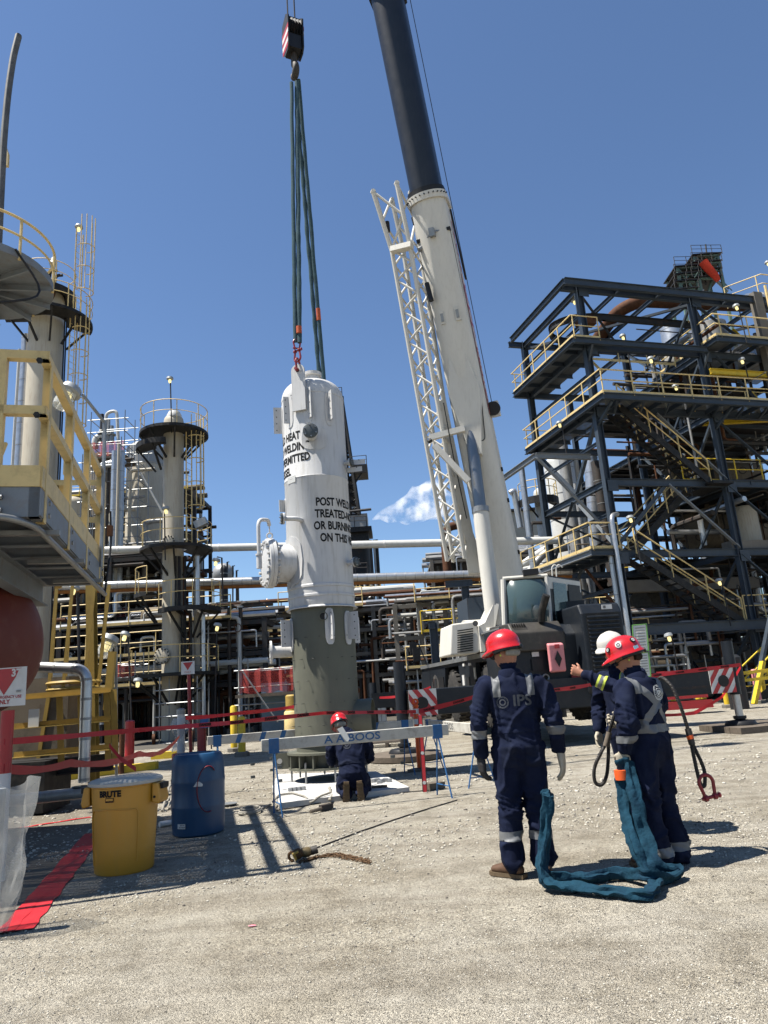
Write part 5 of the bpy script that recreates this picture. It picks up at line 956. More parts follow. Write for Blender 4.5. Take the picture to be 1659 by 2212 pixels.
# ------------------------------------------------------------------ people
def limb_rings(pts, rads, ref, cap=True):
    pts = [V(p) for p in pts]; m = len(pts); rings = []
    for i, p in enumerate(pts):
        d = (pts[min(i+1, m-1)]-pts[max(i-1, 0)]).normalized(); x = V(ref)-d*V(ref).dot(d); x = x.normalized() if x.length > 1e-4 else frame(d)[0]
        r = rads[i]; a, b = (r, r) if not isinstance(r, tuple) else r; rings.append((p, x, d.cross(x), a, b, d))
    if cap:
        p, x, y, a, b, d = rings[0]; e = min(a, b); pre = [(p-d*e*.75, x, y, a*.45, b*.45, d), (p-d*e*.45, x, y, a*.8, b*.8, d)]
        p, x, y, a, b, d = rings[-1]; e = min(a, b); post = [(p+d*e*.45, x, y, a*.8, b*.8, d), (p+d*e*.75, x, y, a*.45, b*.45, d)]
        rings = pre+rings+post
    return rings
class Flesh:
    def __init__(s): s.mb = MB(); s.sam = []
    def limb(s, pts, rads, key, ref=(1, 0, 0), n=18, cap=True):
        rg = limb_rings(pts, rads, ref, cap)
        vs = [p+x*(a*math.cos(2*math.pi*j/n))+y*(b*math.sin(2*math.pi*j/n)) for p, x, y, a, b, d in rg for j in range(n)]; m = len(rg)
        s.mb.add(vs, [(i*n+j, i*n+(j+1) % n, (i+1)*n+(j+1) % n, (i+1)*n+j) for i in range(m-1) for j in range(n)]+[tuple(range(n-1, -1, -1)), tuple(range((m-1)*n, m*n))])
        for (p, x, y, a, b, d), (p2, _, _, a2, b2, _) in zip(rg, rg[1:]):
            for q in (0, .33, .66): s.sam.append((p.lerp(p2, q), (a+(a2-a)*q+b+(b2-b)*q)/2, key))
    def grow(s, voxel, smooth, mats, parent, name, wrinkle=None, iters=5, shade=True):
        me = bpy.data.meshes.new(name); me.from_pydata(s.mb.v, [], s.mb.f)
        bm = bmesh.new(); bm.from_mesh(me); bmesh.ops.recalc_face_normals(bm, faces=bm.faces); bm.to_mesh(me); bm.free()
        o = link(bpy.data.objects.new(name, me)); r = o.modifiers.new('r', 'REMESH'); r.mode = 'VOXEL'; r.voxel_size = voxel
        if smooth: q = o.modifiers.new('s', 'SMOOTH'); q.factor = .5; q.iterations = iters
        bpy.context.view_layer.update(); dg = bpy.context.evaluated_depsgraph_get(); m2 = bpy.data.meshes.new_from_object(o.evaluated_get(dg)); bpy.data.objects.remove(o)
        keys = list(mats)
        P = np.array([tuple(a) for a, _, _ in s.sam]); Rr = np.array([b for _, b, _ in s.sam]); K = np.array([keys.index(k) for _, _, k in s.sam])
        nv = len(m2.vertices); co = np.empty(nv*3); m2.vertices.foreach_get('co', co); co = co.reshape(-1, 3)
        idx = np.concatenate([np.argmin(np.linalg.norm(co[i:i+4000, None]-P[None], axis=2)-Rr[None], axis=1) for i in range(0, nv, 4000)]); vk = K[idx]
        if wrinkle:
            no = np.empty(nv*3); m2.vertices.foreach_get('normal', no); no = no.reshape(-1, 3); joints, amp = wrinkle
            for i in range(nv):
                if keys[vk[i]] not in ('navy', 'navy_d'): continue
                p = V(co[i]); jf = sum(max(0, 1-(p-V(j)).length/.22) for j in joints)
                n1 = mnoise.noise(V((p.x*6.5, p.y*6.5, p.z*4.2+3))); n2 = mnoise.noise(V((p.x*15+7, p.y*15, p.z*10))); n3 = mnoise.noise(V((p.x*5, p.y*5, p.z*26+p.x*9)))
                co[i] += no[i]*amp*(1.0*max(0, 1-abs(n1)*6)**1.2+.25*n2-.35+jf*1.1*max(0, 1-abs(n3)*3.5))
            m2.vertices.foreach_set('co', co.ravel())
        for k in keys: m2.materials.append(M[k])
        fi = np.empty(len(m2.polygons), int)
        for i, pg in enumerate(m2.polygons): fi[i] = np.bincount(vk[list(pg.vertices)]).argmax()
        m2.polygons.foreach_set('material_index', fi.astype(np.int32)); m2.shade_smooth(); m2.update(); m2.name = name
        ob = link(bpy.data.objects.new(name, m2)); ob.parent = parent; ROOT[ob.name] = V((0, 0, 0)); return ob
def cut_shell(ob, planes, off, name, mat, parent, facing=None):
    bm = bmesh.new(); bm.from_mesh(ob.data)
    for c, nn in planes: bmesh.ops.bisect_plane(bm, geom=bm.verts[:]+bm.edges[:]+bm.faces[:], plane_co=V(c), plane_no=V(nn), clear_inner=True)
    if facing is not None:
        bm.normal_update(); bmesh.ops.delete(bm, geom=[f for f in bm.faces if f.normal.dot(V(facing)) < 0.05], context='FACES')
    bm.normal_update()
    for v in bm.verts: v.co += v.normal*off
    me = bpy.data.meshes.new(name); bm.to_mesh(me); bm.free(); me.materials.clear(); me.materials.append(M[mat])
    me.polygons.foreach_set('material_index', [0]*len(me.polygons)); me.shade_smooth()
    o = link(bpy.data.objects.new(name, me)); o.parent = parent; ROOT[o.name] = V((0, 0, 0)); return o
from mathutils.bvhtree import BVHTree
def stamp(ob, vs, fs, fn, dirv, name, mat, parent, off=.004, sub=2):      # print flat artwork on a garment
    bm = bmesh.new(); bvs = [bm.verts.new((a, b, 0)) for a, b in vs]
    for f in fs:
        try: bm.faces.new([bvs[i] for i in f])
        except ValueError: pass
    bmesh.ops.triangulate(bm, faces=bm.faces[:])
    for _ in range(sub):
        ed = [e for e in bm.edges if e.calc_length() > .02]
        if ed: bmesh.ops.subdivide_edges(bm, edges=ed, cuts=1); bmesh.ops.triangulate(bm, faces=bm.faces[:])
    tr = BVHTree.FromPolygons([v.co for v in ob.data.vertices], [tuple(p.vertices) for p in ob.data.polygons]); d = V(dirv).normalized()
    for v in bm.verts:
        p = V(fn(v.co.x, v.co.y)); h = tr.ray_cast(p-d*.6, d); v.co = (h[0]-d*off) if h[0] else p
    me = bpy.data.meshes.new(name); bm.to_mesh(me); bm.free(); me.materials.append(M[mat]); o = link(bpy.data.objects.new(name, me)); o.parent = parent; ROOT[o.name] = V((0, 0, 0)); return o
def ring_art(R, w_, n=40, ticks=0):
    vs = []; fs = []
    for i in range(n): a = 2*math.pi*i/n; vs += [(R*math.cos(a), R*math.sin(a)), ((R-w_)*math.cos(a), (R-w_)*math.sin(a))]
    fs += [(2*i, 2*((i+1) % n), 2*((i+1) % n)+1, 2*i+1) for i in range(n)]
    for k in range(ticks):
        a = 2*math.pi*k/ticks; r0, r1, t = R*.74, R*.88, .6/ticks*2.6; b = len(vs)
        vs += [(r0*math.cos(a-t), r0*math.sin(a-t)), (r0*math.cos(a+t), r0*math.sin(a+t)), (r1*math.cos(a+t), r1*math.sin(a+t)), (r1*math.cos(a-t), r1*math.sin(a-t))]; fs.append((b, b+1, b+2, b+3))
    return vs, fs
def hand(wr, d, nrm, thumb, curl, mat, parent, size=1.0, fat=1.15, name='glove'):
    wr, d, nrm, th = V(wr), V(d).normalized(), V(nrm).normalized(), V(thumb).normalized(); nrm = (nrm-d*nrm.dot(d)).normalized(); th = (th-d*th.dot(d)-nrm*th.dot(nrm)).normalized()
    F = Flesh(); k = size
    F.limb([wr-d*.05*k, wr-d*.01*k, wr+d*.035*k, wr+d*.085*k], [(.038*k, .03*k), (.034*k, .026*k), (.044*k*fat, .02*k*fat), (.042*k*fat, .016*k*fat)], mat, ref=th)
    for off, ln, cx in ((.041, .072, 0), (.0135, .082, .05), (-.0135, .077, .1), (-.040, .06, .18)):
        p = wr+d*.085*k+th*off*k; pts = [p-d*.02*k, p]; dd = d; ang = curl*.55+cx
        for sgl in (.45, .32, .25):
            c, s_ = math.cos(ang), math.sin(ang); dd = (d*c+nrm*s_).normalized(); p = p+dd*ln*sgl*k; pts.append(p); ang += curl+cx*.3
        F.limb(pts, [.011*k*fat, .0105*k*fat, .010*k*fat, .009*k*fat, .0078*k*fat], mat, n=10)
    p = wr+d*.022*k+th*.032*k; t1 = p+(d*.55+th*.75+nrm*.25).normalized()*.038*k; t2 = t1+(d*.85+th*.25+nrm*(.3+curl*.3)).normalized()*.034*k
    F.limb([p-th*.015*k, p, t1, t2], [.016*k*fat, .015*k*fat, .012*k*fat, .010*k*fat], mat, n=10)
    return F.grow(.0052*k, True, [mat], parent, name, iters=3)
def boot(parent, o, fwdv, upv_, mat='boot'):
    o, f_, u_ = V(o), V(fwdv).normalized(), V(upv_).normalized(); s_ = f_.cross(u_); F = Flesh()
    P = lambda a, b, c: o+s_*a+f_*b+u_*c
    F.limb([P(0, -.075, .055), P(0, 0, .06), P(0, .09, .05), P(0, .155, .042)], [(.040, .042), (.044, .05), (.048, .038), (.044, .028)], mat, ref=s_)
    F.limb([P(0, -.03, .04), P(0, -.03, .12), P(0, -.03, .19)], [.045, .048, .05], mat, ref=s_); F.limb([P(0, .0, .07), P(0, .06, .065)], [.045, .04], mat, ref=s_)
    b = F.grow(.009, True, [mat], parent, 'boot', iters=4)
    ol = [(.036, -.115), (.044, -.06), (.038, .0), (.048, .08), (.050, .13), (.034, .185), (0, .20), (-.034, .185), (-.050, .13), (-.048, .08), (-.038, .0), (-.044, -.06), (-.036, -.115)]
    so_ = part(MB().prism([P(a, c, 0) for a, c in ol], u_*.028), 'sole', M['sole' if mat == 'boot' else 'black'], b, False)
    for k in range(7): part(MB().box(P(0, -.09+.042*k, -.004), (.07, .018, .01), s_, f_, u_), 'tread_bar', M['sole' if mat == 'boot' else 'tyre'], so_, False)
    return b
def helmet(parent, c, yaw, pitch, mat, roll=0.0, rear=True, marks=()):
    Rm = Matrix.Rotation(yaw, 3, 'Z') @ Matrix.Rotation(pitch, 3, 'X') @ Matrix.Rotation(roll, 3, 'Y'); c = V(c); mb = MB(); n = 44; prof = []
    H = lambda p: c+Rm @ V(p)
    vs = []; rows_ = [(1.10, -.012), (1.09, -.002), (1.0, .012), (1.0, .04)]+[(math.cos(a), .04+.112*math.sin(a)) for a in np.linspace(.18, 1.5, 9)]
    for k, (r, z) in enumerate(rows_):
        for j in range(n):
            a = 2*math.pi*j/n; x, y = r*.122*math.cos(a), r*.148*math.sin(a)
            if k < 2: br = max(0, math.sin(a))**2.2; y += .052*br; z2 = z-.018*br-.006*max(0, -math.sin(a))
            else: z2 = z
            rg = .0065*math.exp(-((x)/.022)**2)*max(0, min(1, (z-.05)*12)) if k > 3 else 0
            rg += .004*math.exp(-((abs(x)-.055)/.012)**2)*max(0, min(1, (z-.07)*12)) if k > 3 else 0
            vs.append(H((x, y, z2+rg)))
    m = len(rows_); mb.add(vs+[H((0, 0, .158))], [(i*n+j, i*n+(j+1) % n, (i+1)*n+(j+1) % n, (i+1)*n+j) for i in range(m-1) for j in range(n)]+[((m-1)*n+j, (m-1)*n+(j+1) % n, m*n) for j in range(n)])
    h = part(mb, 'hard_hat', M[mat], parent, .9)
    pts = [H((.118*math.cos(a), .142*math.sin(a)-.003, -.018)) for a in np.linspace(rad(165), rad(375), 18)]
    part(MB().tube(pts, .014, 8, sq=1.4), 'headband', M['black'], h); part(MB().lathe([(.020, 0), (.022, .018), (.016, .022)], H((0, -.150, -.022)), Rm @ V((0, -1, 0)), n=14), 'ratchet_knob', M['black'], h)
    for (a, z, r, mt, inner) in marks:
        nrm = Rm @ V((math.cos(a)*.9, math.sin(a)*.9, .28)).normalized(); o = H((math.cos(a)*.120*math.cos((z-.04)/.135), math.sin(a)*.147*math.cos((z-.04)/.135), z)) 
        st = part(MB().lathe([(r, -.006), (r, .006), (r*.97, .0065), (.001, .0065)], o, nrm, n=22), 'sticker', M[mt], h)
        if inner: part(MB().lathe([(r*.62, .006), (r*.62, .0085), (r*.3, .0085), (r*.3, .006)], o, nrm, n=16), 'sticker_print', M[inner], st)
    return h, H, Rm
def face(F, hc, yaw, pitch, k=1.0, tuck=0.0):
    Rm = Matrix.Rotation(yaw, 3, 'Z') @ Matrix.Rotation(pitch, 3, 'X'); H = lambda p: V(hc)+Rm @ (V(p)*k); X = Rm @ V((1, 0, 0))
    F.limb([H((0, -.010, -.07)), H((0, -.012, -.03)), H((0, -.008, .02)), H((0, -.005, .07)), H((0, -.005, .095))], [(.058, .068), (.070, .086), (.076, .097), (.070, .090), (.045, .06)], 'skin', ref=X)
    F.limb([H((0, .035, -.10)), H((0, .045, -.075)), H((0, .055, -.03)), H((0, .06, .02))], [(.030, .035), (.045, .04), (.055, .04), (.058, .035)], 'skin', ref=X)
    F.limb([H((0, .092, .005)), H((0, .108, -.022)), H((0, .105, -.035))], [.009, .014, .012], 'skin', ref=X, n=10)
    F.limb([H((0, .088, -.062)), H((0, .09, -.075))], [(.022, .010), (.02, .010)], 'skin', ref=X, n=10)
    for s_ in (-1, 1):
        F.limb([H((.078*s_, -.012, -.038)), H((.084*s_, -.016, -.005)), H((.082*s_, -.018, .02))], [(.010, .014), (.010, .02), (.009, .016)], 'skin', ref=X, n=10)
    return H, Rm
def glasses(parent, H, plug=True):
    g_ = part(MB().tube([H((-.086, -.01, .01)), H((-.082, .06, .008)), H((-.055, .098, .0)), H((-.02, .112, -.002)), H((.02, .112, -.002)), H((.055, .098, .0)), H((.082, .06, .008)), H((.086, -.01, .01))], .004, 6), 'safety_glasses', M['black'], parent)
    for s_ in (-1, 1): part(MB().sph(H((.036*s_, .100, -.004)), .022, 8, (1.0, .6, .75)), 'lens', M['black'], g_)
    if plug:
        for s_ in (-1, 1): part(MB().sph(H((.090*s_, -.008, -.014)), .008, 8), 'ear_plug', M['lime'], g_)
def person(label, loc, fwdv, group='workers in navy coveralls'):
    t = thing('person', label, 'person', loc, group); t.rotation_euler.z = math.atan2(-fwdv[0], fwdv[1]); ROOT[t.name] = V((0, 0, 0)); return t
def collar(parent, c, r, tilt=(0, 0, 1), mat='navy'):
    part(MB().lathe([(r*1.12, -.035), (r*1.12, .012), (r*1.02, .03), (r*.92, .025), (r*.92, -.03)], c, tilt, n=24), 'collar', M[mat], parent)

# ---- worker seen from behind
A = person('worker seen from behind in navy coveralls and red hard hat, arms hanging', V((.93, 5.92, 0)), (0.04, 1))
F = Flesh()
F.limb([(0, .0, .84), (0, -.01, .93), (0, 0, 1.03), (0, .0, 1.12), (0, .0, 1.27), (0, -.01, 1.38), (-.005, -.015, 1.455), (-.01, 0, 1.50)], [(.165, .125), (.192, .142), (.190, .135), (.182, .13), (.200, .138), (.212, .132), (.185, .105), (.10, .075)], 'navy')
for s_, ft in ((-1, -.135), (1, .105)):
    F.limb([(.092*s_, 0, .93), (.105*s_, .0, .74), (.105*s_-.01, .015, .50), (ft, -.005, .30), (ft, -.01, .115)], [(.118, .125), (.108, .115), (.090, .098), (.088, .092), (.095, .10)], 'navy', cap=True)
F.limb([(-.195, -.01, 1.425), (-.255, -.02, 1.33), (-.292, -.035, 1.15), (-.305, .0, .99), (-.300, .03, .90)], [(.085, .09), (.078, .085), (.068, .074), (.062, .066), (.058, .06)], 'navy')
F.limb([(.195, -.01, 1.425), (.250, -.02, 1.33), (.290, -.035, 1.15), (.315, -.005, .99), (.325, .02, .90)], [(.085, .09), (.078, .085), (.068, .074), (.062, .066), (.058, .06)], 'navy')
F.limb([(0, -.005, 1.46), (-.012, .012, 1.56), (-.016, .02, 1.60)], [.066, .060, .060], 'skin')
Hh, Rh = face(F, (-.022, .022, 1.665), rad(52), rad(-12))
jt = [(-.29, -.03, 1.15), (.29, -.03, 1.15), (-.11, 0, .5), (.10, 0, .5), (0, 0, .9), (0, 0, 1.08)]
bodyA = F.grow(.0115, True, ['navy', 'skin'], A, 'body', (jt, .021), 3)
helmet(A, Hh((0, -.002, .045)), rad(52), rad(-10), 'helmet_r'); glasses(A, Hh); collar(A, (-.006, -.004, 1.505), .083, (0, .12, 1))
part(MB().tube([Hh((-.075, -.055, .0)), Hh((-.04, -.095, -.012)), Hh((.0, -.105, -.016)), Hh((.04, -.095, -.012)), Hh((.075, -.055, .0))], .022, 8, sq=1.3), 'cap_flap', M['ropef'], A)
for s_ in (-1, 1): cut_shell(bodyA, [((.105 if s_ > 0 else -.165, 0, 0), (1, 0, 0)), ((.165 if s_ > 0 else -.105, 0, 0), (-1, 0, 0)), ((0, 0, 1.33), (0, 0, 1)), ((0, .02, 0), (0, -1, 0))], .003, 'shoulder_patch', 'reflect', A)
for s_ in (-1, 1):
    cut_shell(bodyA, [((0, 0, 1.02), (0, 0, 1)), ((0, 0, 1.085), (0, 0, -1)), ((.235*s_, 0, 0), (s_, 0, 0))], .003, 'cuff_band', 'reflect', A)
    cut_shell(bodyA, [((0, 0, .27), (0, 0, 1)), ((0, 0, .335), (0, 0, -1)), ((.0, 0, 0), (s_, 0, 0))], .003, 'shin_band', 'reflect', A)
cut_shell(bodyA, [((0, 0, 1.055), (0, 0, 1)), ((0, 0, 1.095), (0, 0, -1)), ((-.19, 0, 0), (1, 0, 0)), ((.19, 0, 0), (-1, 0, 0))], .004, 'waist_band', 'navy', A)
for s_ in (-1, 1): cut_shell(bodyA, [((0, 0, .80), (0, 0, 1)), ((0, 0, .955), (0, 0, -1)), ((.035 if s_ > 0 else -.145, 0, 0), (1, 0, 0)), ((.145 if s_ > 0 else -.035, 0, 0), (-1, 0, 0)), ((0, -.02, 0), (0, -1, 0))], .005, 'back_pocket', 'navy_d', A)
vs, fs = txt('IPS', .118, .003); stamp(bodyA, vs, fs, lambda a, b: (.055+a*1.06, 0, 1.292+b), (0, 1, 0), 'back_lettering', 'greyprint', A)
vs, fs = ring_art(.046, .006, 36, 18); stamp(bodyA, vs, fs, lambda a, b: (-.098+a, 0, 1.288+b), (0, 1, 0), 'back_emblem', 'greyprint', A)
vs, fs = ring_art(.026, .010, 20, 5); stamp(bodyA, vs, fs, lambda a, b: (-.098+a, 0, 1.288+b), (0, 1, 0), 'back_emblem', 'greyprint', A)
hand((.330, .03, .875), (.06, .05, -1), (-.9, .3, 0), (.2, 1, 0), .28, 'glove', A, 1.32, 1.12); hand((-.300, .045, .875), (.05, .12, -1), (.95, .2, 0), (-.1, 1, 0), .35, 'glove', A, 1.2, 1.35).data.materials[0] = M['glove_d']
boot(A, (-.15, .0, .006), (-.75, .6, 0), (0, 0, 1)); boot(A, (.112, .0, .006), (.10, 1, 0), (0, 0, 1))

# ---- worker with crossed reflective tape on his back
Cp = V((1.97, 5.98, 0)); cfw = (-.62, .78)
Cw = person('worker with crossed silver tape on his back, red hard hat with stickers, holding blue slings', Cp, cfw); Cw.scale = (.985, .985, .965)
F = Flesh()
F.limb([(0, -.0, .82), (0, -.01, .92), (0, 0, 1.02), (0, .01, 1.10), (0, .005, 1.24), (0, -.005, 1.34), (0, .0, 1.41), (0, .02, 1.45)], [(.165, .135), (.195, .155), (.192, .15), (.185, .145), (.200, .148), (.210, .138), (.185, .11), (.10, .078)], 'navy')
for s_ in (-1, 1):
    F.limb([(.092*s_, 0, .90), (.108*s_, -.005, .72), (.115*s_, .02, .49), (.125*s_, -.01, .28), (.13*s_, -.02, .06)], [(.120, .130), (.112, .12), (.096, .105), (.098, .11), (.108, .125)], 'navy')
F.limb([(-.195, -.005, 1.38), (-.262, -.02, 1.28), (-.290, -.045, 1.11), (-.275, .015, .97), (-.262, .05, .90)], [(.085, .09), (.080, .088), (.074, .08), (.066, .07), (.058, .06)], 'navy')
F.limb([(.195, .0, 1.38), (.255, .02, 1.28), (.285, .05, 1.12), (.24, .21, 1.06), (.17, .30, 1.08)], [(.085, .09), (.078, .085), (.070, .076), (.062, .066), (.055, .058)], 'navy')
F.limb([(0, .01, 1.41), (0, .04, 1.51), (0, .05, 1.56)], [.068, .062, .06], 'skin')
Hh, Rh = face(F, (0, .072, 1.615), rad(34), rad(-20))
jt = [(-.29, -.04, 1.1), (.28, .05, 1.1), (-.115, 0, .49), (.115, 0, .49), (0, 0, .9), (0, 0, 1.06), (-.12, 0, .1), (.12, 0, .1)]
bodyC = F.grow(.0125, True, ['navy', 'skin'], Cw, 'body', (jt, .021), 3)
mk_ = ((rad(172), .085, .026, 'white', 'ink'), (rad(228), .085, .024, 'black', 'white'), (rad(128), .075, .022, 'black', 'paper'))
hC, HC_, RC = helmet(Cw, Hh((0, -.002, .045)), rad(34), rad(-16), 'helmet_r', 0, True, mk_); glasses(Cw, Hh); collar(Cw, (0, .018, 1.455), .085, (0, .3, 1))
part(MB().box(HC_((-.085, -.105, .02)), (.05, .03, .006), RC @ V((.6, -.6, 0)), RC @ V((0, 0, 1))), 'sticker', paint('pale_blue_sticker', (.35, .6, .68), .5), hC, False)
part(MB().tube([Hh((-.07, -.06, -.005)), Hh((-.03, -.1, -.02)), Hh((.03, -.1, -.02)), Hh((.07, -.06, -.005))], .024, 8, sq=1.3), 'hair', M['hair'], Cw)
def diag(x0, z0, x1, z1, wd):                                    # planes of a slanting band on the back
    d = V((x1-x0, 0, z1-z0)).normalized(); n_ = V((-d.z, 0, d.x)); o_ = V((x0, 0, z0)); return [(o_-n_*wd/2, n_), (o_+n_*wd/2, -n_)]
lim = [((-.205, 0, 0), (1, 0, 0)), ((.205, 0, 0), (-1, 0, 0)), ((0, .03, 0), (0, -1, 0)), ((0, 0, 1.06), (0, 0, 1))]
cut_shell(bodyC, diag(-.17, 1.41, .16, 1.08, .062)+lim, .004, 'crossed_tape', 'reflect', Cw); cut_shell(bodyC, diag(.17, 1.41, -.16, 1.08, .062)+lim, .0055, 'crossed_tape', 'reflect', Cw)
cut_shell(bodyC, [((0, 0, 1.015), (0, 0, 1)), ((0, 0, 1.078), (0, 0, -1)), ((-.215, 0, 0), (1, 0, 0)), ((.215, 0, 0), (-1, 0, 0))], .007, 'waist_tape', 'reflect', Cw)
cut_shell(bodyC, [((0, 0, .955), (0, 0, 1)), ((0, 0, 1.012), (0, 0, -1)), ((-.215, 0, 0), (-1, 0, 0))], .004, 'cuff_band', 'reflect', Cw)
for s_ in (-1, 1): cut_shell(bodyC, [((0, 0, .10), (0, 0, 1)), ((0, 0, .165), (0, 0, -1)), ((0, 0, 0), (s_, 0, 0))], .004, 'hem_band', 'reflect', Cw)
cut_shell(bodyC, [((-.205, 0, 0), (1, 0, 0)), ((-.14, 0, 0), (-1, 0, 0)), ((0, 0, 1.33), (0, 0, 1))], .0045, 'shoulder_tape', 'reflect', Cw)
cut_shell(bodyC, [((.14, 0, 0), (1, 0, 0)), ((.205, 0, 0), (-1, 0, 0)), ((0, 0, 1.33), (0, 0, 1))], .0045, 'shoulder_tape', 'reflect', Cw)
cut_shell(bodyC, [((0, 0, .74), (0, 0, 1)), ((0, 0, .90), (0, 0, -1)), ((-.16, 0, 0), (1, 0, 0)), ((-.03, 0, 0), (-1, 0, 0)), ((0, -.02, 0), (0, -1, 0))], .005, 'back_pocket', 'navy_d', Cw)
for R0, w0, tk_ in ((.062, .005, 22), (.036, .005, 0), (.022, .016, 3)):
    vs, fs = ring_art(R0, w0, 36, tk_); stamp(bodyC, vs, fs, lambda a, b: (.045+a, 0, 1.325+b), (0, 1, 0), 'back_emblem', 'paper', Cw, .006)
hand((-.262, .055, .875), (.12, .3, -1), (.9, .2, .1), (.1, 1, .2), .75, 'glove', Cw, 1.08, 1.25); hand((.155, .32, 1.08), (-.6, .5, .1), (0, -1, .2), (.2, .3, 1), .8, 'glove', Cw, 1.05, 1.2)
for s_ in (-1, 1): boot(Cw, (.135*s_, .02, .006), (.12*s_, 1, 0), (0, 0, 1))

# ---- worker in the white hard hat, arm raised
Bp = V((2.19, 7.15, 0)); Bw = person('worker in scuffed white hard hat with yellow green cuff tape, one fist raised', Bp, (-.78, -.62))
F = Flesh()
F.limb([(0, -.0, .84), (0, -.01, .94), (0, 0, 1.05), (0, .01, 1.14), (0, .015, 1.28), (0, .01, 1.38), (0, .01, 1.45), (0, .025, 1.49)], [(.165, .14), (.195, .16), (.190, .15), (.185, .145), (.20, .15), (.210, .14), (.185, .11), (.10, .078)], 'navy')
for s_, fy in ((-1, .06), (1, -.12)):
    F.limb([(.092*s_, 0, .92), (.105*s_, .01+fy*.4, .74), (.11*s_, .03+fy*.7, .50), (.115*s_, fy, .30), (.115*s_, fy-.02, .12)], [(.120, .128), (.110, .118), (.094, .10), (.090, .10), (.095, .10)], 'navy')
F.limb([(-.19, .01, 1.42), (-.26, .10, 1.36), (-.18, .28, 1.30), (-.04, .38, 1.38), (.08, .45, 1.46)], [(.086, .09), (.080, .086), (.072, .078), (.064, .068), (.056, .058)], 'navy')
F.limb([(.195, .0, 1.42), (.26, .0, 1.32), (.29, -.01, 1.15), (.28, .06, 1.0), (.27, .09, .92)], [(.085, .09), (.078, .085), (.07, .075), (.063, .067), (.056, .058)], 'navy')
F.limb([(0, .02, 1.45), (0, .045, 1.55), (0, .055, 1.60)], [.068, .062, .06], 'skin')
Hh, Rh = face(F, (0, .075, 1.655), rad(0), rad(-10))
F.limb([(.08, .45, 1.46), (.10, .46, 1.475)], [.034, .03], 'skin')
bodyB = F.grow(.0125, True, ['navy', 'skin'], Bw, 'body', ([(-.3, .23, 1.3), (.29, 0, 1.15), (-.11, .05, .5), (.11, -.05, .5), (0, 0, .95)], .02), 3)
hB_, HB_, RB = helmet(Bw, Hh((0, -.002, .045)), rad(0), rad(-8), 'helmet_w'); glasses(Bw, Hh, False); collar(Bw, (0, .022, 1.495), .085, (0, .3, 1))
vs, fs = txt('IPS', .05, .003); part(MB().add([HB_((-.122*math.cos(.25+a/.13)*1.03, .148*math.sin(.25-a/.13)*1.03+.02, .035+b)) for a, b in vs], fs), 'helmet_lettering', M['red'], hB_, False)
e, h_ = V((-.18, .28, 1.30)), V((.08, .45, 1.46)); dd = (h_-e).normalized()
for a, b, m_ in ((.42, .48, 'lime'), (.48, .58, 'reflect'), (.58, .64, 'lime')): cut_shell(bodyB, [(e+(h_-e)*a, dd), (e+(h_-e)*b, -dd), ((0, .22, 0), (0, 1, 0))], .004, 'cuff_tape', m_, Bw)
for a, b, m_ in ((.07, .085, 'lime'), (.085, .115, 'reflect'), (.115, .13, 'lime')):
    cut_shell(bodyB, [((-a, 0, 0), (-1, 0, 0)), ((-b, 0, 0), (1, 0, 0)), ((0, .02, 0), (0, 1, 0)), ((0, 0, 1.0), (0, 0, 1)), ((0, .30, 0), (0, -1, 0)), ((0, 0, 1.47), (0, 0, -1))], .004, 'chest_tape', m_, Bw)
for a, b, m_ in ((.285, .30, 'lime'), (.30, .335, 'reflect'), (.335, .35, 'lime')): cut_shell(bodyB, [((0, 0, a), (0, 0, 1)), ((0, 0, b), (0, 0, -1))], .004, 'shin_tape', m_, Bw)
hand((.105, .465, 1.475), (.85, .4, .4), (.3, -.8, .1), (0, .3, 1), 1.5, 'skin', Bw, .95, 1.0, 'hand'); hand((.268, .10, .90), (0, .15, -1), (-1, 0, 0), (0, 1, 0), .5, 'glove', Bw, 1.0, 1.2)
boot(Bw, (-.115, .06, .006), (-.05, 1, 0), (0, 0, 1)); boot(Bw, (.115, -.12, .006), (.1, 1, 0), (0, 0, 1))

# ---- kneeling worker
Kp = V((-.70, 10.62, 0)); Kw = person('kneeling worker in navy coveralls and red hard hat, boot soles towards the viewer', Kp, (-.05, 1))
F = Flesh()
F.limb([(0, -.06, .24), (0, -.07, .34), (.0, -.03, .46), (-.01, .02, .60), (-.03, .07, .74), (-.05, .10, .83), (-.07, .13, .88)], [(.19, .15), (.205, .17), (.19, .14), (.205, .14), (.215, .135), (.18, .11), (.10, .08)], 'navy')
for s_ in (-1, 1):
    F.limb([(.10*s_, -.08, .27), (.13*s_, .10, .22), (.155*s_, .30, .10)], [(.12, .115), (.115, .11), (.095, .085)], 'navy'); F.limb([(.155*s_, .30, .085), (.145*s_, .10, .085), (.105*s_, -.14, .085), (.10*s_, -.22, .085)], [(.09, .078), (.095, .08), (.08, .075), (.075, .075)], 'navy')
F.limb([(-.235, .09, .80), (-.30, .10, .68), (-.295, .18, .50), (-.20, .36, .46)], [(.085, .088), (.082, .085), (.07, .074), (.058, .06)], 'navy'); F.limb([(.155, .09, .81), (.235, .10, .69), (.265, .18, .52), (.16, .36, .46)], [(.085, .088), (.082, .085), (.07, .074), (.058, .06)], 'navy')
F.limb([(-.07, .12, .85), (-.125, .19, .94)], [.066, .06], 'skin'); Hh, Rh = face(F, (-.155, .225, .975), rad(10), rad(-32))
bodyK = F.grow(.0135, True, ['navy', 'skin'], Kw, 'body', ([(-.3, .14, .55), (.26, .14, .55), (0, -.05, .35), (0, 0, .48)], .02), 3)
helmet(Kw, Hh((0, -.002, .045)), rad(10), rad(-30), 'helmet_r', rad(-8)); collar(Kw, (-.085, .145, .895), .083, (-.3, .5, 1))
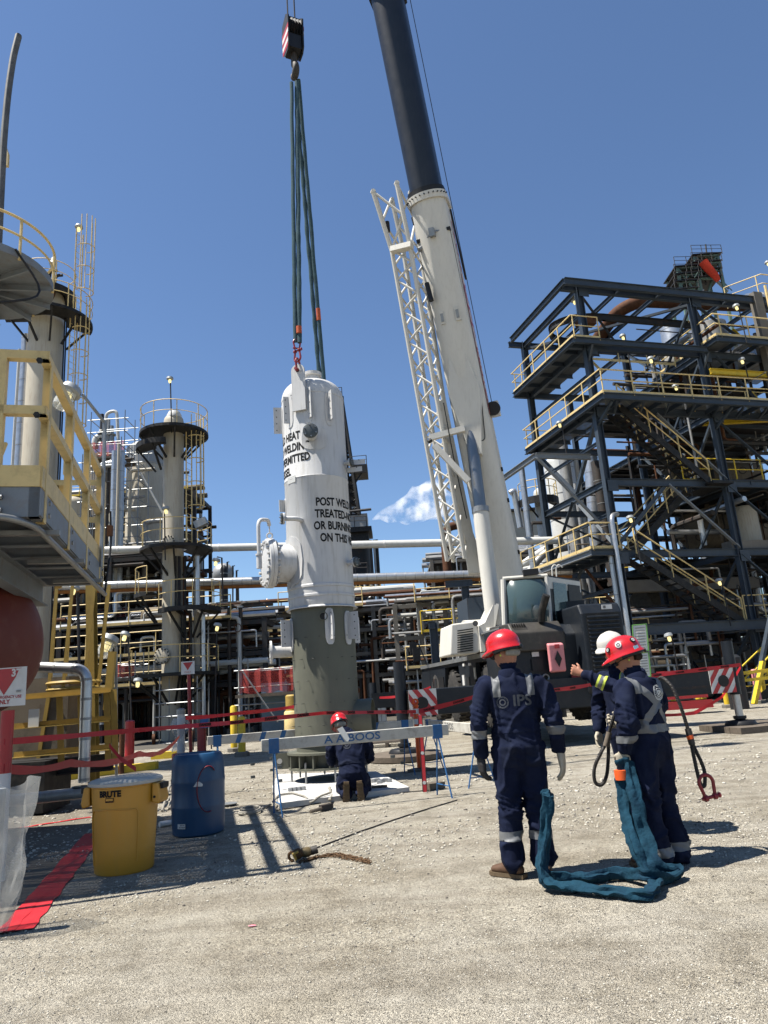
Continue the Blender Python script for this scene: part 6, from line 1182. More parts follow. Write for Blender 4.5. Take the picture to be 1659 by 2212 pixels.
part(MB().tube([Hh((-.07, -.06, -.005)), Hh((-.03, -.1, -.02)), Hh((.03, -.1, -.02)), Hh((.07, -.06, -.005))], .026, 8, sq=1.4), 'cap_flap', M['ropef'], Kw)
cut_shell(bodyK, [((0, 0, .44), (0, .25, 1)), ((0, 0, .485), (0, -.25, -1)), ((-.2, 0, 0), (1, 0, 0)), ((.2, 0, 0), (-1, 0, 0))], .008, 'waist_band', 'navy_d', Kw)
for R0, w0, tk_ in ((.06, .005, 18), (.03, .012, 4)): vs, fs = ring_art(R0, w0, 30, tk_); stamp(bodyK, vs, fs, lambda a, b: (-.06+a, 0, .735+b), (0, 1, 0), 'back_emblem', 'greyprint', Kw, .006)
for s_ in (-1, 1):
    boot(Kw, (.095*s_, -.30, .145), (.06*s_, .12, -1), (0, 1, .1), 'boot'); hand((.16*s_-.02, .40, .45), (0, 1, -.3), (0, -.3, -1), (-s_, 0, 0), .5, 'glove', Kw)

# ---- rigging in the workers' hands
def soft(pts, r, seed, n=70, flat=.62):
    q = [V(p) for p in pts]; out = []
    for i in range(len(q)-1):                                     # Catmull-Rom
        p0, p1, p2, p3 = q[max(i-1, 0)], q[i], q[i+1], q[min(i+2, len(q)-1)]
        for k in range(12):
            t = k/12; out.append(.5*((2*p1)+(p2-p0)*t+(2*p0-5*p1+4*p2-p3)*t*t+(3*p1-p0-3*p2+p3)*t**3))
    out.append(q[-1]); rs = [r*(1+.22*mnoise.noise(V((i*.17, seed, 0)))+.10*mnoise.noise(V((i*.6, seed+4, 0)))) for i in range(len(out))]
    mb = MB().tube(out, r, 20, True, rs, flat); vs = []; nr = len(out)
    for i in range(nr*20):
        c = out[i//20]; a = (i % 20)*.314; p = V(mb.v[i]); mb.v[i] = tuple(c+(p-c)*(1+.24*math.cos(3*a+.11*(i//20)+seed)+.12*math.cos(5*a-.23*(i//20))))
    for v in mb.v: p = V(v); vs.append(p+V((mnoise.noise(p*17), mnoise.noise(p*17+V((5, 0, 0))), mnoise.noise(p*17+V((0, 5, 0)))))*r*.30)
    mb.v = [tuple((a.x, a.y, max(a.z, .004))) for a in vs]; return mb
def hp3(x, y, Y): return U(x, y, Y)
z0 = .045
hC0 = hp3(1342, 1652, 5.88)
s1 = thing('round_sling', 'loose blue slings trailing from a gloved hand across the gravel beside the workers', 'sling', G(1290, 1925))
part(soft([hC0+V((-.01, -.04, .05)), hC0+V((.0, -.05, -.05)), hp3(1350, 1740, 5.78), hp3(1375, 1830, 5.62), G(1405, 1893, z0), G(1418, 1908, z0), G(1395, 1930, z0), G(1330, 1926, z0), G(1250, 1918, z0), G(1190, 1910, z0+.01), G(1172, 1890, z0+.06), hp3(1174, 1840, 5.62), hp3(1182, 1780, 5.62), hp3(1184, 1718, 5.62)], .048, 1), 'sling_strand', M['sling'], s1)
part(soft([hC0+V((.04, -.03, .02)), hp3(1370, 1720, 5.72), hp3(1392, 1800, 5.66), hp3(1420, 1868, 5.55), G(1466, 1884, z0), G(1440, 1897, z0), G(1400, 1893, z0+.03), G(1340, 1889, z0), G(1260, 1898, z0), G(1200, 1896, z0+.02), G(1180, 1880, z0+.04), hp3(1176, 1820, 5.70), hp3(1181, 1730, 5.68)], .046, 2), 'sling_strand', M['sling'], s1)
part(soft([hp3(1183, 1722, 5.65), hp3(1178, 1716, 5.66), hp3(1190, 1713, 5.64)], .042, 3), 'sling_eye', M['sling'], s1)
part(MB().cyl(hC0+V((-.03, -.06, -.03)), hC0+V((-.03, -.06, -.10)), .05, n=14), 'identity_tag', M['orange'], s1)
def wire(pts, r, label, shk=None, fer=None):
    t = thing('wire_rope_sling', label, 'wire rope', pts[0]); q = []
    p_ = [V(p) for p in pts]
    for i in range(len(p_)-1):
        a0, a1, a2, a3 = p_[max(i-1, 0)], p_[i], p_[i+1], p_[min(i+2, len(p_)-1)]
        for k in range(10):
            u = k/10; q.append(.5*((2*a1)+(a2-a0)*u+(2*a0-5*a1+4*a2-a3)*u*u+(3*a1-a0-3*a2+a3)*u**3))
    q.append(p_[-1]); part(MB().tube(q, r, 8), 'rope_core', M['rope'], t)
    for ph in range(3):                                           # twisted strands
        st = []
        for i in range(len(q)*4):
            f_ = i/4; a = q[min(int(f_), len(q)-1)].lerp(q[min(int(f_)+1, len(q)-1)], f_ % 1); d = (q[min(int(f_)+1, len(q)-1)]-q[max(int(f_)-1, 0)]); x, y, _ = frame(d, (.3, .2, 1)); an = f_*1.9+ph*2.094; st.append(a+(x*math.cos(an)+y*math.sin(an))*r*.62)
        part(MB().tube(st, r*.55, 5), 'strand', M['rope'], t)
    for a, b, m_, k in (fer or []): part(MB().tube([a, b], r*k, 12), 'ferrule', M[m_], t)
    return t
f1 = hp3(1492, 1600, 6.0)
wire([hp3(1395, 1560, 6.25), hp3(1420, 1470, 6.2), hp3(1447, 1478, 6.05), hp3(1466, 1515, 6.0), hp3(1483, 1565, 6.0), f1, hp3(1500, 1640, 6.0), hp3(1512, 1690, 6.0), hp3(1522, 1696, 6.0), hp3(1520, 1660, 6.02), hp3(1500, 1615, 6.02), f1+V((.01, 0, -.03))], .0135,
     'steel wire rope over the shoulder of the cross-taped worker, ending in an eye', None, [(hp3(1486, 1574, 6.0), hp3(1495, 1608, 6.0), 'pipe_d', 1.9), (hp3(1489, 1588, 6.0), hp3(1492, 1596, 6.0), 'orange', 2.05)])
shackle(hp3(1535, 1722, 6.0), (-.15, 0, 1), .095, 'shackle', 'red bow shackle dangling from the wire rope at the right', (1, .1, -.25))
f2 = hp3(1311, 1600, 6.3)
wire([hp3(1345, 1480, 6.3), hp3(1335, 1520, 6.25), hp3(1322, 1560, 6.25), f2, hp3(1297, 1628, 6.25), hp3(1284, 1660, 6.25), hp3(1286, 1690, 6.25), hp3(1301, 1694, 6.25), hp3(1311, 1672, 6.27), hp3(1314, 1635, 6.27), f2+V((.01, 0, -.02))], .0135,
     'steel wire rope loop hanging in front of the white helmeted worker', None, [(hp3(1316, 1582, 6.25), hp3(1308, 1612, 6.25), 'timber', 1.7)])
# ------------------------------------------------------------------ plant helpers
def railing(parent, pts, h=1.07, mat='rail', step=1.5, r=.024, toe=True, closed=False, mid=True, n=5):
    r *= .8; pts = [V(p) for p in pts]; upz = V((0, 0, 1)); rg = part(MB().tube([p+upz*h for p in pts], r, n), 'railing', M[mat], parent)
    if mid: part(MB().tube([p+upz*h*.55 for p in pts], r*.85, n), 'mid_rail', M[mat], rg)
    if toe: mb = MB(); vs = [q for p in pts for q in (p+upz*.0, p+upz*.13)]; mb.add(vs, [(2*i, 2*i+2, 2*i+3, 2*i+1) for i in range(len(pts)-1)]); part(mb, 'toe_board', M[mat], rg, False)
    L = sum((b-a).length for a, b in zip(pts, pts[1:])); k = max(1, round(L/step)); acc = 0; tg = [L*i/k for i in range(k+1)]
    for a, b in zip(pts, pts[1:]):
        l = (b-a).length
        while tg and tg[0] <= acc+l+1e-6:
            p = a.lerp(b, (tg.pop(0)-acc)/max(l, 1e-6)); part(MB().tube([p-upz*.08, p+upz*h], r*1.1, n), 'post', M[mat], rg)
        acc += l
    return rg
def arc(c, r, a0, a1, n=20): return [V((c[0]+r*math.cos(a0+(a1-a0)*i/n), c[1]+r*math.sin(a0+(a1-a0)*i/n), c[2])) for i in range(n+1)]
def cage_ladder(parent, p, z0, z1, out, mat='rail', wd=.45, r=.022, hoop=True, hz0=2.2):
    out = V(out).normalized(); sd = V((-out.y, out.x, 0)); p = V(p)
    ld = part(MB().tube([p+sd*wd/2+V((0, 0, z0)), p+sd*wd/2+V((0, 0, z1))], r, 5), 'ladder', M[mat], parent); part(MB().tube([p-sd*wd/2+V((0, 0, z0)), p-sd*wd/2+V((0, 0, z1))], r, 5), 'stringer', M[mat], ld)
    rung = MB().tube([sd*wd/2, -sd*wd/2], .012, 4).mesh('rung', (0, 0, 0), M[mat], True); z = z0+.3
    while z < z1: put(rung, 'rung', ld, p+V((0, 0, z))); z += .3
    if hoop:
        hp = MB().tube([sd*.36*math.cos(a)+out*(.36+.36*math.sin(a)) if True else 0 for a in np.linspace(-.55, math.pi+.55, 14)], r*.8, 4).mesh('cage_hoop', (0, 0, 0), M[mat], True); z = z0+hz0
        while z < z1+.1: put(hp, 'cage_hoop', ld, p+V((0, 0, z))); z += 1.1
        for a in np.linspace(0.0, math.pi, 6): part(MB().tube([p+sd*.36*math.cos(a)+out*(.36+.36*math.sin(a))+V((0, 0, z0+hz0)), p+sd*.36*math.cos(a)+out*(.36+.36*math.sin(a))+V((0, 0, z1+.6))], r*.7, 4), 'cage_bar', M[mat], ld)
    return ld
def round_platform(parent, c, ri, ro, a0, a1, mat='tar_shade_black', rmat='rail', rail=True, n=22, th=.16, h=1.07, step=1.3, brace=3, r=.026):
    c = V(c); mb = MB(); vs = []
    for i in range(n+1):
        a = a0+(a1-a0)*i/n; d = V((math.cos(a), math.sin(a), 0)); vs += [c+d*ri, c+d*ro, c+d*ro-V((0, 0, th)), c+d*ri-V((0, 0, .05))]
    fs = [(4*i+k, 4*i+(k+1) % 4, 4*i+4+(k+1) % 4, 4*i+4+k) for i in range(n) for k in range(4)]+[(0, 1, 2, 3), (4*n+3, 4*n+2, 4*n+1, 4*n)]
    pf = part(mb.add(vs, fs), 'platform', M[mat], parent, False)
    if rail: 
        rg = railing(parent, arc(c, ro-.04, a0, a1, n), h, rmat, step, r, False)
    for k in range(brace):
        a = a0+(a1-a0)*(k+.5)/brace; d = V((math.cos(a), math.sin(a), 0)); part(MB().bar(c+d*(ro-.1)-V((0, 0, th)), c+d*ri-V((0, 0, 1.25)), .08, .08), 'brace', M[mat], pf, False)
    return pf
def lamp(head, aim, pole, label, size=1.0, far=False, mat='lampgrey'):
    size *= .52 if far else .62; head, aim = V(head), V(aim).normalized(); t = thing('area_lamp', label, 'lamp', pole[0] if pole else head, 'plant lamps')
    if pole: part(MB().tube(pole, .028*size if not far else .03, 6), 'pole', M['galv' if not far else 'steel_d'], t)
    k = size; hs = part(MB().lathe([(.05*k, -.13*k), (.15*k, -.10*k), (.17*k, -.02*k), (.175*k, .0), (.13*k, .03*k)], head, aim, n=18 if not far else 10), 'housing', M[mat], t)
    part(MB().lathe([(.055*k, .02*k), (.075*k, .10*k), (.06*k, .2*k), (.001, .22*k)], head, aim, n=12), 'lit_bulb', M['lens'], t)
    if not far:
        part(MB().lathe([(.125*k, .02*k), (.125*k, .22*k), (.11*k, .31*k), (.06*k, .34*k), (.001, .345*k)], head, aim, n=18), 'glass_cover', M['lampglass'], hs)
        for a in range(6): 
            x, y, d = frame(aim); q = x*math.cos(a*1.047)+y*math.sin(a*1.047); part(MB().tube([head+q*.13*k+d*.02*k, head+q*.13*k+d*.22*k, head+q*.07*k+d*.34*k], .004*k, 4), 'guard_wire', M['galv'], hs)
        for zz in (.10, .2): part(MB().torus(head+aim*zz*k, .131*k, .004*k, aim, 16, 4), 'guard_ring', M['galv'], hs)
    return t
def insul(mb_r, pts, r, name, parent, mat='alum', band=.6, fil=None, n=14):       # jacketed pipe with bands
    q = fillet(pts, fil or r*2.6, 6) if len(pts) > 2 else [V(p) for p in pts]; p_ = part(MB().tube(q, r, n), name, M[mat], parent)
    acc, nx = 0, band/2
    for a, b in zip(q, q[1:]):
        l = (b-a).length
        while nx < acc+l:
            c = a.lerp(b, (nx-acc)/l); d = (b-a).normalized(); part(MB().lathe([(r*1.0, -.018), (r*1.035, -.015), (r*1.035, .015), (r, .018)], c, d, n=n), 'jacket_band', M['alum2'], p_); nx += band
        acc += l
    return p_
# ------------------------------------------------------------------ near access platform on the left
PO = V((-3.11, 6.17, 0)); pe = V((-.25, .968, 0)).normalized(); pn = V((-.968, -.25, 0)).normalized()
def Q(i, j, z): return PO+pe*i+pn*j+V((0, 0, z))                  # i along the edge, j inwards (left)
ap = thing('access_platform', 'grey steel platform with heavy cream yellow railings overhead at the left', 'platform', Q(2, 2, 0)); ZF = 3.45; PL = 3.9
part(MB().box(Q(PL/2, 1.9, ZF), (PL-.04, 3.7, .03), pe, pn), 'grating_floor', M['grate'], ap, False)
part(MB().chan(Q(0, 0, ZF-.14), Q(PL, 0, ZF-.14), .28, -.09, .014), 'edge_beam', M['plat'], ap, False)
part(MB().chan(Q(0, 0, ZF-.14), Q(0, 3.8, ZF-.14), .28, .09, .014), 'edge_beam', M['plat'], ap, False); part(MB().chan(Q(PL, 0, ZF-.14), Q(PL, 3.8, ZF-.14), .28, .09, .014), 'edge_beam', M['plat'], ap, False)
for i in (.65, 1.3, 1.95, 2.6, 3.25): part(MB().ibeam(Q(i, .02, ZF-.16), Q(i, 3.8, ZF-.16), .24, .11, .014), 'joist', M['plat'], ap, False)
for j in (.75, 1.9): part(MB().ibeam(Q(0, j, ZF-.42), Q(PL, j, ZF-.42), .30, .16, .018), 'girder', M['plat'], ap, False)
for i in (.3, 3.6): part(MB().ibeam(Q(i, 2.8, 0), Q(i, 2.8, ZF-.3), .2, .2, .018, (0, 1, 0)), 'column', M['plat'], ap, False)
part(MB().ibeam(Q(-.1, 2.8, ZF-.45), Q(PL+.1, 2.8, ZF-.45), .3, .2, .018), 'girder', M['plat'], ap, False)
for i in (.45, 1.9, 3.3): part(MB().bar(Q(i, -.10, ZF-.33), Q(i, .5, ZF-.33), .07, .045), 'outrigger_bracket', M['galv'], ap, False)
HR = 1.26
def post_at(i, j, ax, ax2, w_=.088):
    p = part(MB().angle(Q(i, j, ZF-.30), Q(i, j, ZF+HR), w_, .012, ax), 'post', M['rail'], ap, False)
    for z in (-.22, -.10): part(MB().lathe([(.026, 0), (.026, .018)], Q(i, j, ZF+z)-pn*.018, -pn, n=6), 'bolt', M['galv'], p, False)
    return p
part(MB().angle(Q(-.02, -.02, ZF+HR), Q(PL, -.02, ZF+HR), .085, .012, pn), 'top_rail', M['rail'], ap, False); part(MB().angle(Q(-.02, -.02, ZF+.70), Q(PL, -.02, ZF+.70), .085, .012, pn), 'mid_rail', M['rail'], ap, False)
part(MB().angle(Q(-.02, 3.6, ZF+HR), Q(-.02, -.03, ZF+HR), .085, .012, pe), 'top_rail', M['rail'], ap, False); part(MB().angle(Q(-.02, 3.6, ZF+.70), Q(-.02, -.03, ZF+.70), .085, .012, pe), 'mid_rail', M['rail'], ap, False)
part(MB().bar(Q(0, -.01, ZF+.10), Q(PL, -.01, ZF+.10), .012, .20), 'toe_board', M['rail'], ap, False); part(MB().bar(Q(-.01, 0, ZF+.10), Q(-.01, 3.6, ZF+.10), .012, .20), 'toe_board', M['rail'], ap, False)
for i in (.22, 1.42, 2.62, 3.75): post_at(i, -.02, pn, pe)
for j in (.34, 1.5, 2.7): post_at(-.02, j, pe, pn)
for z in (HR-.03, .68): part(MB().cyl(Q(-.035, .05, ZF+z), Q(-.06, .05, ZF+z), .03, n=6), 'bolt', M['tar_shade_black'], ap, False)
# return railing and gate at the far end
for j in (0, .55): post_at(PL+.18, j-.02, pn, pe, .10)
part(MB().angle(Q(PL, .0, ZF+HR), Q(PL, 3.4, ZF+HR), .08, .012, pe), 'top_rail', M['rail'], ap, False); part(MB().angle(Q(PL, .0, ZF+.7), Q(PL, 3.4, ZF+.7), .08, .012, pe), 'mid_rail', M['rail'], ap, False)
for j in (.9, 1.9, 2.9): post_at(PL, j, pe, pn)
part(MB().prism([Q(1.6, .8, ZF+.0), Q(1.6, .95, ZF+.55), Q(1.6, .82, ZF+1.0), Q(1.6, .72, ZF+1.0), Q(1.6, .85, ZF+.55), Q(1.6, .7, ZF)], pe*.06), 'ladder_grab', M['rail'], ap, False)
part(MB().tube(fillet([Q(-.25, 2.6, ZF-.30), Q(-.10, .25, ZF-.30), Q(.1, .05, ZF-.34), Q(PL+.2, -.04, ZF-.40)], .2), .032, 10), 'conduit', M['galv'], ap)
cb_ = part(MB().tube(fillet([Q(PL+.25, -.08, ZF+.85), Q(PL+.28, -.1, ZF+.35), Q(PL+.1, -.08, ZF-.1), Q(PL+.05, -.06, ZF-.4)], .2), .016, 8), 'cable_drop', M['black'], ap); part(MB().box(Q(PL+.25, -.08, ZF+.55), (.07, .06, .16)), 'splice_box', M['pipe_r'], cb_, False)
lamp(U(150, 848, 9.2), (-.30, -.35, -.85), fillet([Q(PL-.35, -.05, ZF-.1), Q(PL-.35, -.05, ZF+2.02)], .1)+[U(178, 852, 9.25)], 'large grey lamp with wire guard on a pole above the yellow railing', 1.45)
# red tank head
tk_ = MB().lathe([(.001, .40), (.2, .39), (.45, .34), (.66, .23), (.80, .09), (.86, -.06), (.86, -3.5)], (-4.88, 8.75, 2.32), (1, -.12, 0), n=56)
rt_ = thing('storage_tank', 'red oxide horizontal tank with rounded end under the platform', 'tank', V((-6, 8.9, 0))); part(tk_, 'shell', M['tankred'], rt_)
for x in (-5.6, -7.2): part(MB().box((x, 8.85, .74), (.3, 1.3, 1.5)), 'saddle', M['concrete'], rt_, False)
# jacketed pipe in front of the yellow stair
pp = thing('jacketed_pipe', 'silver jacketed pipe elbow turning down beside the yellow ladder', 'pipe', V((-4.3, 10, 0)))
insul(None, [U(60, 1440, 10.0), U(188, 1445, 10.0), U(181, 1690, 10.0)], .074, 'pipe', pp, 'alum', .26, .2)
insul(None, [U(-40, 1736, 9.9), U(186, 1712, 9.9)], .075, 'pipe', pp, 'alum2', .35); part(MB().torus(U(172, 1700, 9.95), .09, .015, (0, 0, 1), 16, 6), 'flange', M['blind'], pp)
# yellow caged ladder and stair frame behind the tank
yl = thing('yellow_caged_ladder', 'yellow ladder with flared safety cage behind the red tank', 'ladder', V((-5.0, 12.2, 0)))
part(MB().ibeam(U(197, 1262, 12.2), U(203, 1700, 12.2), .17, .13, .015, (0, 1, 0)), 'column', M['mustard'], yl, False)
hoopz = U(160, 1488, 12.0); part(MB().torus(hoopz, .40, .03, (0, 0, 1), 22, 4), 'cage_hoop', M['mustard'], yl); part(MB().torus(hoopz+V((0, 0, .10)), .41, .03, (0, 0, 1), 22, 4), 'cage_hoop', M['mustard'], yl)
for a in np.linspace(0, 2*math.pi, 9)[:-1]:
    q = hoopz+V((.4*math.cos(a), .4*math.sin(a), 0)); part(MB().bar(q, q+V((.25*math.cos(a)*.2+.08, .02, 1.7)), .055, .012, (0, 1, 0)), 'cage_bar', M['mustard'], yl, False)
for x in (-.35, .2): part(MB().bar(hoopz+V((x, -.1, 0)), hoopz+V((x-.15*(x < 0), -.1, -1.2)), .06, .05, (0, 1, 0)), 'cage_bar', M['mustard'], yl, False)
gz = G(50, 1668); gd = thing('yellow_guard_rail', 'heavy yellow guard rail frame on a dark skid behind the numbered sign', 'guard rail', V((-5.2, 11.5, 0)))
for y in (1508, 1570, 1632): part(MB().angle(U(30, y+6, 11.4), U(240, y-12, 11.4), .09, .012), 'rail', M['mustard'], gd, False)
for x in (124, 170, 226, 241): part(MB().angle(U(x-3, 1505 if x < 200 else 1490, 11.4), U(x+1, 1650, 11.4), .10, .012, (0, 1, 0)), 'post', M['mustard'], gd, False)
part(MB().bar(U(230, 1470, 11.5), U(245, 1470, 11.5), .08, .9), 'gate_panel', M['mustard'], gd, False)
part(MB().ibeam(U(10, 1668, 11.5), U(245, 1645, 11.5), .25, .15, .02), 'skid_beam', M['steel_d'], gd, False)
sk_ = thing('equipment_skid', 'black equipment box on the pavement behind the plastic bag', 'equipment', V((-6, 11, 0))); part(MB().box(U(62, 1700, 11.0)+V((-.35, .5, -.02)), (1.1, .9, .72)), 'cabinet', M['tar_shade_black'], sk_, False)
part(MB().box(U(85, 1560, 12.2), (1.2, .6, 1.4)), 'tan_housing', M['beige_d'], sk_, False)
part(MB().box(U(73, 1552, 11.35), (.16, .02, .28)), 'notice', M['paper'], sk_, False)
lamp(U(236, 1385, 12.8), (-.32, -.3, -.9), [V((U(253, 1650, 13).x, 13, 0)), U(251, 1400, 13), U(244, 1380, 12.9)], 'grey guarded lamp on a pole beside the yellow ladder', 1.5)
lamp(U(160, 1272, 13.5), (-.1, -.3, -1), [U(172, 1480, 13.6), U(168, 1280, 13.6)], 'small lit lamp seen behind the yellow cage bars', 1.1, True)
lamp(U(270, 1372, 26), (-.1, -.3, -1), [U(284, 1560, 26.2), U(277, 1372, 26.2)], 'small lit lamp on a black pole left of the beige tower base', 2.0, True)
# ------------------------------------------------------------------ upper-left vessel head platform and bent stack
hp0 = thing('overhead_round_platform', 'grey round platform with yellow railing cut off by the picture edge', 'platform', V((-11.0, 17.6, 0)))
c_ = V((-10.95, 17.5, 13.2)); R0 = 2.0
part(MB().lathe([(.25, 0), (R0-.12, 0), (R0-.12, .0), (R0, 0), (R0, .22), (R0-.03, .22), (R0-.03, .03), (.25, .03)], c_, n=56), 'deck', M['plat'], hp0, False)
for k in range(12):
    a = k*2*math.pi/12+.2; d = V((math.cos(a), math.sin(a), 0)); part(MB().chan(c_+d*.3-V((0, 0, .10)), c_+d*(R0-.02)-V((0, 0, .10)), .2, .07), 'joist', M['plat'], hp0, False)
railing(hp0, arc((c_.x, c_.y, c_.z+.05), R0-.02, -2.2, 1.2, 30), 1.15, 'rail', 1.9, .05, False, n=6)
part(MB().cyl((c_.x, c_.y, 0), (c_.x, c_.y, 13.2), .62, n=28), 'vessel_shell', M['column'], hp0)
part(MB().tube(fillet([c_+V((R0-.3, -1.1, .2)), c_+V((R0+.25, -.4, -.8)), c_+V((R0-.2, -1.3, -1.5)), c_+V((-.4, -2.0, -1.9))], .6), .03, 6), 'cable_loop', M['black'], hp0)
M['stackgrey'] = paint('weathered_stack', (.15, .15, .145), .6, .3, .3, 2, (.05, .045, .04), .6)
st_ = thing('bent_vent_stack', 'tall weathered vent pipe with bent open top at the upper left corner', 'vent pipe', V((-10.4, 17.3, 12)))
part(MB().tube(fillet([U(-8, 620, 17.2), U(2, 420, 17.2), U(8, 300, 17.2), U(17, 200, 17.2), U(29, 120, 17.2), U(40, 78, 17.2)], 1.5), .095, 16), 'pipe', M['stackgrey'], st_); part(MB().cyl(U(39.4, 80, 17.2), U(40.4, 76, 17.2), .085, n=14), 'pipe_mouth', M['tar_shade_black'], st_)
part(MB().prism([U(10, 310, 17.4), U(17, 330, 17.4), U(16, 357, 17.4), U(6, 357, 17.4)], (0, .1, 0)), 'yellow_bracket', M['rail'], st_, False)
# ------------------------------------------------------------------ first beige tower
TY = 28.0
def uz(x, y, Y=TY): return U(x, y, Y).z
t1x = U(93, 840, TY).x; tw = thing('beige_tower', 'beige column with black ring platform and caged ladder, nearest the left edge', 'tower', V((t1x, TY, 0)))
ztop = uz(110, 640); part(MB().lathe([(.70, 0), (.70, ztop-.3), (.66, ztop), (.4, ztop+.4), (.001, ztop+.5)], (t1x, TY, 0), n=36), 'shell', M['column'], tw)
zp = uz(112, 695); round_platform(tw, (t1x+.15, TY, zp), .7, 1.75, -2.9, .75, 'tar_shade_black', 'rail', True, 22, .13, 1.1, 1.2, 5)
round_platform(tw, (t1x, TY, ztop+.1), .5, 1.15, -2.9, 1.2, 'tar_shade_black', 'rail', True, 18, .35, 1.1, 1.2, 0)
part(MB().lathe([(.55, -.06), (.55, .1), (.4, .14)], (t1x+.05, TY-.62, zp+1.05), (0.05, -1, .0), n=24), 'manway_cover', M['pipe_r'], tw)
cage_ladder(tw, (t1x+1.25, TY-.1, 0), zp-7.2, zp+.2, (1, -.25, 0), 'rail', .45, .03); cage_ladder(tw, (t1x+1.45, TY-.3, 0), zp+.1, zp+4.2, (1, -.25, 0), 'rail', .45, .03, True, 1.0)
for dx in (.95, 1.03): part(MB().tube([(t1x+dx, TY-.3, 0), (t1x+dx, TY-.3, zp)], .035, 6), 'cable', M['black'], tw)
for i, (dx, dz) in enumerate(((.25, 1.0), (.5, .75), (-.1, .9))): part(MB().tube(fillet([(t1x+dx-.1, TY-.3, ztop+.2), (t1x+dx, TY-.4, ztop+dz), (t1x+dx+.3, TY-.4, ztop+dz)], .15), .07, 8), 'top_pipe', M['steel_d'], tw)
part(MB().lathe([(.10, -.2), (.16, 0), (.1, .15), (.06, .3)], (t1x+.35, TY-.4, ztop+1.35), n=12), 'relief_valve', M['galv'], tw)
insul(None, [(t1x-1.0, TY+.3, 0), (t1x-1.0, TY+.3, zp-.4)], .2, 'riser_pipe', tw, 'alum', 1.0); part(MB().tube([(t1x-.85, TY-.5, 0), (t1x-.85, TY-.5, zp-1.5)], .06, 8), 'riser_pipe', M['pipe_w'], tw)
lamp((t1x+1.42, TY-.35, zp+4.4), (0, -.2, -1), None, 'unlit lamp head at the top of the first tower ladder', 2.0, True)
# ------------------------------------------------------------------ second beige tower with stacked round platforms
T2, TX = 31.0, -9.5; tw = thing('beige_tower', 'slim beige column with four black round platforms and yellow railings', 'tower', V((TX, T2, 0))); zz = lambda y: U(378, y, T2).z
zt = zz(905); part(MB().lathe([(.46, 0), (.46, zt-.2), (.42, zt), (.25, zt+.22), (.001, zt+.3)], (TX, T2, 0), n=32), 'shell', M['column'], tw)
z1 = zz(938); round_platform(tw, (TX+.02, T2, z1), .46, 1.55, -3.3, 1.6, 'tar_shade_black', 'rail', True, 26, .13, 1.12, 1.1, 6)
round_platform(tw, (TX-.3, T2-.1, z1-.62), .46, 1.35, -3.2, -1.3, 'tar_shade_black', 'rail', False, 12, .25, 1, 1, 2)
cage_ladder(tw, (TX+.75, T2-.15, 0), zz(1185), z1+.1, (1, -.3, 0), 'rail', .45, .03, True, 1.8)
z2 = zz(1187); round_platform(tw, (TX+.15, T2, z2), .46, 1.58, -3.2, 1.2, 'tar_shade_black', 'rail', True, 26, .13, 1.12, 1.1, 6)
z3 = zz(1283); round_platform(tw, (TX-.35, T2, z3), .4, 1.3, -3.3, -1.9, 'tar_shade_black', 'rail', True, 12, .16, 1.12, .9, 2); z3b = zz(1318); round_platform(tw, (TX+.75, T2-.1, z3b), .3, 1.35, -2.6, .9, 'tar_shade_black', 'rail', True, 18, .2, 1.12, .9, 3)
z4 = zz(1456); round_platform(tw, (TX+.05, T2, z4), .46, 1.9, -3.2, .9, 'tar_shade_black', 'rail', True, 28, .14, 1.12, 1.2, 7)
for (y, x, r_) in ((1175, -.02, .28), (1417, -.28, .34)): 
    mw_ = part(MB().lathe([(r_, 0), (r_, .1), (r_*.6, .13)], (TX+x, T2-.50, zz(y)), (x*.5, -1, 0), n=20), 'manway', M['column'], tw)
    for k in range(12): a = k*.5236; part(MB().cyl((TX+x+r_*.86*math.cos(a), T2-.60, zz(y)+r_*.86*math.sin(a)), (TX+x+r_*.86*math.cos(a), T2-.65, zz(y)+r_*.86*math.sin(a)), .035, n=6), 'bolt', M['tar_shade_black'], mw_, False)
insul(None, [(TX+1.0, T2+.2, 0), (TX+1.0, T2+.2, z2-.3)], .14, 'riser_pipe', tw, 'column', 1.2)
for dx, dy, m_, r_ in ((.62, -.35, 'steel_d', .07), (.80, -.2, 'pipe_r', .06), (1.35, -.1, 'alum', .09), (.5, -.45, 'tar_shade_black', .04), (.9, -.4, 'tar_shade_black', .05)):
    part(MB().tube(fillet([(TX+dx, T2+dy, 0), (TX+dx, T2+dy, zz(1330)), (TX+dx-.25, T2+dy, zz(1322)), (TX+dx-.25, T2+dy, z2-.4)], .2), r_, 7), 'riser_pipe', M[m_], tw)
part(MB().lathe([(.34, 0), (.34, .12), (.25, .3)], (TX+.05, T2-.1, zt), n=24), 'top_flange', M['white'], tw)
lamp(U(367, 819, 30.2), (0, 0, -1), [U(371, 935, 30.2), U(368, 822, 30.2)], 'lamp on a thin mast on top of the slim beige tower', 1.8, True)
lamp(U(358, 1100, 29.5), (.1, 0, -1), [U(357, 1210, 29.5), U(355, 1095, 29.5)], 'lit lamp on a black mast halfway up the slim beige tower', 1.9, True)
lamp(U(467, 1212, 29.3), (-.2, -.1, -1), [U(482, 1300, 29.3), U(479, 1205, 29.3), U(469, 1203, 29.3)], 'lit lamp hung off the right side of the slim beige tower', 1.9, True)
lamp(U(470, 1352, 29.0), (-.2, -.1, -1), [U(464, 1560, 29.0), U(469, 1345, 29)], 'lit lamp on a pole right of the tower base', 1.9, True)
lamp(U(298, 1472, 27.5), (0, -.2, -1), [U(298, 1458, 27.6), U(298, 1464, 27.6)], 'lit lamp under the lowest round platform', 2.0, True)
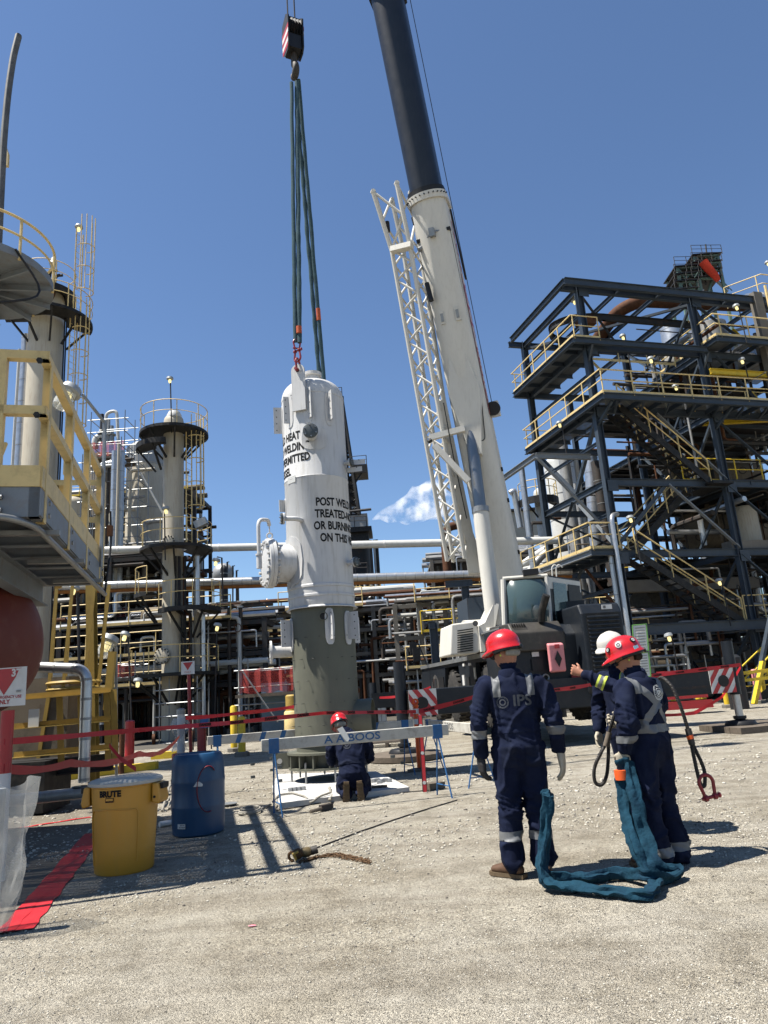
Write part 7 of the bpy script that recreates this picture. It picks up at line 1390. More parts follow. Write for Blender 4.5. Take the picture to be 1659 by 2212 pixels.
part(MB().box(U(434, 1130, 29.8), (.55, .3, .32), (1, 0, .4), (0, 1, 0)), 'flood_light', M['galv'], tw, False)
# ------------------------------------------------------------------ blue-grey steel frame on the right
SO = V((9.3, 29.0, 0)); sa_ = V((.96, .28, 0)); sb_ = V((-.28, .96, 0))
def S(s, t, z): return SO+sa_*s+sb_*t+V((0, 0, z))
fr = thing('steel_frame_structure', 'tall blue grey steel frame with yellow handrails and zigzag stairs', 'steel structure', S(6, 4, 0))
ZR, Z3, Z2, Z1, Z0, ZB = 18.9, 16.0, 12.95, 9.6, 6.45, 3.35
cs, ct = (.45, 6.6, 13.2), (.35, 5.9, 12.0)
for i, s in enumerate(cs):
    for j, t in enumerate(ct if i else ct[:2]): part(MB().ibeam(S(s, t, 0), S(s, t, ZR+(.25 if j == 0 else 0)), .30, .26, .028, sa_), 'column', M['steel'], fr, False)
def bm(a, b, h=.36, w_=.2, name='beam', m_='steel'): return part(MB().ibeam(a, b, h*.8, w_*.9, .022), name, M[m_], fr, False)
for z in (ZR, Z3, Z2, Z1, Z0, ZB):
    for t in ct: 
        x0 = -.45 if z in (ZR, Z3) else (-.05 if z == Z2 else cs[0])
        if t > 6: x0 = 6.6
        if not (z == Z3 and t > 6): bm(S(x0, t, z-.18), S(13.5, t, z-.18), .40 if t == ct[0] else .36)
    for s in cs: bm(S(s, ct[0], z-.2), S(s, ct[2] if s > 1 else ct[1], z-.2), .36)
# roof edge, monorail loop and roof bracing
bm(S(-.45, -.05, ZR-.1), S(-.45, 5.6, ZR-.1), .36); bm(S(-.45, -.05, ZR-.1), S(13.5, -.05, ZR-.1), .42)
for s in (2.4, 4.6, 8.4, 10.4): bm(S(s, 0, ZR-.2), S(s, 5.9, ZR-.2), .26, .14)
for a, b in (((.45, .35), (6.6, 5.9)), ((6.6, .35), (.45, 5.9)), ((6.6, .35), (13.2, 5.9)), ((13.2, .35), (6.6, 5.9))): part(MB().angle(S(*a, ZR-.45), S(*b, ZR-.45), .12, .02), 'roof_brace', M['steel'], fr, False)
mono = [S(9.5, 1.6, ZR-.75), S(2.0, 1.6, ZR-.75), S(.9, 1.9, ZR-.75), S(.25, 2.8, ZR-.75), S(.9, 3.9, ZR-.75), S(2.0, 4.2, ZR-.75), S(9.5, 4.2, ZR-.75)]
for a, b in zip(fillet(mono, .8, 4), fillet(mono, .8, 4)[1:]): part(MB().ibeam(a, b+(b-a)*.02, .34, .16, .025), 'monorail', M['steel_d'], fr, False)
hst = part(MB().box(S(1.45, 1.6, ZR-1.05), (.9, .45, .4), sa_, sb_), 'hoist_trolley', M['pipe_r'], fr, False)
# platforms: gratings with joists
def floor_(s0, s1, t0, t1, z, name='grating_floor', m_='grate', js=1.2):
    f_ = part(MB().box(S((s0+s1)/2, (t0+t1)/2, z+.02), (s1-s0, t1-t0, .035), sa_, sb_), name, M[m_], fr, False); k = int((s1-s0)/js) if s1-s0 > t1-t0 else int((t1-t0)/js)
    for i in range(1, k):
        q = i/k
        if s1-s0 > t1-t0: part(MB().chan(S(s0+(s1-s0)*q, t0, z-.12), S(s0+(s1-s0)*q, t1, z-.12), .2, .07), 'joist', M['steel'], f_, False)
        else: part(MB().chan(S(s0, t0+(t1-t0)*q, z-.12), S(s1, t0+(t1-t0)*q, z-.12), .2, .07), 'joist', M['steel'], f_, False)
    return f_
floor_(-.45, 1.6, -.1, 6.0, Z3); railing(fr, [S(6.4, 1.9, Z3), S(1.6, 1.9, Z3)], 1.07, 'rail', 1.8, .03); railing(fr, [S(.9, -.1, Z3), S(-.45, -.1, Z3), S(-.45, 6.0, Z3), S(1.0, 6.0, Z3)], 1.07, 'rail', 1.3, .032)
bm(S(-.45, -.1, Z3-.15), S(-.45, 6.0, Z3-.15), .30); bm(S(-.45, -.1, Z3-.15), S(6.6, -.1, Z3-.15), .34)
floor_(6.7, 13.3, -.6, 4, Z3+.3); railing(fr, [S(6.7, 3.8, Z3+.3), S(6.7, -.7, Z3+.3), S(13.4, -.7, Z3+.3)], 1.1, 'rail', 1.6, .035); bm(S(6.7, -.7, Z3+.12), S(13.4, -.7, Z3+.12), .34); bm(S(6.7, -.7, Z3+.12), S(6.7, 4, Z3+.12), .3)
floor_(-.05, 13.4, -1.05, .3, Z2, js=1.0); floor_(-.05, 1.7, .3, 6.2, Z2); railing(fr, [S(13.4, -1.05, Z2), S(-.05, -1.05, Z2), S(-.05, 6.2, Z2), S(1.6, 6.2, Z2)], 1.07, 'rail', 1.45, .034); railing(fr, [S(13.2, .3, Z2), S(2.6, .3, Z2)], 1.07, 'rail', 1.6, .03, False)
bm(S(-.05, -1.05, Z2-.16), S(13.5, -1.05, Z2-.16), .34); bm(S(-.05, -1.05, Z2-.16), S(-.05, 6.2, Z2-.16), .32)
for i in range(10): part(MB().angle(S(.6+1.3*i, -1.0, Z2-.35), S(.6+1.3*i+.7, .3, Z2-.35), .08, .012), 'deck_brace', M['steel'], fr, False)
floor_(6.6, 13.4, .3, 6.0, Z1+.0, 'shade_deck_plate', 'steel_d'); floor_(6.6, 13.4, .4, 12, Z2-.02+.0, 'shade_deck_plate', 'steel_d'); floor_(6.6, 13.4, 4, 12, Z3, 'shade_deck_plate', 'steel_d'); floor_(5.0, 13.4, 3, 12, Z0, 'shade_deck_plate', 'steel_d')  # solid dark plates added to darken the bays of the frame
railing(fr, [S(4.6, .6, Z1+.0), S(13.4, .6, Z1)], 1.1, 'safety', 1.6, .034)
floor_(-1.0, .4, 0, 6.0, Z0); bm(S(-1.0, 0, Z0-.16), S(.4, 0, Z0-.16), .3); bm(S(-1.0, 0, Z0-.16), S(-1.0, 6.2, Z0-.16), .3, m_='plat')
railing(fr, [S(.4, 0, Z0), S(-1.0, 0, Z0), S(-1.0, 6.2, Z0)], 1.1, 'rail', 1.3, .034)
# left-face beams, knee braces and diagonals
bm(S(-2.3, 1.2, Z1+1.25), S(.4, 1.2, Z1+1.25), .3, m_='plat'); bm(S(-2.3, 1.2, Z1+1.25), S(-2.3, 5.9, Z1+1.25), .3, m_='plat'); part(MB().angle(S(-2.3, 1.2, Z1+1.1), S(.4, 1.2, Z1-1.9), .16, .03), 'knee_brace', M['plat'], fr, False)
def dg(a, b, m_='steel', w_=.16): return part(MB().angle(a, b, w_, .025), 'diagonal_brace', M[m_], fr, False)
dg(S(.45, .35, Z2-.4), S(.45, 2.9, Z1)); dg(S(.45, 5.9, Z2-.4), S(.45, 2.9, Z1), 'steel'); dg(S(.45, .35, Z0), S(.45, 3.1, Z1-.3), 'plat'); dg(S(.45, 5.9, Z0), S(.45, 3.1, Z1-.3)); dg(S(.45, .35, ZB), S(.45, 3.1, Z0-.3), 'pipe_r'); dg(S(.45, 5.9, ZB), S(.45, 3.1, Z0-.3))
dg(S(3.5, .35, Z2-.3), S(6.6, .35, Z1), 'plat'); dg(S(3.5, .35, Z1-.3), S(6.6, .35, Z0), 'plat'); dg(S(3.5, .35, Z1-.3), S(.45, .35, Z0)); dg(S(6.6, .35, Z0-.3), S(9.8, .35, ZB)); dg(S(6.6, .35, Z2-.4), S(10, .35, Z1)); dg(S(13.2, .35, Z2-.4), S(10, .35, Z1)); dg(S(6.6, .35, Z1-.3), S(10, .35, Z0)); dg(S(6.6, .35, ZR-.4), S(9.6, .35, Z3+.4)); dg(S(7.4, .35, Z3-.3), S(9.8, .35, Z2))
p = part(MB().bar(S(8.7, .30, Z3+1.3), S(9.6, .30, Z3+.4), .17, .03), 'yellow_brace_end', M['safety'], fr, False); part(MB().bar(S(8.9, .30, Z2+1.2), S(9.8, .30, Z2+.1), .17, .03), 'yellow_brace_end', M['safety'], fr, False)
for s in (.45, 6.6):
    for z in (Z3, Z2): part(MB().bar(S(s, .35, z-.9), S(s+.0, -.9 if z == Z2 else -.1, z-.3), .10, .10), 'knee_brace', M['steel'], fr, False)
part(MB().ibeam(S(7.0, 1.5, Z2-1.0+.9), S(12.0, .2, Z2-1.0+.9), .3, .2, .025), 'yellow_crane_beam', M['safety'], fr, False); bm(S(6.7, .1, Z3-1.15), S(12.5, .1, Z3-1.15), .34, .2, 'yellow_crane_beam', 'safety')
for dx in (2.6, 7.3): part(MB().bar(S(dx, 4.2, Z3+1.9), S(dx+1.2, 4.2, Z3+.6), .14, .05), 'yellow_strut', M['rail'], fr, False)
# stairs
def stair(p0, p1, wd, side, m_s='tar_shade_black', m_r='rail', rails=(True, True), treads=True, rz=.95):  # stringers coloured black to carry the shade on the flights
    p0, p1 = V(p0), V(p1); side = V(side).normalized(); st = part(MB().bar(p0, p1, .06, .30), 'stair', M[m_s], fr, False); part(MB().bar(p0+side*wd, p1+side*wd, .06, .30), 'stringer', M[m_s], st, False)
    n = max(4, int(abs(p1.z-p0.z)/.21)); d = (p1-p0); hd = V((d.x, d.y, 0)).normalized()
    if treads:
        tr = MB().box((0, 0, 0), (wd, .25, .035), side, hd).mesh('tread', (0, 0, 0), M['steel_d'], False)
        for i in range(1, n): put(tr, 'tread', st, p0.lerp(p1, i/n)+side*wd/2+V((0, 0, .06)))
    for k, on in enumerate(rails):
        if not on: continue
        o = side*(wd*k)+V((0, 0, .12)); up_ = V((0, 0, 1)); h_ = part(MB().tube([p0+o+up_*rz, p1+o+up_*rz], .034, 5), 'handrail', M[m_r], st); part(MB().tube([p0+o+up_*rz*.5, p1+o+up_*rz*.5], .03, 5), 'mid_rail', M[m_r], st)
        m = max(2, int(d.length/1.5))
        for i in range(m+1): q = p0.lerp(p1, i/m)+o; part(MB().bar(q-up_*.15, q+up_*rz, .07, .03, hd), 'post', M[m_r], st, False)
    return st
stair(S(1.5, .1, Z2-.1), S(5.6, .1, Z1-.2), .95, sb_); part(MB().box(S(6.0, .9, Z1-.25), (1.1, 2.2, .12), sa_, sb_), 'landing', M['tar_shade_black'], fr, False)
stair(S(5.2, 1.3, Z1-.3), S(1.7, 1.3, Z0-.1), .95, sb_); stair(S(1.2, .1, Z0-.2), S(6.0, .1, ZB-.2), .95, sb_)
lower = S(6.6, .1, ZB-.35)
stair(S(9.2, -2.2, ZB+.0), S(3.9, -2.2, .1), .95, sb_, 'tar_shade_black', 'safety'); stair(S(13.0, -2.2, 5.6), S(9.2, -2.2, ZB), .95, sb_, 'tar_shade_black', 'safety')
railing(fr, [S(4.3, -2.4, .1), S(3.0, -2.4, .1)], 1.0, 'safety', 1.2, .034, False); railing(fr, [S(6.3, .3, ZB), S(10.5, .3, ZB)], 1.0, 'rail', 1.2, .03, False)
part(MB().bar(S(3.2, -2.6, 0), S(4.8, -2.6, 3.2), .17, .12), 'diagonal_post', M['steel'], fr, False); part(MB().bar(S(3.2, -2.66, .0), S(3.95, -2.66, 1.5), .18, .13), 'yellow_post_foot', M['safety'], fr, False)
bm(S(.3, -.2, ZB-.3), S(13, -.2, ZB-.3), .5)
gp_ = MB().box((0, 0, 0), (.5, .03, .5), sa_, sb_).mesh('gusset_plate', (0, 0, 0), M['steel'], False)
for z in (ZR, Z3, Z2, Z1, Z0, ZB):
    for s in cs[:2]: put(gp_, 'gusset_plate', fr, S(s+.2, ct[0]-.12, z-.35))
for a_, b_ in ((ZR, Z3), (Z3, Z2), (Z2, Z1), (Z1, Z0), (Z0, ZB), (ZB, .2)):
    for s0, s1 in ((.45, 6.6), (6.6, 13.2)):
        if s0 > 1 or a_ < Z2: dg(S(s0, 5.9, a_-.3), S(s1, 5.9, b_), 'steel', .11); dg(S(s1, 5.9, a_-.3), S(s0, 5.9, b_), 'steel_d', .11)
    bm(S(.45, .35, (a_+b_)/2), S(.45, 5.9, (a_+b_)/2), .2, .12); bm(S(6.6, 5.9, (a_+b_)/2), S(13.2, 5.9, (a_+b_)/2), .2, .12); dg(S(6.6, .35, a_-.3), S(6.6, 3.1, b_), 'steel', .11); dg(S(6.6, 5.9, a_-.3), S(6.6, 3.1, b_), 'steel', .11)
# concrete table and dark drums added to darken the inside
for s in (9.7, 13.0): part(MB().box(S(s, .7, 3.4), (.6, .6, 6.8), sa_, sb_), 'concrete_column', M['concrete'], fr, False)
part(MB().box(S(10.6, .7, 6.5), (8.5, .62, .62), sa_, sb_), 'concrete_beam', M['concrete'], fr, False); part(MB().box(S(6.3, 3.4, 5.3), (7.5, .5, .55), sa_, sb_), 'concrete_beam', M['concrete'], fr, False)
for i, (s, t, z, r, l, m_) in enumerate(((10.5, 5, 8.2, 1.0, 5, 'beige_d'), (11.0, 8, 14.4, .9, 3, 'beige_d'), (10.5, 5.5, 11.2, 1.1, 5, 'beige_d'), (9.6, 8, 4.6, 1.1, 6, 'beige_d'), (10.5, 4, 17.3, .8, 5, 'alum2'), (8.6, 7, 1.6, 1.0, 6, 'beige_d'))):
    part(MB().lathe([(.001, -l/2-.4), (r*.6, -l/2-.3), (r, -l/2), (r, l/2), (r*.6, l/2+.3), (.001, l/2+.4)], S(s, t, z), sa_, n=22), 'drum', M[m_], fr)
part(MB().lathe([(.6, 0), (.6, 1.4), (.4, 1.75), (.001, 1.85)], S(9.1, 2.3, 7.1), n=22), 'white_drum', M['column'], fr)
for i in range(5): part(MB().lathe([(.65, -.6), (.72, -.55), (.72, .55), (.65, .6)], S(8.3+.0*i, 1.2+1.3*i*.0+.0, 17.4), (0, 0, 1), n=20), 'insulated_drum', M['alum2'], fr) if i == 0 else None
rr = random.Random(11); pm = ['pipe_d', 'pipe_d', 'alum2', 'alum', 'pipe_r', 'steel_d', 'beige_d']
for i in range(260):
    s, t, z = rr.uniform(5.6, 13.2), rr.uniform(.8, 9), rr.uniform(.6, 18)**1.0; r = rr.choice((.03, .045, .06, .09, .13)); m_ = rr.choice(pm); k = rr.random(); l = rr.uniform(1.5, 5)
    if k < .45: pts = [S(s-l/2, t, z), S(min(s+l/2, 13.4), t, z), S(min(s+l/2, 13.4), t, z-rr.uniform(.6, 2.5))]
    elif k < .75: pts = [S(s, t, z), S(s, t, max(.2, z-l)), S(s+rr.uniform(-1, 1), t, max(.2, z-l))]
    else: pts = [S(s, t-1.5, z), S(s, t+1.5, z), S(s, t+1.5, max(.1, z-1.5))]
    part(MB().tube(fillet(pts, r*2.5, 3), r, 7), 'pipe', M[m_], fr)
for i in range(30): s, t, z = rr.uniform(6.8, 12.5), rr.uniform(.8, 4), rr.uniform(.8, 14); part(MB().torus(S(s, t, z), .16, .02, (rr.uniform(-1, 1), -1, rr.uniform(-.4, .4)), 14, 4), 'valve_wheel', M['steel_d'], fr)
for s in (9.9, 10.1, 10.3): part(MB().tube([S(s, .3, 8.6), S(s+.1, .3, 6.9)], .03, 5), 'yellow_ladder_stringer', M['rail'], fr)
for z in (7.2, 7.6, 8.0, 8.4): part(MB().tube([S(9.9, .3, z), S(10.35, .3, z)], .025, 5), 'yellow_rung', M['rail'], fr)
lettering('MAX', .24, S(7.4, 1.36, ZR-.72), sa_, (0, 0, 1), 'lettering', M['rail'], fr, .004)
# vertical pipes behind the stair bay and the stacked tubes
for i, (s, t, r, z0, z1, m_) in enumerate(((-.2, 6.6, .16, 0, 12.2, 'alum'), (2.9, 7.5, .3, 2, 14, 'alum2'), (3.6, 7.5, .14, 2, 13, 'pipe_w'), (4.3, 9, .12, 0, 12, 'alum2'), (5.2, 8, .3, 6, 13, 'pipe_d'), (.0, .2, .10, 0, 6.2, 'alum'))):
    insul(None, [S(s, t, z0), S(s, t, z1)], r, 'riser_pipe', fr, m_, 1.3)
for i in range(34): s, t, z, l = rr.uniform(.8, 6.2), rr.uniform(6.5, 11.5), rr.uniform(.5, 9), rr.uniform(1, 4); v_ = rr.random() < .6; part(MB().tube(fillet([S(s, t, z), S(s, t, z+l) if v_ else S(s+l, t, z), S(s+.8, t, z+l) if v_ else S(s+l, t, z-1)], .2, 3), rr.choice((.04, .06, .1, .15)), 6), 'pipe', M[rr.choice(pm)], fr)
for i in range(7): part(MB().tube([S(3.0+.02*i, 9+.1*i, 4.4+.16*i*0), S(6.2, 9+.28*i, 9.4-.30*i)], .07, 6), 'sloping_tube', M['pipe_d'], fr)
part(MB().tube(fillet([S(.15, -.05, 1.0), S(.15, -.05, Z0+1.4), S(.7, .3, Z0+1.55)], .3), .10, 10), 'riser_pipe', M['alum'], fr)
# rusty overhead pipe with the bend, white vessel top at the far right
rp = thing('rusty_overhead_pipe', 'thick rust brown pipe with a bend lying across the frame roof', 'pipe', S(8, 3, 0))
part(MB().tube(fillet([S(4.2, 6.5, ZR-.6), S(4.4, 3.0, ZR+.55), S(5.2, 2.2, ZR+.75), S(12.8, 1.4, ZR+.62)], 1.2, 8), .33, 18), 'pipe', M['pipe_r'], rp); insul(None, [S(11.2, 1.5, ZR+.75), S(13.5, 1.3, ZR+1.0)], .5, 'jacketed_end', rp, 'alum', .5)
railing(fr, [S(9.6, 1.2, ZR+.2), S(10.6, -.2, ZR+.2), S(13.3, -.2, ZR+.2)], 1.1, 'rail', 1.6, .035, False); part(MB().tube([S(10.6, -.3, 6), S(10.6, -.3, ZR+.6)], .07, 6), 'standpipe', M['rail'], fr)
part(MB().box(S(10.2, .0, 12.7+4), (.5, .35, 5), sa_, sb_), 'concrete_column', M['concrete'], fr, False)
# lamps on the frame
for (x, y, Y, lab) in ((1240, 650, 30.2, 'lit lamp hanging from the hoist trolley under the frame roof'), (1345, 727, 31, 'lit lamp over the top level handrail of the frame'), (1208, 915, 31, 'lit lamp below the left corner platform of the frame'), (1405, 776, 29.2, 'lit lamp on a tall pole of the long middle handrail'), (1602, 778, 30.5, 'lit lamp on a pole at the right end of the middle level'),
        (1590, 662, 30.5, 'lit lamp beside the concrete column near the frame roof'), (1473, 986, 31, 'lit lamp under the middle deck above the stair'), (1361, 1119, 28.3, 'lit lamp on a rod over the left lower balcony'), (1444, 1374, 26, 'lit lamp on a yellow pole beside the ground stair'), (1553, 1255, 30, 'lit lamp deep among the lower pipes of the frame'), (1459, 835, 31, 'lit lamp on the middle level behind the handrail'), (1658, 568, 36, 'lamp high against the sky at the right edge')):
    h_ = U(x, y, Y); lamp(h_, (.12, -.1, -1), [h_+V((.16, .02, -1.9)), h_+V((.12, .02, .12))], lab, 1.75, True)
# ------------------------------------------------------------------ far plant
def dished(mb, c, ax, r, l, n=20): return mb.lathe([(.001, -l/2-r*.4), (r*.6, -l/2-r*.3), (r, -l/2), (r, l/2), (r*.6, l/2+r*.3), (.001, l/2+r*.4)], c, ax, n=n)
def unit(name, label, cat, x0, x1, Y0, Y1, levels, seed, bays, npipes, nris, cmat='steel_d', rails=True, deck=0.5, drums=2, pal=('alum', 'alum', 'alum2', 'pipe_w', 'pipe_d', 'pipe_r', 'alum2'), rs=(.05, .08, .12, .18), ground=8):
    rr = random.Random(seed); u = thing(name, label, cat, V(((x0+x1)/2, (Y0+Y1)/2, 0))); L = x1-x0; zt = levels[-1]; cw = .22
    xs = [x0+L*i/bays for i in range(bays+1)]
    for x in xs:
        for y in (Y0, Y1):
            h = zt if rr.random() < .7 else levels[max(0, len(levels)-2)]
            part(MB().box((x, y, h/2), (cw, cw, h)), 'column', M[cmat], u, False)
    for z in levels:
        for y in (Y0, Y1): part(MB().box(((x0+x1)/2, y, z-.16), (L, .16, .2)), 'beam', M[cmat], u, False)
        for x in xs: part(MB().box((x, (Y0+Y1)/2, z-.16), (.16, Y1-Y0, .2)), 'cross_beam', M[cmat], u, False)
        if rr.random() < deck: a, b = sorted((rr.uniform(x0, x1), rr.uniform(x0, x1))); a, b = (a, b) if b-a > L*.35 else (x0, x1); part(MB().box(((a+b)/2, (Y0+Y1)/2, z+.02), (b-a, Y1-Y0, .06)), 'deck', M['steel_d'], u, False)  # dark decks added to shade and darken the unit's inside
        for k in range(npipes):
            r = rr.choice(rs); y = rr.uniform(Y0-.3, Y1); a = x0-rr.uniform(0, .6); b = x1+rr.uniform(0, .6); zz_ = z+r+.05+rr.choice((0, 0, .25, .5, -.7)); m_ = rr.choice(pal)
            if rr.random() < .6: pts = [(a, y, zz_), (b, y, zz_)]
            else:
                q = rr.uniform(a+L*.2, b-L*.1); dz = rr.choice((-1.2, 1.1, -2, .9)); pts = [(a, y, zz_), (q, y, zz_), (q, y, max(.3, zz_+dz)), (b, y, max(.3, zz_+dz))] if rr.random() < .5 else [(a, y, zz_), (q, y, zz_), (q, y, max(.2, zz_-rr.uniform(1.5, 4)))]
            part(MB().tube(fillet(pts, r*2.5, 3), r, 8), 'pipe', M[m_], u)
        if rails and rr.random() < .75:
            a = rr.uniform(x0, x0+L*.4); b = rr.uniform(x0+L*.6, x1); railing(u, [(a, Y0-.5, z+.05), (b, Y0-.5, z+.05)], 1.05, rr.choice(('rail', 'safety', 'rail')), 1.5, .03, True, n=4); part(MB().box(((a+b)/2, Y0-.25, z+.02), (b-a, .55, .06)), 'walkway', M['steel_d'], u, False)
    for k in range(nris):
        r = rr.choice(rs[:3]); x = rr.uniform(x0, x1); y = rr.uniform(Y0-.5, Y1); z1 = rr.uniform(1.5, zt+.8); m_ = rr.choice(pal); pts = [(x, y, 0), (x, y, z1), (x+rr.choice((-1, 1))*rr.uniform(.5, 2.5), y, z1)]
        if rr.random() < .4: pts.append((pts[-1][0], y, z1-rr.uniform(.4, 1.5)))
        part(MB().tube(fillet(pts, r*2.6, 3), r, 8), 'riser', M[m_], u)
        if rr.random() < .4: part(MB().lathe([(r*1.9, -.04), (r*1.9, .04)], (x, y, rr.uniform(.5, z1)), n=10), 'flange', M['bolt'], u)
        if rr.random() < .22: part(MB().torus((x, y-.3, rr.uniform(.8, max(1, z1-.3))), .18, .022, (rr.uniform(-.5, .5), -1, 0), 12, 4), 'valve_wheel', M['pipe_r'], u)
    for k in range(drums):
        r = rr.uniform(.35, .8); x = rr.uniform(x0+1, x1-1); z = rr.choice(levels)+r+.05; part(dished(MB(), (x, (Y0+Y1)/2, z), (1, rr.uniform(-.3, .3), 0), r, rr.uniform(1.5, 3)), 'drum', M[rr.choice(('alum2', 'beige_d', 'pipe_r', 'alum'))], u)
    for k in range(ground):
        x = rr.uniform(x0, x1); y = rr.uniform(Y0-.8, Y1); s = rr.uniform(.3, .7); part(dished(MB(), (x, y, s*.6+.25), (rr.choice((0, 1)), 1, 0), s*.5, s*1.2, 14), 'pump', M[rr.choice(('steel_d', 'tar_shade_black', 'beige_d', 'galv'))], u)
        part(MB().box((x, y, .12), (s*1.6, s*1.2, .24)), 'plinth', M['concrete'], u, False)
    return u
unit('pipe_rack', 'dense dark pipe rack behind the beige towers, left end', 'pipe rack', -22, -11.2, 35, 41, (3.4, 6.2, 8.8), 1, 4, 10, 90, 'steel_d', deck=.9, drums=3, pal=('alum2', 'pipe_d', 'pipe_d', 'alum', 'steel_d', 'pipe_r'))
unit('pipe_rack', 'dark pump shelter full of pipes behind the slim tower base', 'pipe rack', -17.5, -5.8, 32.6, 35.5, (2.3, 3.6, 5.0), 2, 5, 10, 130, 'steel_d', deck=.95, drums=2, pal=('alum2', 'pipe_d', 'steel_d', 'alum', 'pipe_r', 'pipe_w'), ground=18, rs=(.04, .06, .09, .14))
unit('pipe_rack', 'long rack of brown and silver pipes between the slim tower and the vessel', 'pipe rack', -11, 1.5, 40, 45, (2.4, 3.6, 4.9, 6.0), 3, 5, 12, 100, 'concrete', deck=.4, drums=1, pal=('pipe_r', 'pipe_r', 'alum', 'alum2', 'pipe_d', 'pipe_w'), ground=12)
unit('process_unit', 'cluttered silver piping and yellow railings between the vessel and the crane, lower part', 'process unit', .2, 6.5, 36, 41, (2.3, 4.0, 5.6), 4, 5, 10, 120, 'concrete', deck=.5, drums=2, ground=12, rs=(.04, .06, .09, .12))
unit('process_unit', 'far tangle of pipes and drums rising behind the crane deck', 'process unit', 3.0, 11.0, 48, 55, (3.5, 5.6, 8.0, 9.8), 5, 4, 9, 90, 'concrete', deck=.6, drums=4, ground=4)
unit('process_unit', 'far low pipework right of the vessel, under the steam plume', 'process unit', -3.5, 4.5, 58, 64, (3.0, 5.0, 7.2), 6, 5, 9, 80, 'steel_d', deck=.6, drums=3, ground=2)
unit('process_unit', 'brown pipes and pale sheds seen between the boom and the steel frame', 'process unit', 9.5, 17.5, 52, 58, (4, 7, 10), 7, 4, 6, 45, 'steel_d', deck=.8, drums=4, ground=2, pal=('pipe_r', 'alum', 'pipe_w', 'pipe_d', 'beige_d'))
unit('pipe_rack', 'dark pipes behind the ground stair of the steel frame', 'pipe rack', 11, 26, 42.5, 46, (2.6, 4.2, 6.4), 8, 5, 11, 110, 'steel_d', deck=.8, drums=4, ground=14, pal=('alum', 'alum2', 'pipe_d', 'pipe_w', 'steel_d'))
unit('pipe_rack', 'silver pipes low behind the crane hood and the worker helmets', 'pipe rack', 6.8, 13.5, 33.5, 35, (1.6, 2.7, 3.8), 9, 3, 6, 40, 'steel_d', deck=.5, drums=1, ground=10, rs=(.05, .07, .1))
unit('process_unit', 'tall dark frame full of pipes behind the scaffolded vessels on the left', 'process unit', -21.5, -12.4, 45, 49, (3.5, 6.5, 9.5, 12.3, 15), 12, 4, 7, 50, 'steel_d', deck=.9, drums=3, ground=0, pal=('alum2', 'pipe_d', 'steel_d', 'beige_d', 'pipe_r'))
# long pipes crossing the whole view
for (a, b, Y, r, m_, lab, nm) in (((-60, 1195), (1216, 1167), 34, .19, 'pipe_w', 'long pale grey overhead pipe crossing behind the vessel, upper one', 'pipe_w'), ((40, 1270), (1235, 1234), 33, .185, 'alum', 'long silver jacketed overhead pipe crossing behind the vessel, lower one', 'alum')):
    t = thing('overhead_pipe', lab, 'pipe', V((0, Y, U(600, a[1], Y).z)))
    if nm == 'alum':
        insul(None, [U(*a, Y), U(*b, Y)], r, 'pipe', t, 'alum', .45); part(MB().tube([U(a[0], a[1]+11, Y+.1), U(b[0], b[1]+10, Y+.1)], .11, 10), 'rusty_tracer', paint('orange_rust', (.33, .14, .045), .8, 0, .3, 3, RUST, .5), t)
    else: part(MB().tube([U(*a, Y), U(*b, Y)], r, 16), 'pipe', M[m_], t); [part(MB().lathe([(r, -.05), (r*1.05, -.04), (r*1.05, .04), (r, .05)], U(*a, Y).lerp(U(*b, Y), q), U(*b, Y)-U(*a, Y), n=16), 'weld_band', M['white'], t) for q in (.1, .25, .42, .55, .7, .83)]
def tsup(x, y, Y, lab, h=.9):
    p = U(x, y, Y); t = thing('pipe_support', lab, 'pipe support', V((p.x, Y, 0))); part(MB().ibeam((p.x, Y, 0), (p.x, Y, p.z), .34, .30, .03, (1, 0, 0)), 'column', M['steel'], t, False); part(MB().ibeam((p.x-h, Y-.1, p.z-.1), (p.x+h*.4, Y-.1, p.z-.1), .3, .2, .025), 'bracket', M['steel'], t, False)
tsup(1003, 1256, 33, 'blue steel post under the lower crossing pipe left of the boom'); tsup(935, 1345, 30, 'short blue steel portal post left of the white louvred box', .2)
p = U(958, 1138, 44); t = thing('rusty_vent_pipe', 'rusty gooseneck pipe rising over the lower crossing pipe left of the boom', 'pipe', V((p.x, 44, 0))); part(MB().tube(fillet([(p.x, 44, 1), (p.x, 44, p.z), (p.x+1.6, 44, p.z+.05)], .8, 6), .27, 14), 'pipe', M['pipe_r'], t)
# big angled white pipes right of the boom
t = thing('white_ducts', 'pair of thick white pipes slanting right of the crane boom', 'pipe', V((8, 38, 0)))
part(MB().tube(fillet([U(1090, 1250, 40), U(1170, 1192, 39), U(1215, 1172, 38)], 1), .24, 14), 'pipe', M['pipe_w'], t); part(MB().tube(fillet([U(1130, 1252, 38), U(1162, 1210, 38), U(1180, 1192, 38), U(1235, 1180, 38)], .5), .2, 14), 'pipe', M['alum2'], t); part(MB().tube([U(1110, 1235, 39), U(1230, 1205, 39)], .12, 10), 'pipe', M['pipe_w'], t)
part(MB().tube(fillet([U(1102, 1066, 46), U(1110, 1060, 46), U(1125, 1140, 46)], .5), .22, 12), 'pipe', M['alum'], t)
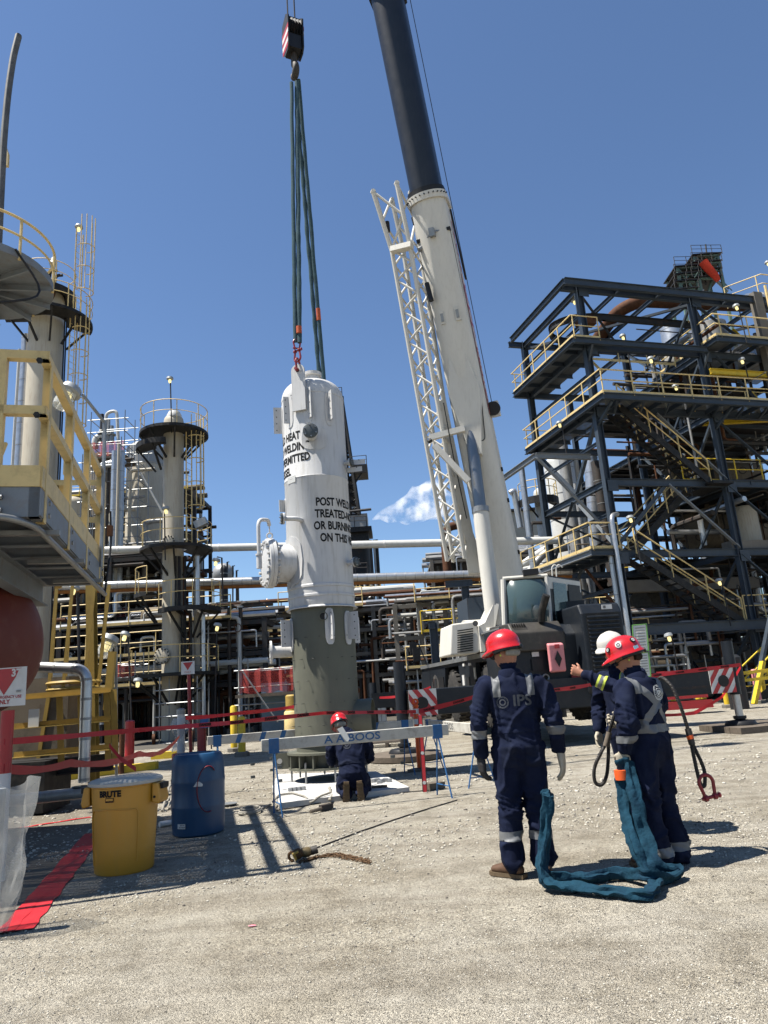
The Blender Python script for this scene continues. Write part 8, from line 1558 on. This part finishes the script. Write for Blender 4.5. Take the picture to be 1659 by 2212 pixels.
# insulated vessels of the left background
def ivessel(x0, x1, ya, yb, Y, lab, mat='column', bands=6, name='insulated_vessel'):
    c = U((x0+x1)/2, (ya+yb)/2, Y); r = (U(x1, ya, Y)-U(x0, ya, Y)).length/2; zt_, zb_ = U((x0+x1)/2, ya, Y).z, max(0, U((x0+x1)/2, yb, Y).z)
    t = thing(name, lab, 'vessel', V((c.x, Y, 0))); part(MB().lathe([(r, 0), (r, zt_-.35), (r*.97, zt_-.2), (r*.8, zt_), (r*.3, zt_+.15), (.001, zt_+.2)], (c.x, Y, 0), n=32), 'shell', M[mat], t)
    for k in range(bands): z = zb_+(zt_-zb_)*(k+.5)/bands; part(MB().lathe([(r*1.0, z-.03), (r*1.012, z-.025), (r*1.012, z+.025), (r, z+.03)], (c.x, Y, 0), n=32), 'jacket_band', M['alum2'], t)
    return t, c, r, zt_
t, c, r, zt_ = ivessel(272, 350, 965, 1560, 41, 'thick beige insulated vessel behind the slim tower')
part(MB().lathe([(r*1.02, zt_-1.3), (r*1.02, zt_-.2), (r*.8, zt_+.05)], (c.x, 41, 0), n=32), 'grey_hood', M['alum2'], t)
for z in (5.6, 8.0, 10.6): part(MB().lathe([(.2, 0), (.2, .35), (.28, .35), (.28, .45)], (c.x-.6, 41-r+.1, z), (-.4, -1, 0), n=14), 'nozzle', M['column'], t)
part(MB().bar(U(283, 985, 39.5), U(352, 1108, 39.5), .16, .1), 'slant_brace', M['pipe_w'], t, False); part(MB().bar(U(266, 1090, 39.5), U(355, 1210, 39.5), .16, .1), 'slant_brace', M['pipe_w'], t, False)
t, c, r, zt_ = ivessel(188, 250, 985, 1560, 43, 'darker beige insulated vessel left of the thick one', 'beige_d')
t, c, r, zt_ = ivessel(120, 175, 1080, 1560, 42, 'beige vessel half hidden behind the access platform', 'column')
t = thing('riser_pipes', 'pair of tall silver risers with a slim beige pipe behind the platform end', 'pipe', V((-12, 36, 0)))
insul(None, [(U(243, 1200, 36).x, 36, 0), (U(243, 1200, 36).x, 36, U(243, 975, 36).z)], .17, 'riser', t, 'alum', 1.1); insul(None, [(U(258, 1200, 36.3).x, 36.3, 0), (U(258, 1200, 36.3).x, 36.3, U(258, 970, 36).z)], .17, 'riser', t, 'alum', 1.1); part(MB().tube([(U(251, 1200, 35.5).x, 35.5, 0), (U(251, 1200, 35.5).x, 35.5, U(251, 960, 35.5).z)], .08, 8), 'riser', M['column'], t)
for i, (x, y) in enumerate(((183, 1010), (206, 1000), (222, 990), (268, 1010), (300, 1120), (322, 1230), (338, 1010), (214, 1090), (230, 1060))): insul(None, [(U(x, 1250, 37.2).x, 37.2+.2*i, 0), (U(x, 1250, 37.2).x, 37.2+.2*i, U(x, y, 37.2).z), (U(x, 1250, 37.2).x+1.4, 37.2+.2*i, U(x, y, 37.2).z)], (.09, .13, .07)[i % 3], 'riser', t, ('alum2', 'alum', 'pipe_d', 'column')[i % 4], 1.3)
# scaffold tower with red netting
def scaffold(x0, x1, ya, yb, Y, lab, lifts, net=None, dp=1.6, wood=True):
    a, b = U(x0, ya, Y), U(x1, ya, Y); zb_ = max(0, U(x0, yb, Y).z); z1 = a.z; t = thing('scaffold', lab, 'scaffold', V(((a.x+b.x)/2, Y, 0))); n = max(1, round((b.x-a.x)/1.6)); xs = [a.x+(b.x-a.x)*i/n for i in range(n+1)]
    for x in xs:
        for y in (Y, Y+dp): part(MB().tube([(x, y, zb_), (x, y, z1+.5)], .028, 5), 'standard', M['galv'], t)
    for k in range(lifts+1):
        z = zb_+(z1-zb_)*k/lifts
        for y in (Y, Y+dp): part(MB().tube([(a.x-.2, y, z), (b.x+.2, y, z)], .026, 5), 'ledger', M['galv'], t)
        for x in xs: part(MB().tube([(x, Y-.15, z), (x, Y+dp+.15, z)], .026, 5), 'transom', M['galv'], t)
    for (z0, z1_, top) in (net or []):
        za, zb2 = U(x0, z0, Y).z, U(x0, z1_, Y).z; mb = MB(); m = 16
        vs = [(a.x+(b.x-a.x)*i/m, Y-.05+.05*math.sin(i*1.9), z+.05*math.sin(i*1.3)) for i in range(m+1) for z in (zb2, (za+zb2)/2, za)]; part(mb.add(vs, [(3*i+k, 3*i+3+k, 3*i+4+k, 3*i+1+k) for i in range(m) for k in (0, 1)]), 'debris_netting', M['tarp'], t)
        if wood: part(MB().box(((a.x+b.x)/2, Y+dp/2, zb2-.08), (b.x-a.x+.3, dp+.2, .12)), 'plank_deck', M['timber'], t, False)
    return t
scaffold(197, 270, 908, 990, 38, 'scaffold with red netting round the top of the left vessels', 3, [(958, 988, 0)]); scaffold(190, 272, 1318, 1372, 35.5, 'scaffold strip with red netting across the left vessel bases', 1, [(1322, 1370, 0)])
sc_ = scaffold(517, 640, 1449, 1620, 27.0, 'scaffold with red netting and plank deck beside the skirt of the vessel', 4, [(1449, 1500, 0)]); part(MB().tube([U(524, 1450, 26.8), U(600, 1560, 26.8)], .03, 6), 'raker', M['galv'], sc_)
scaffold(240, 292, 1437, 1466, 29.5, 'small scaffold bay with red netting left of the tower base', 1, [(1436, 1465, 0)], 1.0)
sf = scaffold(345, 408, 1492, 1610, 28.5, 'silver rolling scaffold with caster wheels under the slim tower', 4, None, 1.2)
for x in (-.75, .75): part(MB().lathe([(.1, -.05), (.2, -.05), (.2, .05), (.1, .05)], (sf.location.x+x, 28.4, .2), (1, .2, 0), n=16), 'caster', M['pipe_r'], sf)
scaffold(262, 300, 962, 1330, 36.5, 'tall bare scaffold between the left vessels and the slim tower', 9, None, 1.6); scaffold(178, 200, 1000, 1400, 37, 'tall bare scaffold beside the platform end', 9, None, 1.6)
# piping hardware on top of the scaffolded vessels
t = thing('vessel_top_piping', 'silver relief valves and gooseneck on top of the scaffolded vessel', 'valves', U(225, 950, 40))
for i, (x, y0, y1, m_, r_) in enumerate(((219, 955, 895, 'steel_d', .16), (226, 955, 912, 'alum', .13), (234, 955, 905, 'alum2', .12), (241, 955, 920, 'galv', .15))):
    part(MB().lathe([(r_, 0), (r_, .4), (r_*1.6, .42), (r_*1.6, .5), (r_*.8, .52), (r_*.7, U(x, y1, 40).z-U(x, y0, 40).z)], U(x, y0, 40), n=12), 'valve', M[m_], t)
part(MB().tube(fillet([U(229, 950, 40), U(229, 892, 40), U(252, 886, 40), U(256, 960, 40)], .6), .10, 8), 'gooseneck', M['pipe_w'], t); part(MB().tube(fillet([U(205, 968, 40), U(206, 945, 40), U(228, 942, 40)], .4), .2, 10), 'pipe', M['pipe_w'], t)
# dark lattice tower far behind the vessel
FY = 78.0; t = thing('dark_refinery_tower', 'dark distant tower with lattice mast and ledges just right of the vessel', 'tower', V((U(770, 1200, FY).x, FY, 0)))
def fb(x0, x1, y0, y1, m_, dY=0, nm='block', dp=3): a, b = U(x0, y0, FY+dY), U(x1, y1, FY+dY); return part(MB().box(((a.x+b.x)/2, FY+dY+dp/2, (a.z+b.z)/2), (abs(b.x-a.x), dp, abs(a.z-b.z))), nm, M[m_], t, False)
tc = U(768, 1250, FY).x; zb1 = U(768, 1165, FY).z; part(MB().cyl((tc, FY+3, 0), (tc, FY+3, zb1), 1.75, n=28), 'reactor_shell', M['steel_d'], t)
fb(742, 795, 1112, 1140, 'alum2', 0, 'pale_housing'); fb(740, 803, 1140, 1146, 'tar_shade_black', -.6, 'ledge', 4.5); fb(744, 797, 1146, 1170, 'tar_shade_black', 0, 'dark_housing'); fb(747, 789, 1238, 1244, 'tar_shade_black', -.6, 'ledge', 4.5); fb(762, 794, 1004, 1020, 'tar_shade_black', -.4, 'ledge', 3); fb(742, 768, 1030, 1096, 'tar_shade_black', .5, 'dark_housing', 2); fb(742, 778, 1096, 1112, 'alum2', 0, 'pale_housing')
for (x0, y0, x1, y1) in ((725, 853, 748, 1112), (737, 856, 776, 1112), (738, 856, 756, 1112)): part(MB().tube([U(x0, y0, FY), U(x1, y1, FY)], .24, 5), 'mast_leg', M['tar_shade_black'], t)
for k in range(15):
    q = k/15; q2 = (k+1)/15; a, b = U(727+20*q, 855+256*q, FY), U(738+38*q2, 855+256*q2, FY); part(MB().tube([a, b], .14, 4), 'mast_lacing', M['tar_shade_black'], t); part(MB().tube([U(738+38*q, 855+256*q, FY), U(727+20*q2, 855+256*q2, FY)], .14, 4), 'mast_lacing', M['tar_shade_black'], t)
for (x, y) in ((740, 1136), (760, 1004), (742, 1238)):
    railing(t, [U(x, y+2, FY-.7), U(x+52 if y != 1004 else 792, y-1, FY-.7)], 1.1, 'steel_d', 1.5, .05, False, n=4)
railing(t, [U(726, 858, FY-.3), U(739, 857, FY-.3)], 1.2, 'tar_shade_black', .6, .05, False, n=4); part(MB().bar(U(790, 1010, FY), U(762, 1050, FY), .2, .2), 'strut', M['tar_shade_black'], t, False); part(MB().tube([U(745, 1106, FY-1), U(802, 1100, FY-1)], .15, 6), 'davit_beam', M['steel_d'], t)
for k in range(6): part(MB().lathe([(1.77, -.05), (1.8, 0), (1.77, .05)], (tc, FY+3, zb1*(.25+.12*k)), n=28), 'shell_band', M['tar_shade_black'], t)
for dx, m_ in ((1.9, 'pipe_d'), (2.3, 'alum2'), (-1.2, 'steel_d'), (2.6, 'tar_shade_black')): part(MB().tube([(tc+dx, FY+1, 0), (tc+dx, FY+1, zb1)], .16, 6), 'riser', M[m_], t)
# small tower in front of it
t, c, r, zt_ = ivessel(797, 814, 1290, 1420, 56, 'small pale tower with yellow railed top right of the vessel skirt', 'alum2', 3)
round_platform(t, (c.x, 56, zt_+.1), .3, 1.15, -3.2, .1, 'steel_d', 'rail', True, 14, .15, 1.1, 1.0, 0, .04)
for dx in (-.4, .1, .5): part(MB().tube(fillet([(c.x+dx, 55.6, zt_), (c.x+dx, 55.6, zt_+1.6), (c.x+dx+.4, 55.6, zt_+1.6)], .2), .1, 8), 'pipe', M['pipe_w'], t)
# distant flare and units on the left skyline
t = thing('distant_flare_unit', 'tiny distant pipe unit with a flare tip left of the vessel', 'process unit', U(590, 1370, 95))
for x, y0, y1, r_, m_ in ((577, 1312, 1345, .45, 'steel_d'), (590, 1314, 1345, .7, 'beige_d'), (598, 1312, 1345, .3, 'alum2')): part(MB().cyl(U(x, y1, 95)*V((1, 1, 0)), U(x, y0, 95), r_, n=10), 'stack', M[m_], t)
part(MB().tube(fillet([U(560, 1345, 94), U(562, 1336, 94), U(575, 1331, 94), U(612, 1329, 94)], 1), .35, 8), 'pipe', M['pipe_w'], t); railing(t, [U(575, 1325, 94), U(608, 1323, 94)], 1.4, 'steel_d', 1.5, .07, False, n=4)
part(MB().lathe([(.001, 0), (.22, .3), (.15, .7), (.001, 1.2)], U(577, 1312, 95), n=8), 'flame', emis('flare_flame', (1.0, .62, .3), 2.5), t)
t, c, r, zt_ = ivessel(477, 493, 1225, 1400, 62, 'slender dark distant column right of the slim tower', 'steel_d', 6, 'distant_column')
t2 = thing('distant_tank', 'distant rounded grey tank top right of the slim tower railings', 'tank', U(480, 1230, 70)); part(MB().sph(U(482, 1240, 70), 1.1, 12), 'dome', M['alum2'], t2)
for x, y0, y1 in ((491, 1214, 1240), (503, 1222, 1300), (511, 1232, 1330), (560, 1230, 1232)): 
    if y1-y0 > 5: part(MB().tube([U(x, y1, 66), U(x, y0, 66), U(x+4, y0, 66)], .07, 5), 'mast', M['steel_d'], t2)
# white insulated tower behind the frame
t, c, r, zt_ = ivessel(1207, 1278, 990, 1500, 48, 'pale banded insulated tower seen through the steel frame', 'pipe_w', 9)
t = thing('jacketed_riser', 'silver jacketed riser with a dark foot bend inside the steel frame', 'pipe', V((U(1285, 1100, 40).x, 40, 0))); insul(None, [U(1275, 975, 40), U(1291, 1215, 40)], .40, 'riser', t, 'alum', .9); part(MB().tube(fillet([U(1291, 1213, 40), U(1293, 1238, 40), U(1270, 1243, 40)], .6), .41, 14), 'foot_bend', M['steel_d'], t)
t, c, r, zt_ = ivessel(1160, 1180, 1060, 1200, 46, 'small vessel with black railed platform left of the steel frame', 'pipe_w', 2)
round_platform(t, (c.x, 46, zt_-.6), .3, 1.3, -3.3, .3, 'tar_shade_black', 'rail', True, 14, .5, 1.1, 1.0, 2, .04)
t = thing('tan_shed', 'tan gabled shed among far pipes right of the boom', 'shed', U(1120, 1110, 60)); a = U(1112, 1120, 60); part(MB().box((a.x+.6, 61, a.z-.6), (3.0, 2, 2.4)), 'wall', M['column'], t, False); part(MB().box((a.x+.6, 60.9, a.z+.7), (3.3, 2.4, .2)), 'roof', M['steel_d'], t, False)
# green steel tower with red canvas above the frame
GY = 75; t = thing('green_steel_tower', 'far green steel tower with red canvas chute above the frame roof', 'tower', V((U(1510, 600, GY).x, GY, 0)))
M['green'] = paint('pale_green_steel', (.13, .20, .17), .6, 0, .2, 1)
for (x0, x1, y0) in ((1463, 1500, 578), (1500, 1550, 553)):
    for x in (x0, x1): 
        a = U(x, y0, GY); part(MB().box((a.x, GY, a.z/2), (.3, .3, a.z)), 'column', M['green'], t, False); part(MB().box((a.x, GY+3, a.z/2), (.3, .3, a.z)), 'column', M['green'], t, False)
    for k in range(4): a, b = U(x0, y0+16*k, GY), U(x1, y0+16*k, GY); part(MB().bar(a, b, .3, .3), 'beam', M['green'], t, False); part(MB().box(((a.x+b.x)/2, GY+1.5, a.z), (b.x-a.x+.8, 3.8, .12)), 'deck', M['steel_d'], t, False); railing(t, [a+V((-.4, -.4, .1)), b+V((.4, -.4, .1))], 1.1, 'steel_d', 1.3, .05, False, n=4)
    part(MB().bar(U(x0, y0+50, GY), U(x1, y0, GY), .18, .18), 'brace', M['green'], t, False); part(MB().bar(U(x0, y0, GY), U(x1, y0+50, GY), .18, .18), 'brace', M['green'], t, False)
part(MB().tube([U(1519, 566, GY-.8), U(1530, 580, GY-.8), U(1545, 596, GY-.8), U(1551, 606, GY-.8)], .5, 10, True, [.55, .5, .42, .3]), 'red_canvas_chute', paint('red_canvas', (.60, .06, .03), .8), t)
rr = random.Random(21)
for k in range(26): x = rr.uniform(1462, 1552); y = rr.uniform(572, 640); a = U(x, y, GY+rr.uniform(-.4, 2.5)); part(MB().tube([a, a+V((rr.uniform(-2, 2), 0, rr.uniform(-3, 1)))], rr.choice((.06, .1, .16)), 5), 'pipe', M[rr.choice(('steel_d', 'green', 'alum2', 'pipe_d'))], t)
part(MB().tube([U(1527, 553, GY), U(1524, 528, GY)], .09, 5), 'mast', M['steel_d'], t)
# hopper-like silver vessels behind the frame roof
for (x0, x1, ya, yb, lab) in ((1430, 1475, 700, 760, 'silver tank seen through the upper frame, left one'), (1490, 1530, 690, 740, 'silver tank seen through the upper frame, beside the second column')): ivessel(x0, x1, ya, yb, 46, lab, 'alum', 2, 'silver_tank')
# IBC tote, yellow pail, drums
o = G(806, 1502+38)*V((1, 1, 0)); o = V((U(805, 1500, 30).x, 30, 0)); t = thing('caged_tote', 'white caged liquid tote beyond the crane jack', 'tote', o); part(MB().box(o+V((0, .5, .62)), (1.0, 1.0, .95)), 'bottle', M['paper'], t, False)
for k in range(6): part(MB().box(o+V((-.5+.2*k, -.02, .62)), (.03, .03, 1.0)), 'cage_bar', M['galv'], t, False)
for k in range(4): part(MB().box(o+V((0, -.03, .2+.3*k)), (1.04, .03, .03)), 'cage_bar', M['galv'], t, False)
p = G(822, 1546); t = thing('bucket', 'small bright yellow bucket on the far gravel right of the vessel', 'bucket', p); part(MB().lathe([(.2, 0), (.23, .38), (.21, .38), (.19, .05)], p, n=18), 'body', M['safety'], t)
p = V((U(634, 1560, 26).x, 26, 0)); t = thing('tan_drum', 'tan drum with orange top half hidden behind the vessel skirt', 'drum', p); part(MB().lathe([(.32, 0), (.33, .4), (.32, .9), (.28, .95)], p, n=22), 'body', M['rail'], t); part(MB().lathe([(.26, .95), (.26, 1.45), (.2, 1.5)], p, n=18), 'top', M['mustard'], t)
single(MB().box((U(596, 1530, 28.5).x, 28.5, 1.0), (1.0, .6, 2.0)), 'blue_locker', paint('faded_blue', (.16, .24, .32), .6), 'faded blue locker behind the scaffold near the skirt', 'locker', smooth=False)
single(MB().lathe([(.3, 0), (.3, 1.7), (.2, 1.8)], (U(1577, 1410, 25).x, 25, 0), n=20), 'dark_canister', M['steel_d'], 'dark vertical canister beside the yellow stair foot', 'canister')
# yellow valves and small tools at the far right
o = V((U(1630, 1470, 25).x, 25, 0)); t = thing('yellow_barrier', 'yellow folding barrier beside the right-hand bollards', 'barrier', o)
for z in (.9, 1.15): part(MB().bar(o+V((-.9, 0, z)), o+V((.9, .2, z+.06)), .08, .10), 'bar', M['safety'], t, False)
for s_ in (-.8, .8): part(MB().bar(o+V((s_, .1, 0)), o+V((s_, .1, 1.2)), .07, .07, (0, 1, 0)), 'leg', M['safety'], t, False)
t = thing('red_hose_cart', 'red equipment behind the outrigger beam near the stair foot', 'equipment', V((U(1475, 1445, 24).x, 24, 0))); part(MB().box((U(1475, 1445, 24).x, 24.3, .95), (1.3, .7, .9)), 'body', M['red'], t, False); part(MB().box((U(1475, 1445, 24).x, 24.3, .3), (1.5, .8, .25)), 'frame', M['red'], t, False)
# a person-high hint of steam: drifting plume
def steam():
    m = bpy.data.materials.new('steam'); m.use_nodes = True; n = m.node_tree.nodes; l = m.node_tree.links; n.clear(); out = n.new('ShaderNodeOutputMaterial'); pv = n.new('ShaderNodeVolumePrincipled'); pv.inputs['Color'].default_value = (1, 1, 1, 1); pv.inputs['Anisotropy'].default_value = .3
    tc = n.new('ShaderNodeTexCoord'); no = n.new('ShaderNodeTexNoise'); no.inputs['Scale'].default_value = .42; no.inputs['Detail'].default_value = 5; no.inputs['Roughness'].default_value = .6; l.new(tc.outputs['Object'], no.inputs[0])
    mr = n.new('ShaderNodeMapRange'); mr.inputs[1].default_value = .46; mr.inputs[2].default_value = .80; mr.inputs[3].default_value = 0; mr.inputs[4].default_value = 1.1; l.new(no.outputs[0], mr.inputs[0]); l.new(mr.outputs[0], pv.inputs['Density']); l.new(pv.outputs[0], out.inputs['Volume']); return m
mb = MB(); a, b = U(806, 1122, 110), U(972, 1068, 110); pts = [a.lerp(b, i/10)+V((0, 0, (i/10-.5)*0)) for i in range(11)]; mb.tube(pts, 1, 16, True, [.1, .6, 1.1, 1.6, 2.0, 2.4, 2.8, 3.1, 3.3, 3.0, 2.0])
for i, v in enumerate(mb.v): p = V(v); d_ = V((mnoise.noise(p*.5), mnoise.noise(p*.5+V((7, 0, 0))), mnoise.noise(p*.5+V((0, 7, 0)))))*.9; mb.v[i] = tuple(p+d_)
single(mb, 'steam', steam(), 'white steam plume drifting across the blue sky left of the boom', 'steam', kind='stuff')
